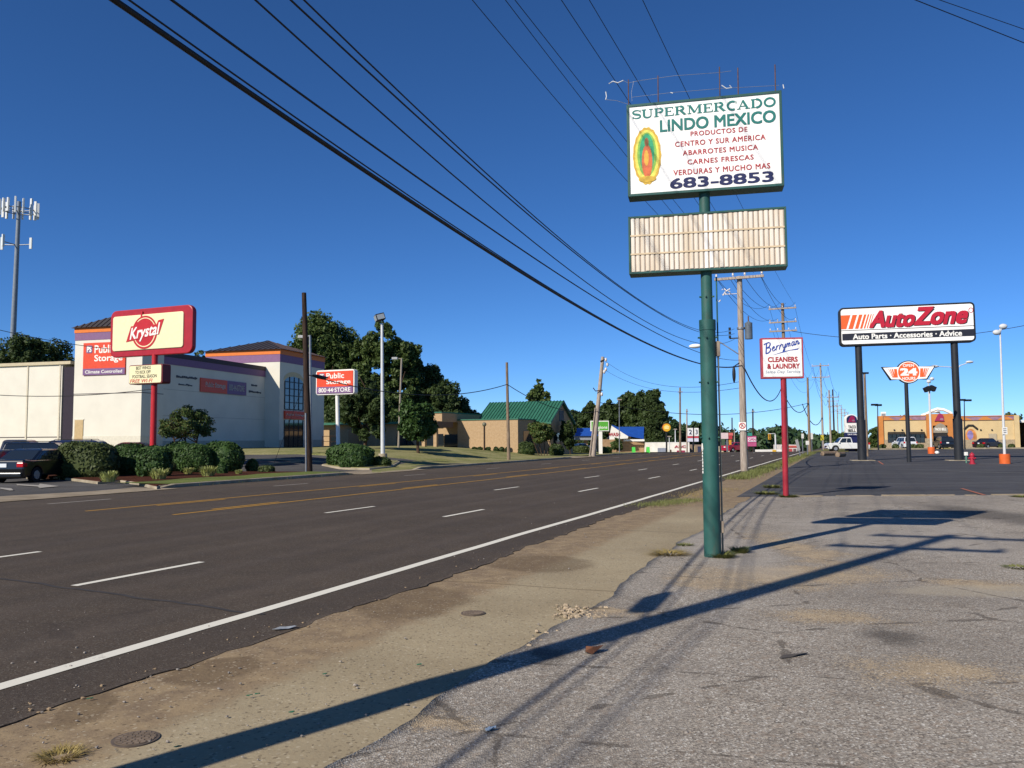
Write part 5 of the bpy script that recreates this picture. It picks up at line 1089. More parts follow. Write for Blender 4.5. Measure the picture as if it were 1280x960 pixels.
# ================================================================== LEFT SIDE: STORAGE BUILDING
YP = R(-15); PA_ = gat(175.5, 63); st = thing('storage_building', 'white two-storey storage building with orange and purple bands and metal hip roofs', 'building', PA_, YP)
FL = Fr(PA_, YP); FS_ = Fr(PA_, YP+math.pi/2)         # lit end, shaded street side
M_wallw = paint('#d8d2c2', .85, .04, .6); M_wallg = M_wallw; M_po = paint('#d8742a', .6, .06); M_pp = paint('#7d5a7c', .6, .06); M_cap = paint('#3c2c30', .6, .1); M_roof = paint('#4a4542', .45, .12, 2, metal=.2); M_psr = paint('#d8492a', .45, .05); M_psp = paint('#775880', .5, .05); M_tand = paint('#b99f74', .7, .06)
x92 = FL.lp(92, 500)[0]; zT = FL.lp(92, 411)[1]; yA = FS_.lp(204, 500)[0]; FSb = Fr(PA_-FS_.n*.35, YP+math.pi/2); yB = FSb.lp(331, 500)[0]; zW = FSb.lp(331, 459)[1]; FT = Fr(PA_+FS_.n*1.25, YP+math.pi/2); yT0 = yB; yT1 = FT.lp(405, 500)[0]; zT2 = FT.lp(349, 436.5)[1]
def bx(x0, x1, y0, y1, z0, z1, nm, mt, pr, bev=0): mb = MB(); mb.box(x0, x1, y0, y1, z0, z1); return mb.build(nm, mt, pr, bevel=bev)
def hip(x0, x1, y0, y1, z, h, over, parent, ridge_y=None):
    """standing-seam hip roof with ribs"""
    x0 -= over; x1 += over; y0 -= over; y1 += over; cx, cy = (x0+x1)/2, (y0+y1)/2; A = [(x0, y0, z), (x1, y0, z), (x1, y1, z), (x0, y1, z)]; P = (cx, cy, z+h); mb = MB(); mb.add(A+[P], [(0, 1, 4), (1, 2, 4), (2, 3, 4), (3, 0, 4), (3, 2, 1, 0)]); r_ = mb.build('roof', M_roof, parent)
    rb = MB(); n = 14
    for e in range(4):
        a, b_ = Vector(A[e]), Vector(A[(e+1) % 4]); Pv = Vector(P); mid = (a+b_)/2
        for i in range(1, n):
            s_ = a.lerp(b_, i/n); t = 1-abs(i/n-.5)*2; end = s_+(Pv-mid)*t*.985
            rb.cyl(s_+Vector((0, 0, .03)), end+Vector((0, 0, .03)), .035, n=4, caps=False)
    rb.build('seam', M_cap, r_); return r_
t1 = bx(x92, 0, 0, yA, -.6, zT, 'wall', M_wallw, st); bx(x92-.06, .06, -.06, yA+.05, zT-.36, zT+.02, 'orange_band', M_po, st); bx(x92-.03, .03, -.03, yA+.02, zT-.95, zT-.36, 'purple_band', M_pp, st); hip(x92, 0, 0, yA, zT+.03, 1.15, .25, st)
bx(x92-.012, .012, -.015, yA, zT-5.2, zT-5.15, 'wall_joint', M_cap, st)
q = FL.rect(92, 545, 175, 561); bx(x92-.015, .02, -.03, yA+.01, -.5, q[3], 'base_course', paint('#cfc8b6', .85, .06), st)
q = FL.rect(93.5, 525, 104, 553); d_ = bx(q[0], q[1], -.05, .02, -.1, q[3], 'door', M_tand, st); bx(q[0]-.06, q[1]+.06, -.045, .01, q[3], q[3]+.08, 'door_frame', paint('#cfc8b6', .85, .06), d_)
def ps_panel(parent, x0, x1, z0, z1, y, strip, stripcol, whole=True, frac=.25):
    """orange panel with two-line name, small mark and a purple strip"""
    mb = MB(); mb.box(x0, x1, y-.06, y+.04, z0, z1); p = mb.build('sign_panel', M_psr, parent); h = z1-z0; w_ = x1-x0
    mb = MB(); mb.box(x0+.004, x1-.004, y-.075, y-.05, z0+.004, z0+h*frac); s_ = mb.build('strip', stripcol, p)
    text(p, 'Public', x0+.27*w_, x0+.76*w_, z0+h*.67, z0+h*.92, y-.068, M_white_b, .022); text(p, 'Storage', x0+.27*w_, x0+.94*w_, z0+h*.36, z0+h*.62, y-.068, M_white_b, .022)
    mb = MB(); mb.prism(rrect(x0+.07*w_, x0+.22*w_, z0+h*.68, z0+h*.92, .03*w_, 3), y-.075, y-.05); lg = mb.build('logo', M_psp, p); text(lg, 'PS', x0+.09*w_, x0+.2*w_, z0+h*.71, z0+h*.89, y-.08, M_white_b, .04)
    text(s_, strip, x0+.06*w_, x0+.94*w_, z0+h*.05, z0+h*(frac-.05), y-.083, M_white_b, .016); return p
q = FL.rect(105, 428, 157.5, 468.5); ps_panel(t1, q[0], q[1], q[2], q[3], -.03, 'Climate Controlled', M_psp, frac=.2)
# shaded street wall
bx(-6, -.35, yA, yB, -.6, zW, 'wall', M_wallg, st); bx(-6.1, -.28, yA, yB, zW-.36, zW+.05, 'coping', M_cap, st); bx(-6, -.30, yA, yB, zW-.95, zW-.36, 'purple_band', M_pp, st)
for f_ in (.35, .62): bx(-.36, -.335, yA, yB, zW*f_, zW*f_+.04, 'wall_joint', paint('#b9b3a6', .8, .05), st)
bx(-.36, -.31, yA, yB, -.5, .75, 'base_course', paint('#b5af9f', .85, .06), st)
a0 = FSb.lp(249.5, 480)[0]; a1 = FSb.lp(307, 481)[0]; za = FSb.lp(249.5, 489.5)[1]; zb_ = FSb.lp(249.5, 472)[1]
mb = MB(); mb.box(-.33, -.25, a0, a0+(a1-a0)*.56, za, zb_); pn = mb.build('street_panel', M_psr, st); mb = MB(); mb.box(-.325, -.255, a0+(a1-a0)*.56, a1, za, zb_); pv = mb.build('strip', M_psp, pn)
def text_side(parent, s, y0, y1, z0, z1, x, mat, bold=.02):
    v, f = text_mesh(s, bold); mn, mx = v.min(0), v.max(0); mb = MB(); mb.add([(x, y0+(p[0]-mn[0])/(mx[0]-mn[0])*(y1-y0), z0+(p[1]-mn[1])/(mx[1]-mn[1])*(z1-z0)) for p in v], f); return mb.build('lettering', mat, parent)
h_ = zb_-za; L_ = a1-a0
text_side(pn, 'Public Storage', a0+.1*L_, a0+.52*L_, za+.28*h_, zb_-.25*h_, -.24, M_white_b); text_side(pv, '800-44-STORE', a0+.6*L_, a0+.95*L_, za+.28*h_, zb_-.25*h_, -.24, M_white_b)
M_let = paint('#4a4a52', .6, .1)
for c0, c1, r0, r1 in ((220, 246, 470, 473.5), (223, 240, 479.5, 482.5), (314, 322, 480.5, 483), (311, 326.5, 488.5, 491.5)):
    y0_, y1_ = FSb.lp(c0, 480)[0], FSb.lp(c1, 480)[0]; z0_, z1_ = FSb.lp((c0+c1)/2, r1)[1], FSb.lp((c0+c1)/2, r0)[1]; mb = MB(); rg = random.Random(c0); y_ = y0_
    while y_ < y1_-.1: w_ = rg.uniform(.1, .24); mb.box(-.345, -.31, y_, min(y_+w_, y1_), z0_+rg.uniform(0, .06), z1_-rg.uniform(0, .1)); y_ += w_+.06
    mb.build('raised_letters', M_let, st)
# right tower with glass
T2x = 1.25; xl = -7.0
t2 = bx(xl, T2x, yT0, yT1, -.6, zT2, 'wall', M_wallw, st); bx(xl-.06, T2x+.06, yT0-.06, yT1+.06, zT2-.45, zT2+.02, 'orange_band', M_po, st); bx(xl-.03, T2x+.03, yT0-.03, yT1+.03, zT2-1.2, zT2-.45, 'purple_band', M_pp, st); hip(xl, T2x, yT0, yT1, zT2+.03, 1.5, .3, st)
bx(T2x-.01, T2x+.02, yT0+.0, yT1, -.5, .8, 'base_course', paint('#b5af9f', .85, .06), st)
def fy(px, py): return FT.lp(px, py)
g0, g1 = fy(355.5, 500)[0], fy(378.5, 500)[0]; zg0, zg1 = fy(366, 512)[1], fy(366, 478)[1]; P_ = [(g0, zg0), (g1, zg0), (g1, zg1)]+[((g0+g1)/2+(g1-g0)/2*math.cos(R(a)), zg1+.55*math.sin(R(a))) for a in range(15, 180, 15)]+[(g0, zg1)]
TO = Matrix(((0, -1, 0, T2x), (1, 0, 0, 0), (0, 0, 1, 0), (0, 0, 0, 1)))   # local (x along street, y depth, z) onto the tower's street face
mb = MB(); mb.prism(P_, -.03, .05, TO); wn = mb.build('arched_window', paint('#3b4a5c', .1, .1, 1, spec=.8), st); mb = MB()
for i in range(5): y_ = g0+(g1-g0)*i/4; mb.box(y_-.05, y_+.05, -.07, 0, zg0, zg1+(.5 if 0 < i < 4 else 0), TO)
for i in range(5): z_ = zg0+(zg1-zg0)*i/4; mb.box(g0, g1, -.065, 0, z_-.04, z_+.04, TO)
mb.build('mullions', M_trim, wn); e0, e1 = fy(354, 500)[0], fy(380, 500)[0]
mb = MB(); P2_ = [(e0, zg1+.1), (e1, zg1+.1)]+[((e0+e1)/2+(e1-e0)/2*math.cos(R(a)), zg1+.1+.95*math.sin(R(a))) for a in range(15, 180, 15)]; mb.prism(P2_, -.02, .05, TO); mb.build('arch_trim', paint('#cdbb95', .8, .05), wn)
z0_, z1_ = fy(367, 524)[1], fy(367, 514)[1]; mb = MB(); mb.box(e0+.1, e1, -.2, 0, z0_, z1_, TO); pe = mb.build('entrance_panel', M_psr, st); text_side(pe, 'Public Storage', e0+.3, e1-.2, z0_+.25, z1_-.25, T2x+.215, M_white_b)
z1_ = fy(367, 525)[1]; mb = MB(); mb.box(g0, g1, -.03, .05, -.3, z1_, TO); en = mb.build('entrance_glass', M_glassd, st); mb = MB()
for i in range(5): y_ = g0+(g1-g0)*i/4; mb.box(y_-.05, y_+.05, -.06, 0, -.3, z1_, TO)
mb.box(g0, g1, -.06, 0, z1_*.6, z1_*.6+.08, TO); mb.build('door_frame', M_trim, en)
# low wing to the left
wx0 = FL.lp(-40, 500)[0]-4; PW = Fr(PA_-FL.n*1.6, YP); zw = PW.lp(40, 457)[1]
q = PW.rect(0, 456, 84, 560); xw1 = PW.lp(77, 500)[0]; bx(wx0, xw1, 1.6, 14, -.6, zw, 'wall', M_wallw, st); bx(wx0-.1, xw1+.9, 1.45, 14.1, zw, zw+.25, 'coping', paint('#bfb294', .8, .06), st); bx(xw1, x92, 3.2, 14, -.6, zw, 'recess_wall_darkened', paint('#4c463e', .85, .06), st); bx(x92-2.35, x92-.03, 1.45, 1.9, -.4, zw-.25, 'recess_shade_panel', paint('#2c2430', .8, .08), st)  # recess shade put into the colour: darkened wall and an added dark panel
for px_ in (34, 74.5): x_ = PW.lp(px_, 500)[0]; bx(x_-.07, x_+.07, 1.54, 1.65, -.5, zw, 'pilaster', paint('#cbc1ac', .8, .06), st)
bx(wx0, xw1, 1.575, 1.61, 1.1, 1.16, 'wall_joint', M_cap, st)

# ================================================================== BURGER SIGN
YK = -HEAD; PK = G(190.5, 591); fk = Fr(PK, YK); M_kr = paint('#b8262a', .4, .08, 3); M_cream = paint('#e6dcae', .45, .03)
ks = thing('burger_sign', 'rounded red-framed cream sign with red round logo over a letter board on red post', 'pole sign', PK, YK)
def k4(tl, tr, br, bl): 
    a, b_, c, d = (fk.lp(*p_) for p_ in (tl, tr, br, bl)); return (a[0]+d[0])/2, (b_[0]+c[0])/2, (c[1]+d[1])/2, (a[1]+b_[1])/2
x0, x1, z0, z1 = k4((140, 389), (243, 381.5), (243.5, 441), (141, 448)); 
mb = MB(); mb.cyl((0, 0, -.1), (0, 0, z0+.1), .17, .16, 18); mb.build('post', M_kr, ks)
mb = MB(); mb.prism(rrect(x0, x1, z0, z1, .42, 7), -.15, .15); cb = mb.build('cabinet', paint('#a3222c', .4, .08, 3), ks, bevel=.05)
w_, h_ = x1-x0, z1-z0; mb = MB(); mb.prism(rrect(x0+.04*w_, x1-.1*w_, z0+.13*h_, z1-.13*h_, .16, 6), -.21, -.13); fc_ = mb.build('face', M_cream, ks, bevel=.03)
cx, cz = x0+.44*w_, z0+.49*h_; r_ = .35*h_
mb = MB(); mb.prism(circ(cx, cz, r_, r_, 36), -.222, -.2); lg = mb.build('logo', M_kr, fc_)
strokes(lg, [(arc(cx, cz, r_*.8, r_*.83, 175, 355, 24), (.04, .07)), (arc(cx, cz, r_*.84, r_*.86, 25, 130, 16), .05)], cx-r_*.83, cx+r_*.83, cz-r_*.85, cz+r_*.86, -.226, M_cream)
mb = MB(); mb.prism([(cx-.34*r_, cz+r_*.85), (cx-.22*r_, cz+r_*.85), (cx-.2*r_, cz+r_*1.3), (cx-.32*r_, cz+r_*1.3)], -.221, -.2); mb.build('logo_stem', M_kr, lg)
sw = r_*1.34; sl = .2*r_; mb = MB(); mb.prism([(cx-sw-.1*r_, cz-.52*r_), (cx+sw*.85, cz-.18*r_), (cx+sw*1.12, cz+.72*r_), (cx+sw*.8, cz+.66*r_), (cx+sw*.7, cz+.42*r_), (cx-sw*.8, cz+.42*r_)], -.232, -.2); bn = mb.build('banner', M_kr, lg)
text(bn, 'Krystal', cx-sw*.86, cx+sw*.92, cz-.5*r_, cz+.42*r_, -.238, M_white_b, .022, .25, rise=.1)
x0, x1, z0, z1 = k4((166, 457), (208, 455.5), (209, 479.5), (167, 481)); mb = MB(); mb.prism(rrect(x0, x1, z0, z1, .12, 4), -.3, .3); rb_ = mb.build('reader_cabinet', paint('#6d2226', .5, .1), ks, bevel=.02)
mb = MB(); mb.prism(rrect(x0+.05, x1-.08, z0+.05, z1-.05, .09, 4), -.325, -.29); rf = mb.build('reader_face', M_cream, rb_); w_, h_ = x1-x0, z1-z0
for s_, a, b_, c, d in (('BEST WINGS', .22, .66, .75, .92), ('TO KICK OFF', .2, .66, .53, .7), ('FOOTBALL SEASON', .12, .84, .31, .48)): text(rf, s_, x0+a*w_, x0+b_*w_, z0+c*h_, z0+d*h_, -.329, M_black, .014)
text(rf, 'FREE WI-FI', x0+.05*w_, x0+.72*w_, z0+.08*h_, z0+.26*h_, -.329, M_kr, .016, .2)
# storage pole sign
PQ = G(431, 583); PQ = gat(423.5, PQ.y); fq = Fr(PQ, YK); ss = thing('storage_sign', 'orange and purple storage sign on a white pole over the round clipped bush', 'pole sign', PQ, YK)
x0 = (fq.lp(397, 464)[0]+fq.lp(397.5, 494)[0])/2; x1 = (fq.lp(445.5, 461)[0]+fq.lp(445, 492)[0])/2; z1 = (fq.lp(397, 464)[1]+fq.lp(445.5, 461)[1])/2; z0 = (fq.lp(397.5, 494.5)[1]+fq.lp(445, 492.5)[1])/2
xm = fq.lp(421.5, 495)[0]; mb = MB(); mb.cyl((0, 0, -.1), (xm, 0, z0+.1), .13, .12, 12); mb.build('pole', M_white_b, ss); mb = MB(); mb.prism(rrect(x0, x1, z0, z1, .18, 5), -.2, .2); cb = mb.build('cabinet', M_white_b, ss, bevel=.02); ps_panel(cb, x0+.09, x1-.09, z0+.09, z1-.09, -.18, '800·44·STORE', M_psp, frac=.3)

# ================================================================== LEFT POLES AND LAMPS
PD = G(386.5, 592); fd = Fr(PD, 0); t = thing('utility_pole', 'dark weathered wooden pole standing before the storage building', 'utility pole', PD); xt, zt_ = fd.lp(380, 366); mb = MB(); mb.cyl((0, 0, -.2), (xt, 0, zt_), .19, .12, 14); mb.build('pole', W_DARK, t)
mb = MB(); mb.cyl((-.12, -.17, 0), (-.1+xt*.2, -.17, 3.2), .05, n=8); mb.build('riser', M_steel, t)
def arm_lamp(label, px, py, tpx, tpy, hx0, hx1, hy, D=None, mat=None):
    P = G(px, py) if D is None else gat(px, D); f_ = Fr(P, 0); t = thing('light_pole', label, 'light pole', P); xt, zt_ = f_.lp(tpx, tpy); mb = MB(); mb.cyl((0, 0, -.2), (xt, 0, zt_), .1, .075, 10); mb.build('pole', mat or M_steel, t); a = f_.lp(hx0, hy)[0]; b_ = f_.lp(hx1, hy)[0]; z = f_.lp(hx0, hy)[1]; mb = MB(); mb.box(a, b_, -.18, .18, z-.11, z+.1); mb.build('lamp_head', paint('#a7a8a6', .5, .1), t, bevel=.03); mb = MB(); mb.cyl((xt, 0, zt_-.05), (b_, 0, z), .04, n=6); mb.build('arm', mat or M_steel, t)
arm_lamp('grey lamp pole close behind the dark weathered pole', 389, 570, 387.5, 419, 373, 380.5, 421, D=58); arm_lamp('tan lamp pole with one head standing left of the small round tree', 498, 567, 502, 448, 490, 497, 448, D=72, mat=paint('#8f8577', .5, .1))
PL = G(478.5, 577); fl_ = Fr(PL, 0); t = thing('light_pole', 'tall white light pole with one big dark floodlight on top', 'light pole', PL); xt, zt_ = fl_.lp(477.5, 404); mb = MB(); mb.cyl((0, 0, .3), (xt, 0, zt_), .15, .09, 14); mb.build('pole', M_lp, t); mb = MB(); mb.cyl((0, 0, -.1), (0, 0, .55), .33, .3, 16); mb.build('base', M_kerb, t)
hx_, hz_ = fl_.lp(475, 397.5); MM = Matrix.Translation((hx_, 0, hz_)) @ Matrix.Rotation(R(-18), 4, 'Y') @ Matrix.Rotation(R(25), 4, 'Z'); mb = MB(); mb.box(-.33, .3, -.3, .25, -.2, .28, MM); lh = mb.build('floodlight', M_trim, t, bevel=.04); mb = MB(); mb.box(-.35, -.33, -.24, .2, -.15, .22, MM); mb.box(-.27, .24, -.31, -.3, -.14, .2, MM); mb.build('lens', paint('#9aa3a8', .15, .05), lh); mb = MB(); mb.tube([(xt, 0, zt_-.1), (xt+.12, 0, zt_+.1), (hx_+.15, 0, hz_-.15)], .05, 6); mb.build('bracket', M_trim, t)
Pw = G(636, 576); bare_pole('bare leaning wooden pole on the lawn before the green-roofed building', 636, 0, 453, .15, W_TAN, (), base=576, lean_px=-2.5)
Pn = G(741, 571); fn_ = Fr(Pn, 0); t = thing('utility_pole', 'pale leaning utility pole before the green bank sign', 'utility pole', Pn); xt, zt_ = fn_.lp(753.5, 446); mb = MB(); mb.cyl((0, 0, -.2), (xt, 0, zt_), .26, .16, 14); mb.build('pole', W_GREY, t)
f_at = lambda px, py: (lambda a: Vector((a[0], 0, a[1])))(fn_.lp(px, py)); mb = MB(); mb.tube([f_at(741, 485)+Vector((0, -.3, 0)), f_at(744, 489)+Vector((0, -.3, 0)), f_at(753, 488)+Vector((0, -.3, 0))], .05, 5); mb.tube([f_at(750, 452)+Vector((0, -.2, 0)), f_at(757, 449)+Vector((0, -.2, 0))], .06, 5); mb.build('bracket', W_DARK, t); mb = MB()
for p_ in ((757, 450), (759, 456), (757, 462), (755, 465), (752, 493)): mb.ell(f_at(*p_)+Vector((0, -.2, 0)), (.13, .13, .2), 8, 6)
mb.build('insulator', M_glazed, t); mb = MB(); mb.cyl(f_at(740.5, 571)+Vector((-.3, -.2, 0)), f_at(747, 510)+Vector((-.25, -.2, 0)), .06, n=8); mb.build('riser', W_GREY, t)
f_ = Fr(PD, 0); pd = lambda y: (lambda a: PD+Vector((a[0], 0, a[1])))(f_.lp(383, y))
pw_ = (lambda a: Pw+Vector((a[0], -.1, a[1])))(Fr(Pw, 0).lp(634, 480.5)); pn_ = (lambda a: Pn+Vector((a[0], -.1, a[1])))(fn_.lp(748, 503))
wire('black cable from dark weathered pole sagging to the bare lawn pole', pd(468), pw_, 1.0, .03, 'telecom_cable', 'left side cables'); wire('black cable sagging from bare lawn pole to pale leaning pole', pw_, pn_+Vector((0, 0, -.9)), .85, .03, 'telecom_cable', 'left side cables')
mb = MB(); a = pd(468.5); d = (pw_-a).normalized(); mb.tube([a+d*.5, a+d*.9+Vector((0, 0, -.06)), a+d*1.5+Vector((0, 0, -.12)), a+d*1.9+Vector((0, 0, -.1))], [.03, .11, .11, .03], 8); tag(mb.build('splice_closure', M_black), 'black splice case on the cable right of the dark weathered pole', 'splice case')
wire('long span of cable crossing the road from pale leaning pole to the right row', pn_, Vector(row[3][0])+Vector((0, 0, at(1003, 504, row[3][0].y).z-row[3][0].z)), 1.3, .03, 'telecom_cable', 'left side cables')
for y0_, y1_, sg in ((452, 470, 1.2), (463, 478, 1.0)): wire('faint thin line over the far road from the top of the pale leaning pole', (lambda a: Pn+Vector((a[0], -.1, a[1])))(fn_.lp(757, y0_)), at(930, y1_+6, P1.y+2), sg, .012, 'power_line', 'left side cables')
wire('upper thin wire from left edge running behind the burger sign', at(-60, 397, 52), at(215, 441, 60), .5, .02, 'power_line', 'left side cables'); wire('lower thin wire sagging from left edge to the burger sign post', at(-60, 489, 46), PK+Vector((0, 0, fk.lp(190, 486)[1])), .35, .02, 'power_line', 'left side cables')
wire('slack guy wire from dark weathered pole to the ground at its left', pd(470), G(343, 578), .0, .012, 'guy_wire', 'left side cables')
# cell tower
PC = gat(12, 150); fc2 = Fr(PC, 0); ct = thing('cell_tower', 'tall grey monopole cell tower with two rings of white antennas', 'cell tower', PC); zt_ = fc2.lp(24, 252)[1]; xt = -.9+fc2.lp(24, 252)[0]; mb = MB(); mb.cyl((-.25, 0, -1), (xt+.9, 0, zt_), .62, .33, 18); mb.build('mast', paint('#77808a', .5, .1, 2), ct)
M_ant = paint('#d4d6d4', .5, .06); 
for (yy, x0_, x1_, n_, hh) in ((262, 5, 46.5, 16, 2.9), (305, 3.5, 39.5, 3, 2.5)):
    z = fc2.lp(25, yy)[1]; cxm = fc2.lp(24 if n_ > 3 else 20.5, yy)[0]; rr = (fc2.lp(x1_, yy)[0]-fc2.lp(x0_, yy)[0])/2; mb = MB()
    pts = [(cxm+rr*math.cos(R(a)), rr*math.sin(R(a)), z-.1) for a in (0, 120, 240, 360)] if n_ > 3 else None
    if n_ > 3:
        pts = [(cxm+rr*.93*math.cos(R(a)), rr*.93*math.sin(R(a)), z-.2) for a in range(0, 361, 30)]; mb.tube(pts, .1, 5)
        for a in (0, 60, 120, 180, 240, 300): mb.cyl((cxm, 0, z-.3), (cxm+rr*.93*math.cos(R(a)), rr*.93*math.sin(R(a)), z-.2), .09, n=5)
    else:
        for a in (0, 180, 250): mb.cyl((cxm, 0, z-.2), (cxm+rr*math.cos(R(a)), rr*math.sin(R(a)), z-.1), .1, n=5)
    pl_ = mb.build('platform', M_steel, ct); rg = random.Random(n_)
    for i in range(n_): a = R(360*i/n_+rg.uniform(-6, 6)) if n_ > 3 else R((0, 180, 250)[i]); h2 = hh*rg.uniform(.75, 1.1); ax, ay = cxm+rr*math.cos(a), rr*math.sin(a); mb = MB(); mb.box(-.22, .22, -.14, .14, -h2*.45, h2*.55, Matrix.Translation((ax, ay, z)) @ Matrix.Rotation(a, 4, 'Z')); mb.build('antenna', M_ant, pl_, bevel=.02)

# ================================================================== GREEN-ROOFED BUILDING
YB = -HEAD; PB = gat(647.5, 86); fb_ = Fr(PB, YB); gb = thing('green_roofed_building', 'low tan brick building with green standing-seam gable roof behind the lawn', 'building', PB, YB)
def brick(h, d):
    k = NT('tan_brick'); co = k.co(); n = k.noise(co, 5, 5, .6); w_ = k.n.new('ShaderNodeTexWave'); w_.wave_type = 'BANDS'; w_.bands_direction = 'Z'; k.l.new(co, w_.inputs[0]); w_.inputs['Scale'].default_value = 2.2
    col = k.mix(k.ramp(n, .3, .7), hx(h), hx(d)); col = k.mix(k.ramp(w_.outputs[1], .0, .25, .35, 0), col, hx('#8f7c64')); return k.done(col, .88, .15)
M_br = brick('#b59a78', '#a88c6a'); M_gr = paint('#316551', .5, .12, 1.5); M_grd = paint('#24503f', .5, .1)
xw = fb_.lp(572, 545)[0]; zw = fb_.lp(610, 525)[1]; 
bx(xw, 0, 0, 12, -.6, zw, 'wall', M_br, gb); bx(xw-.08, .08, -.08, 12.1, zw, zw+.12, 'coping', M_gr, gb)
fg2 = Fr(PB-fb_.n*5, YB); xa = fg2.lp(595, 520)[0]; xb_ = fg2.lp(690, 520)[0]; ze = fg2.lp(690, 527)[1]; fr2 = Fr(PB-fb_.n*9, YB); zr_ = fr2.lp(697, 501)[1]; 
bx(xa+.3, xb_-.3, 5.2, 13, -.6, ze+.1, 'gable_wall', M_br, gb)
mb = MB(); mb.add([(xb_-.32, 5.3, ze), (xb_-.32, 12.9, ze), (xb_-.32, 9.0, zr_-.25), (xa+.32, 5.3, ze), (xa+.32, 12.9, ze), (xa+.32, 9.0, zr_-.25)], [(0, 1, 2), (3, 5, 4)]); mb.build('gable_end', M_br, gb)
mb = MB(); th = .18
mb.add([(xa, 4.7, ze-.05), (xb_, 4.7, ze-.05), (xb_, 9, zr_), (xa, 9, zr_), (xa, 13.3, ze-.05), (xb_, 13.3, ze-.05)]+[(xa, 4.7, ze-.05-th), (xb_, 4.7, ze-.05-th), (xb_, 9, zr_-th), (xa, 9, zr_-th), (xa, 13.3, ze-.05-th), (xb_, 13.3, ze-.05-th)], [(0, 1, 2, 3), (3, 2, 5, 4), (7, 6, 9, 8), (8, 9, 10, 11), (0, 6, 7, 1), (4, 5, 11, 10), (0, 3, 9, 6), (3, 4, 10, 9), (1, 7, 8, 2), (2, 8, 11, 5)]); rf_ = mb.build('roof', M_gr, gb); mb = MB(); n_ = 24
for i in range(n_+1): x_ = xa+(xb_-xa)*i/n_; mb.cyl((x_, 4.72, ze), (x_, 9, zr_+.04), .045, n=4, caps=False); mb.cyl((x_, 9, zr_+.04), (x_, 13.2, ze), .045, n=4, caps=False)
mb.build('seam', M_grd, rf_)
mb = MB(); mb.box(xb_-.31, xb_-.27, 8.2, 9.8, ze+.1, ze+1.3); mb.build('gable_louver', M_trim, gb)
mb = MB(); mb.box(xb_-.34, xb_-.26, 6.2, 8.2, -.2, 2.2); mb.build('window', M_glassd, gb); mb = MB(); mb.box(-.03, .04, 1.5, 4.4, -.2, 2.4); mb.build('window', M_glassd, gb)
# lower wing on the left with canopy
xz = fb_.lp(400, 545)[0]; x553 = fb_.lp(549, 545)[0]; x570 = fb_.lp(569, 545)[0]
bx(x553, xw-.02, -3.6, 9, fb_.lp(560, 528)[1], fb_.lp(560, 517.5)[1], 'parapet', M_br, gb); bx(x553-.1, xw, -3.7, 9.1, fb_.lp(560, 517.5)[1], fb_.lp(560, 517.5)[1]+.12, 'coping', M_gr, gb)
bx(x553-1, xw-.03, -4.6, -1, fb_.lp(560, 535)[1], fb_.lp(560, 527.5)[1], 'canopy', paint('#6b5848', .8, .12), gb)
for px_ in (553, 567): x_ = fb_.lp(px_, 545)[0]; bx(x_-.18, x_+.18, -4.3, -3.9, -.4, fb_.lp(560, 534)[1], 'canopy_post', M_br, gb)
bx(xz-6, x553, 4, 14, -.6, fb_.lp(500, 529)[1], 'wall', M_br, gb); bx(xz-6.2, x553, 3.2, 14.2, fb_.lp(500, 529)[1], fb_.lp(500, 526)[1], 'roof_edge', M_gr, gb); bx(x553, xw, 1.0, 9, -.6, fb_.lp(560, 527)[1], 'wall', M_br, gb)
for px_ in (480, 492, 505, 518, 532, 545): x_ = fb_.lp(px_, 545)[0]; bx(x_-.7, x_+.7, 3.96, 4.05, .3, 2.2, 'window', M_glassd, gb)
x_ = fb_.lp(560, 545)[0]; bx(x_-.9, x_+.9, .95, 1.03, 0, 2.1, 'door', M_glassd, gb)
bx(fb_.lp(404, 545)[0], fb_.lp(428, 545)[0], 1.2, 3.9, -.6, fb_.lp(415, 537)[1], 'side_block', M_br, gb)
Pk = gat(605.5, 83.5); fz = Fr(Pk, YB); t = thing('globe_lamp', 'short brown lamp post with round head against the tan brick wall', 'lamp post', Pk, YB); zt_ = fz.lp(605.5, 530.5)[1]; mb = MB(); mb.cyl((0, 0, -.1), (0, 0, zt_-.2), .09, n=10); mb.build('post', W_DARK, t); mb = MB(); mb.ell((0, 0, zt_), (.22, .22, .22), 12, 8); mb.build('lamp_head', paint('#6b6a58', .5, .1), t)
Pk = gat(403, 79); t = thing('handrail', 'thin metal handrail beside the right end of the storage building', 'railing', Pk, YB); mb = MB(); 
for x_ in (0, .9, 1.8): mb.cyl((x_, 0, -.1), (x_, 0, 1.1), .03, n=6)
mb.cyl((0, 0, 1.1), (1.8, 0, 1.1), .03, n=6); mb.cyl((0, 0, .6), (1.8, 0, .6), .025, n=6); mb.build('rail', W_DARK, t)
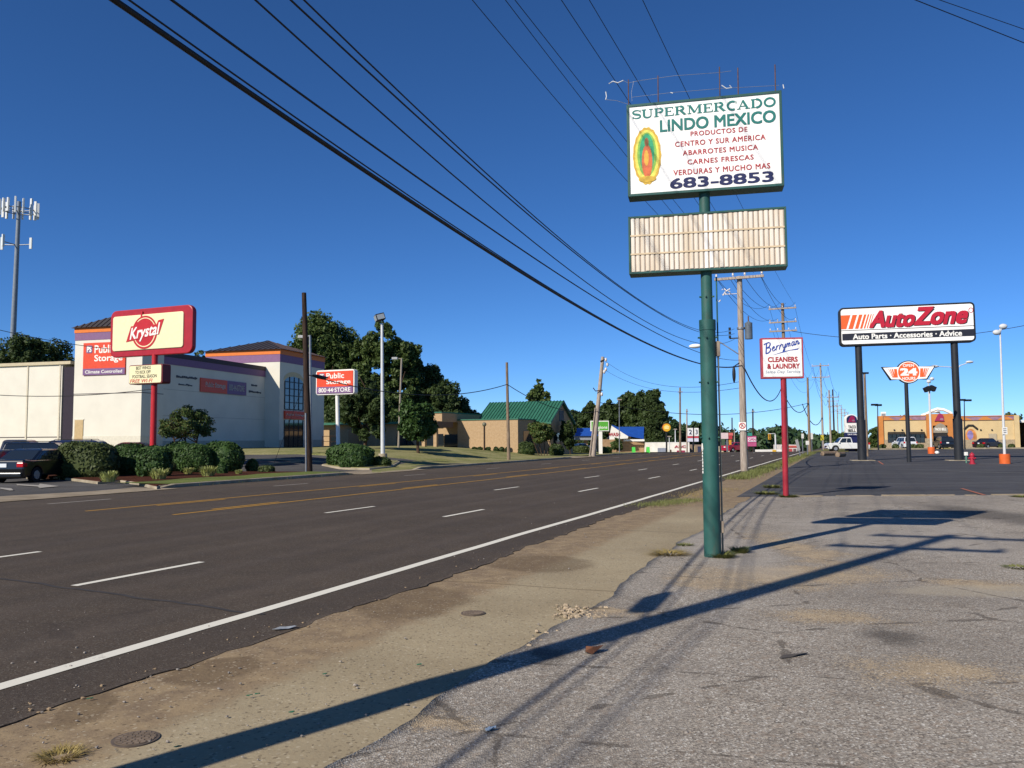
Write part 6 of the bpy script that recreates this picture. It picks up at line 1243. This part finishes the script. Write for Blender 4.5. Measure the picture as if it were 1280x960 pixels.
# ================================================================== VEGETATION
F_OAK = foliage('#43542a', '#506232', '#747f45', .35, .3); F_DEEP = foliage('#384727', '#44552d', '#5f6b3b', .3, .3); F_MYR = foliage('#3c5226', '#4d6130', '#7a5b35', 1.2); F_BOX = foliage('#314a24', '#3e5829', '#60753c', 1.5); F_HEDGE = foliage('#434f2a', '#4d5830', '#666f40', 1.2); F_PALE = foliage('#8f9a54', '#b0b06a', '#c9c690', 3); F_FAR = foliage('#2c4226', '#3a5030', '#4a5f3c', .12, .1)
M_bark = wood('#5c4a3b', '#33281f')
def tree(label, px, D, x0, x1, y0, y1, mat, n=7000, leaf=.3, k=26, frac=.3, seed=1, group=None, trunk=True, lobes=None, name='tree', base=None, depth=1.0, trunks=1, flat=0):
    """crown fills the photo box x0..x1, y0..y1 at distance D"""
    P = gat(px, D) if base is None else Vector(base); f_ = Fr(P, 0); a = f_.rect(x0, y0, x1, y1); t = thing(name, label, 'tree' if name == 'tree' else name, P, 0, group)
    cx, cz, rx, rz = (a[0]+a[1])/2, (a[2]+a[3])/2, (a[1]-a[0])/2, (a[3]-a[2])/2; rg = random.Random(seed); ells = []
    if lobes is None:
        ells = [(cx, 0, cz, rx*.86, rx*.86*depth, rz*.86)]
        for i in range(5): an = rg.uniform(0, 6.28); ells.append((cx+rx*.5*math.cos(an), rx*.5*depth*math.sin(an), cz+rz*rg.uniform(-.45, .45), rx*.5, rx*.5*depth, rz*.5))
    else:
        for lx, lz, lr, lh in lobes: ells.append((cx+rx*lx, rx*depth*rg.uniform(-.35, .35), cz+rz*lz, rx*lr, rx*lr*depth, rz*lh))
    cl = crown_clumps(ells, k, frac, seed); quads_obj('crown', leaf_cloud(cl, n, leaf, seed), mat, t)
    if trunk:
        mb = MB()
        for q in range(trunks):
            ox = (q-(trunks-1)/2)*rx*.22; r0 = max(.05, rx*.085/max(1, trunks*.6)); top = Vector((cx+ox*2.2, 0, cz-rz*.3)); mid = Vector((cx*.5+ox*1.4, rg.uniform(-.1, .1), (a[2])*.7)); mb.tube([(ox*.6, 0, -.2), mid, top], [r0, r0*.8, r0*.45], 8)
            for i in range(4): an = rg.uniform(0, 6.28); e = Vector((cx+rx*.6*math.cos(an), rx*.5*math.sin(an), cz+rz*rg.uniform(-.2, .4))); mb.tube([mid.lerp(top, rg.uniform(.3, .9)), (mid+e)/2+Vector((0, 0, rz*.15)), e], [r0*.5, r0*.3, r0*.12], 6)
        mb.build('trunk', M_bark, t)
    return t
def bush(label, x0, x1, y0, y1, D=None, base=None, mat=None, n=2600, leaf=.075, seed=1, boxy=.8, group='clipped shrubs', wob_=.04, depth=.9, name='shrub', rzt=0):
    P = G((x0+x1)/2, y1) if D is None else gat((x0+x1)/2, D); 
    f_ = Fr(P, 0); a = f_.rect(x0, y0, x1, y1); rx = (a[1]-a[0])/2; h = a[3]; t = thing(name, label, 'shrub', P+Vector((0, rx*depth*.6, 0)) if D is None else P, rzt, group)
    cz = h*.5-.03; rz = h*.5+.06; mb = MB(); mb.ell((0, 0, cz), (rx*.93, rx*depth*.93, rz*.94), 24, 14, wob_, seed, boxy); core = mb.build('inner_foliage', mat or F_BOX, t)
    rg = np.random.default_rng(seed); d = rg.normal(size=(n, 3)); d /= np.linalg.norm(d, axis=1)[:, None]; e = np.sign(d)*np.abs(d)**boxy
    ph = rg.uniform(0, 6.28, 6); lump = 1+wob_*(np.sin(4*e[:, 0]+ph[0])+np.sin(5*e[:, 1]+ph[1])+np.sin(6*e[:, 2]+ph[2]))
    p = e*lump[:, None]*np.array([rx, rx*depth, rz])*(.93+.1*rg.random(n))[:, None]; p[:, 2] += cz
    nr = d+rg.normal(scale=.55, size=(n, 3)); nr /= np.linalg.norm(nr, axis=1)[:, None]; tt = np.cross(nr, rg.normal(size=(n, 3))); tt /= np.linalg.norm(tt, axis=1)[:, None]; bb = np.cross(nr, tt); s_ = (leaf*(.6+.8*rg.random(n)))[:, None]
    quads_obj('leaves', np.stack([p-tt*s_, p-bb*s_*.6, p+tt*s_, p+bb*s_*.6], 1).reshape(-1, 3), mat or F_BOX, t); return t
def tuft(label, P, r, h, n, mat, seed=1, group=None, name='grass_tuft', cat='grass tuft', wide=.012, lean=.6):
    rg = np.random.default_rng(seed); an = rg.uniform(0, 2*np.pi, n); rr = r*np.sqrt(rg.random(n))*.55; b0 = np.stack([rr*np.cos(an), rr*np.sin(an), np.full(n, -.01)], 1)
    an2 = an+rg.normal(scale=.6, size=n); out = r*lean*rg.uniform(.4, 1.3, n); hh = h*rg.uniform(.45, 1.1, n); tip = b0+np.stack([out*np.cos(an2), out*np.sin(an2), hh], 1); mid = b0*.5+tip*.5; mid[:, 2] += hh*.22
    sd_ = np.stack([-np.sin(an2), np.cos(an2), np.zeros(n)], 1)*wide; v = np.stack([b0-sd_, b0+sd_, mid+sd_*.8, mid-sd_*.8, mid-sd_*.8, mid+sd_*.8, tip+sd_*.1, tip-sd_*.1], 1).reshape(-1, 3)
    o = quads_obj(name, v, mat); o.location = P; return tag(o, label, cat, group)
# big trees behind the storage building
tree('big dark oak rising behind the storage roof and dark pole', 400, 112, 336, 468, 386, 550, F_OAK, 60000, .23, 60, .32, 3, lobes=[(-.1, .45, .5, .5), (.25, .35, .5, .5), (-.5, .05, .42, .45), (.5, 0, .45, .5), (0, -.1, .6, .6), (.2, -.6, .6, .4), (-.3, -.6, .6, .4), (.65, -.5, .35, .4)])
tree('tall loose-crowned tree behind the white floodlight pole', 490, 108, 428, 530, 400, 562, F_OAK, 42000, .22, 44, .27, 5, lobes=[(0, .62, .48, .34), (.45, .45, .42, .3), (-.45, .42, .45, .34), (.1, .1, .5, .3), (.5, -.05, .4, .3), (-.5, -.15, .45, .35), (0, -.5, .7, .4)])
tree('broad dark tree sloping down right behind the tan wing', 548, 112, 494, 598, 440, 562, F_DEEP, 48000, .23, 50, .32, 8, lobes=[(-.6, .6, .4, .4), (-.25, .3, .45, .45), (.15, 0, .45, .45), (.5, -.25, .42, .4), (-.5, -.2, .5, .5), (0, -.5, .7, .4), (.75, -.45, .28, .3)])
tree('dark shaded tree close beside the storage sign', 455, 66, 424, 492, 466, 562, F_DEEP, 24000, .15, 40, .28, 11)
tree('low dark thicket filling the gap behind the storage sign pole', 452, 105, 398, 512, 490, 566, F_DEEP, 26000, .22, 60, .3, 12, trunk=False)
tree('dark undergrowth behind the tan wing roof', 545, 108, 505, 596, 505, 562, F_DEEP, 20000, .22, 50, .3, 14, trunk=False)
tree('small round tree on the lawn left of the tan wing', 523, 75, 494, 549, 495, 556, F_BOX, 16000, .15, 36, .32, 13, base=G(523, 567))
tree('lone pine-like tree rising behind the green roof', 673, 135, 653, 692, 474, 520, F_OAK, 3500, .3, 22, .28, 15, lobes=[(0, .6, .4, .4), (-.3, .1, .5, .4), (.35, .05, .5, .4), (0, -.4, .9, .5)])
tree('crape myrtle with several stems before the gable end', 679, 82, 659, 694, 524, 555, F_MYR, 3500, .17, 24, .3, 17, trunks=4); tree('dark small tree right of the gable end', 713, 92, 700, 724, 522, 566, F_DEEP, 3000, .22, 20, .3, 19); tree('dark tree top behind the gable end', 708, 130, 692, 722, 508, 560, F_DEEP, 3500, .3, 20, .3, 20)
tree('round low tree on the car wash forecourt', 770.5, 120, 762, 780.5, 548, 565, F_OAK, 1600, .22, 20, .32, 21)
tree('small crape myrtle in front of the storage wall', 233, 38.5, 196, 267, 503, 556, F_MYR, 11000, .065, 44, .3, 23, trunks=3, base=G(234, 584), lobes=[(0, .35, .6, .55), (-.55, 0, .42, .5), (.55, -.05, .42, .5), (0, -.25, .75, .45), (-.7, -.3, .25, .3), (.75, -.35, .25, .35)])
# conifer-like mass behind the car wash
for i, (x0, x1, y0, D, m_) in enumerate(((700, 738, 517, 175, F_FAR), (722, 756, 508, 170, F_DEEP), (742, 778, 503, 165, F_DEEP), (764, 800, 494, 165, F_DEEP), (782, 818, 491, 160, F_DEEP), (800, 832, 489, 156, F_DEEP), (812, 832, 506, 150, F_DEEP))):
    lb = ('lowest leftmost tree of the dark mass behind the green bank sign', 'second tree from left in the dark mass behind the bank sign', 'third tree from left of the dark mass above the bank sign', 'tree of the dark mass above the white slanted fin', 'tall tree of the dark mass above the right blue roof', 'tallest upright tree at the right end of the dark mass', 'low dark tree directly left of the yellow roundel')[i]
    tree(lb, (x0+x1)/2, D, x0-3, x1+3, y0-4, 576, m_, 16000, .34, 36, .34, 40+i, 'dark trees behind the car wash', trunk=False, lobes=[(0, .7, .55, .3), (-.25, .3, .62, .4), (.3, .25, .62, .4), (0, -.15, .85, .45), (0, -.6, .95, .4)])
for i, (x0, x1, y0, D, lb) in enumerate(((826, 852, 517, 190, 'far tree behind the orange-brown pole'), (846, 868, 520, 195, 'far tree behind the white price boards'), (864, 892, 523, 200, 'far tree hidden partly by the green sign pole'), (886, 912, 532, 205, 'far low tree above the fuel price sign'))):
    tree(lb, (x0+x1)/2, D, x0, x1, y0, 575, F_FAR, 5000, .5, 28, .3, 60+i, 'far trees up the road', trunk=False)
for i, (x0, x1, y0, D, lb) in enumerate(((-30, 18, 421, 135, 'dark tree behind the left wing at the picture edge'), (8, 46, 418, 132, 'tree behind the left wing right of the cell tower'), (36, 72, 419, 134, 'middle tree behind the left wing'), (60, 96, 424, 136, 'tree behind the left wing touching the striped tower'))):
    tree(lb, (x0+x1)/2, D, x0-14, x1+14, y0-3, 524, F_DEEP, 20000, .25, 40, .34, 70+i, 'trees behind the storage wing', trunk=False)
tree('tree top peeping over the storage roof right of the burger sign', 250, 150, 238, 262, 433, 520, F_DEEP, 1800, .4, 18, .3, 80, trunk=False)
for i, (x0, x1, y0, D, lb) in enumerate(((1038, 1062, 536, 150, 'green tree left of the taco sign pole'), (1080, 1100, 528, 160, 'green tree between left black post and restaurant'), (1116, 1138, 516.5, 175, 'tree top above the left half of the restaurant roof'), (1232, 1256, 517, 170, 'low tree top above the right end of the restaurant'), (1248, 1278, 510, 165, 'thin tree above the restaurant right corner'), (1266, 1300, 506, 168, 'tree at the right edge behind the restaurant'))):
    tree(lb, (x0+x1)/2, D, x0, x1, y0, 566, F_OAK if i < 2 else F_DEEP, 2600, .35, 20, .28, 90+i, 'trees around the restaurant', trunk=False)
Pn2 = gat(1290, 124); mb = MB(); t = thing('neighbour_building', 'flat white roof edge cut by the right picture edge', 'building', Pn2, 0); f_ = Fr(Pn2, 0); q = f_.rect(1273.5, 525, 1310, 528); mb.box(q[0], q[1], 0, 8, q[2], q[3]); mb.build('roof_edge', M_white_b, t); mb = MB(); mb.box(q[0]+3, q[1], 1, 8, -.3, q[2]); mb.build('wall', paint('#6a5a4c', .8, .1), t)
# wooded hill at the end of the road
hv = []; rgn = np.random.default_rng(5); cl = []
for i in range(150):
    D = rgn.uniform(240, 420); px = rgn.uniform(868, 1092); top = np.interp(px, [868, 900, 920, 955, 970, 985, 1000, 1020, 1040, 1092], [530, 534, 541, 536, 533, 535, 540, 543, 545, 548]); P = at(px, top+rgn.uniform(1, 18), D); r_ = D*.0085; cl.append((P.x, P.y, P.z-r_*.5, r_*1.3, r_*1.3, r_*1.1))
o = quads_obj('wooded_hill', leaf_cloud(cl, 16000, 1.0, 9, .5), F_FAR); tag(o, 'hazy wooded rise closing the view at the end of the road', 'woods', kind='stuff')
cl = []
for i in range(110):
    D = rgn.uniform(300, 520); px = rgn.uniform(1030, 1330); P = at(px, 551+rgn.uniform(0, 8), D); r_ = D*.007; cl.append((P.x, P.y, P.z-r_*.4, r_*1.6, r_*1.4, r_))
for i in range(140):
    D = rgn.uniform(200, 330); px = rgn.uniform(-120, 900); P = gat(px, D); r_ = 5; cl.append((P.x, P.y, P.z+3, r_*1.4, r_*1.4, 4.5))
o = quads_obj('far_woods', leaf_cloud(cl, 20000, .9, 10, .5), F_FAR); tag(o, 'low distant woods along the horizon', 'woods', kind='stuff')
# clipped shrubs on the island (left to right)
bush('biggest boxy clipped hedge right of the black sedan', 65, 135, 555, 600, mat=F_HEDGE, n=6500, leaf=.07, seed=2, boxy=.62, depth=.75)
bush('round shrub touching the right side of the big hedge', 131, 178, 556.5, 597, n=4200, seed=3, boxy=.85); bush('dark low shrub left of the red sign post', 168, 207, 558, 599, n=3400, seed=4, mat=F_BOX, boxy=.8)
bush('tall shrub just right of the red sign post', 199, 241, 553.5, 590, n=3600, seed=5, boxy=.8); bush('round shrub under the small crape myrtle', 220, 263, 556, 594, n=4200, seed=6, boxy=.9); bush('rightmost big round shrub of the island', 249, 298, 553.5, 593, n=4600, seed=7, boxy=.82)
bush('tiny round shrub before the shrub right of the big hedge', 150, 168, 582, 597, n=1200, leaf=.06, seed=8, boxy=.9); bush('small brownish shrub before the red sign post', 197, 217, 577, 593, n=1500, leaf=.06, seed=9, mat=F_HEDGE, boxy=.9); bush('small bright green shrub before the rightmost big shrub', 270, 283, 580, 595, n=900, leaf=.06, seed=10)
bush('little ball shrub standing alone right of the shrub row', 306, 322, 574.5, 591, n=1100, leaf=.06, seed=11, mat=F_MYR, boxy=1.0); bush('low pale groundcover mound near the dark pole', 322, 341, 583, 593, n=900, leaf=.06, seed=12, mat=F_HEDGE)
bush('large round bush cut with curved tiers under the storage sign', 405, 465, 555, 585, n=5200, leaf=.09, seed=14, boxy=.85); bush('lower front tier of the clipped bush under the storage sign', 421, 458, 567, 587, n=2600, leaf=.08, seed=15, boxy=.85); bush('dark low shrub at the foot of the white floodlight pole', 463, 487, 572, 585, n=1600, leaf=.09, seed=16, mat=F_DEEP)
for i, px_ in enumerate((593, 600, 610, 620, 627, 634)): bush('tiny foundation shrub along the tan brick wall', px_-3, px_+3, 559.5, 565, D=84.5, n=220, leaf=.12, seed=20+i, group='foundation shrubs along the brick wall', mat=F_DEEP)
bush('low dark shrubs at the brick corner', 648, 668, 553, 565, D=84, n=1600, leaf=.14, seed=30, mat=F_DEEP); bush('dark shrub right of the crape myrtle by the gable end', 686, 704, 556, 566, D=86, n=1200, leaf=.14, seed=31, mat=F_DEEP)
bush('bright green low shrub left of the car wash tree', 750, 764, 559, 570, D=100, n=900, leaf=.14, seed=32); bush('row of low green shrubs before the car wash canopy', 705, 738, 558, 568, D=104, n=1800, leaf=.15, seed=33, mat=F_HEDGE, depth=.3)
for i, (px_, lb) in enumerate(((1103, 'leftmost'), (1119, 'second'), (1141, 'third'), (1150, 'fourth'), (1225, 'first right-hand'), (1252, 'second right-hand'), (1264, 'rightmost'))): bush(lb+' low shrub along the restaurant wall', px_-3.5, px_+3.5, 555.5, 562.5, D=113.5, n=260, leaf=.16, seed=34+i, group='restaurant wall shrubs', mat=F_HEDGE)
for i, (x0, x1, y0, y1, lb) in enumerate(((122, 143, 590, 606, 'largest pale striped grass clump at the hedge corner'), (185, 207, 590, 603, 'pale striped grass clump before the red sign post'), (227, 240, 586, 596, 'small pale grass clump before the round shrub'), (247, 268, 586, 599, 'pale striped grass clump before the rightmost big shrub'), (293, 302, 587, 596, 'tiny pale clump at the right end of the shrubs'))):
    P = G((x0+x1)/2, y1); w_ = (x1-x0)*P.y/F_PX; tuft(lb, P+Vector((0, w_*.3, .12)), w_*.55, w_*.62, 260, F_PALE, 50+i, 'striped grass clumps', 'ornamental_grass', 'plant', .03)
# weeds in the foreground
F_WEED = foliage('#5f6c34', '#7d7c48', '#a89a62', 8); F_DRY = foliage('#8a7a42', '#a8945c', '#c0ab74', 8); F_WG = foliage('#66703c', '#7d8048', '#a09a64', 6)
tuft('green weeds round the foot of the tall green pole', G(897, 697)+Vector((.05, -.06, .01)), .24, .09, 420, F_WEED, 1, wide=.006); tuft('thicker weed clump right of the tall green pole', G(925, 692), .17, .11, 300, F_WEED, 2, wide=.007); tuft('dry grass tuft left of the tall green pole at the walk edge', G(838, 694), .3, .07, 420, F_DRY, 3, lean=.8, wide=.006); tuft('second green tuft left of the tall green pole', G(856, 683), .16, .06, 200, F_WEED, 31, wide=.006)
tuft('dry brown grass tuft in the bottom left corner', G(75, 947), .15, .045, 380, F_DRY, 4, wide=.003); tuft('weeds round the foot of the red laundry pole', G(985, 622), .32, .1, 340, F_WEED, 5); tuft('long weed strip left of the red laundry pole', G(958, 618), .45, .1, 300, F_WEED, 6); tuft('weeds on the walk edge behind the laundry pole', G(965, 610), .4, .12, 240, F_WEED, 7); tuft('weed tuft on the lot seam at the right edge', G(1276, 622), .3, .08, 160, F_WEED, 8)
tuft('weed tuft on the gravel at the right edge', G(1274, 711), .22, .05, 160, F_WEED, 9)
def strip_grass(name, label, pts, wd, h, n, mat, seed):
    rg = np.random.default_rng(seed); t = rg.random(n)*(len(pts)-1); i = t.astype(int); f = (t-i)[:, None]; A = np.array([tuple(p) for p in pts]); p = A[i]*(1-f)+A[np.minimum(i+1, len(A)-1)]*f; p[:, :2] += rg.normal(scale=wd, size=(n, 2)); p[:, 2] = zg(p[:, 0], p[:, 1])+.03
    an = rg.uniform(0, 6.28, n); o_ = h*.5; tip = p+np.stack([o_*np.cos(an), o_*np.sin(an), h*rg.uniform(.4, 1.1, n)], 1); s_ = np.stack([-np.sin(an), np.cos(an), 0*an], 1)*h*.07; o = quads_obj(name, np.stack([p-s_, p+s_, tip+s_*.2, tip-s_*.2], 1).reshape(-1, 3), mat); return tag(o, label, 'grass', kind='stuff')
def uvp(u, v): x, y = xy(u, v); return (x, y, ZG(x, y))
strip_grass('verge_grass', 'ragged grass patch between road edge and walk', [G(806, 634), G(830, 631), G(850, 628), G(868, 626)], .28, .06, 2600, F_WG, 1); strip_grass('verge_grass', 'dry grass along the road edge past the green pole', [G(850, 623), G(880, 617), G(905, 612)], .35, .05, 1500, F_DRY, 2)
strip_grass('verge_grass', 'green grass ridge along the road by the transformer pole', [uvp(u, -1.0-.003*u) for u in (37, 42, 47, 52, 58, 66, 76, 88, 102)], .28, .15, 9000, F_WG, 3)
strip_grass('verge_grass', 'grass along the island kerb', [uvp(u, 18.6) for u in (26.5, 32, 37.5)], .3, .1, 3000, F_WG, 4)
# ================================================================== SMALL THINGS ON THE GROUND
def cover(label, x0, x1, y0, y1, seed):
    P = G((x0+x1)/2, (y0+y1)/2); r_ = (G(x1, (y0+y1)/2)-G(x0, (y0+y1)/2)).length/2; t = thing('manhole_cover', label, 'manhole cover', (P.x, P.y, .012), .4); mb = MB(); r_ *= .92; mb.cyl((0, 0, -.01), (0, 0, .002), r_, n=32); mb.build('frame', paint('#5a4f45', .8, .2, 20), t)
    mb = MB(); mb.cyl((0, 0, .0), (0, 0, .005), r_*.86, n=32); l_ = mb.build('lid', paint('#6b5d4e', .85, .2, 15), t); mb = MB()
    for rr in (.25, .5, .72): 
        for k_ in range(int(24*rr)): a = 6.283*k_/int(24*rr); mb.box(-.012, .012, -.012, .012, .004, .008, Matrix.Translation((rr*r_*math.cos(a), rr*r_*math.sin(a), 0)))
    mb.build('studs', paint('#756656', .8, .2), l_); return t
cover('larger manhole cover in the tan walk at lower left', 139, 200, 919, 933, 1); cover('smaller flat cover in the tan walk near the picture centre', 575, 608, 764, 771.5, 2)
def stones(name, label, cells, mat, rmin, rmax, seed):
    rg = random.Random(seed); mb = MB()
    for (x0, x1, y0, y1, n) in cells:
        for _ in range(n):
            P = G(rg.uniform(x0, x1), rg.uniform(y0, y1)); r_ = rg.uniform(rmin, rmax)*(rg.random()**1.5+.35); mb.ell((P.x, P.y, P.z+.012+r_*.3), (r_*rg.uniform(.8, 1.4), r_*rg.uniform(.7, 1.2), r_*rg.uniform(.45, .8)), 6, 4, .12, rg.randint(0, 9999))
    o = mb.build(name, mat); o.data.polygons.foreach_set('use_smooth', [False]*len(o.data.polygons)); return tag(o, label, 'stones', kind='stuff')
M_chip = paint('#a3927a', .95, .3, 30); M_stone2 = paint('#8d857c', .95, .35, 40)
stones('rubble', 'crumbled pale concrete along the broken walk edge', [(690, 760, 758, 776, 90), (700, 745, 764, 774, 60), (640, 700, 790, 820, 8)], M_chip, .006, .026, 1)
stones('loose_gravel', 'loose chips scattered over lot and walk', [(0, 700, 760, 955, 260), (700, 1280, 640, 955, 420), (560, 830, 620, 700, 90)], M_stone2, .004, .011, 2)
stones('road_edge_grit', 'grit along the ragged asphalt edge', [(20+i*60, 90+i*60, 878-i*20, 897-i*20, 7) for i in range(11)], paint('#9a8468', .95, .3, 30), .004, .014, 3)
mb = MB(); rg = random.Random(12)
def scrap(name, label, px, py, L, W, h, col, seed, cat='litter'):
    P = G(px, py); rg = random.Random(seed); t = MB(); n = 6; ring = []; up_ = []
    for i in range(9): a = 6.283*i/9; r_ = rg.uniform(.75, 1.1); ring.append((L*r_*math.cos(a), W*r_*math.sin(a), .018+rg.uniform(0, h)))
    top = [(x, y, z+.004) for x, y, z in ring]; c0 = (0, 0, .018+h*.8); t.add(ring+[c0]+top+[(0, 0, c0[2]+.004)], [(i, (i+1) % 9, 9) for i in range(9)]+[(10+(i+1) % 9, 10+i, 19) for i in range(9)]+[((i+1) % 9, i, 10+i, 10+(i+1) % 9) for i in range(9)]); o = t.build(name, paint(col, .8, .2, 12)); o.location = P; o.rotation_euler = (0, 0, .5); return tag(o, label, cat)
scrap('cardboard_scrap', 'curled rust-brown scrap lying beside the long pole shadow', 743, 818, .10, .055, .05, '#6e4730', 1); scrap('paper_scrap', 'pale blue-grey crumpled scrap at bottom centre', 613, 917, .035, .02, .02, '#9fb0bd', 2); scrap('bottle_shard', 'flat grey scrap at the ragged asphalt edge', 357, 788, .12, .04, .015, '#8f9499', 3); scrap('dark_scrap', 'dark scrap on the gravel right of centre', 993, 823, .16, .03, .015, '#4f4a46', 4)
for i, (px_, py_) in enumerate(((312, 873), (322, 871), (365, 894), (222, 938), (112, 877), (524, 834), (406, 846))): scrap('glass_shard', 'green glass shards scattered on the tan walk', px_, py_, .022, .008, .004, '#2f6a4e', 30+i)['group'] = 'green glass shards'
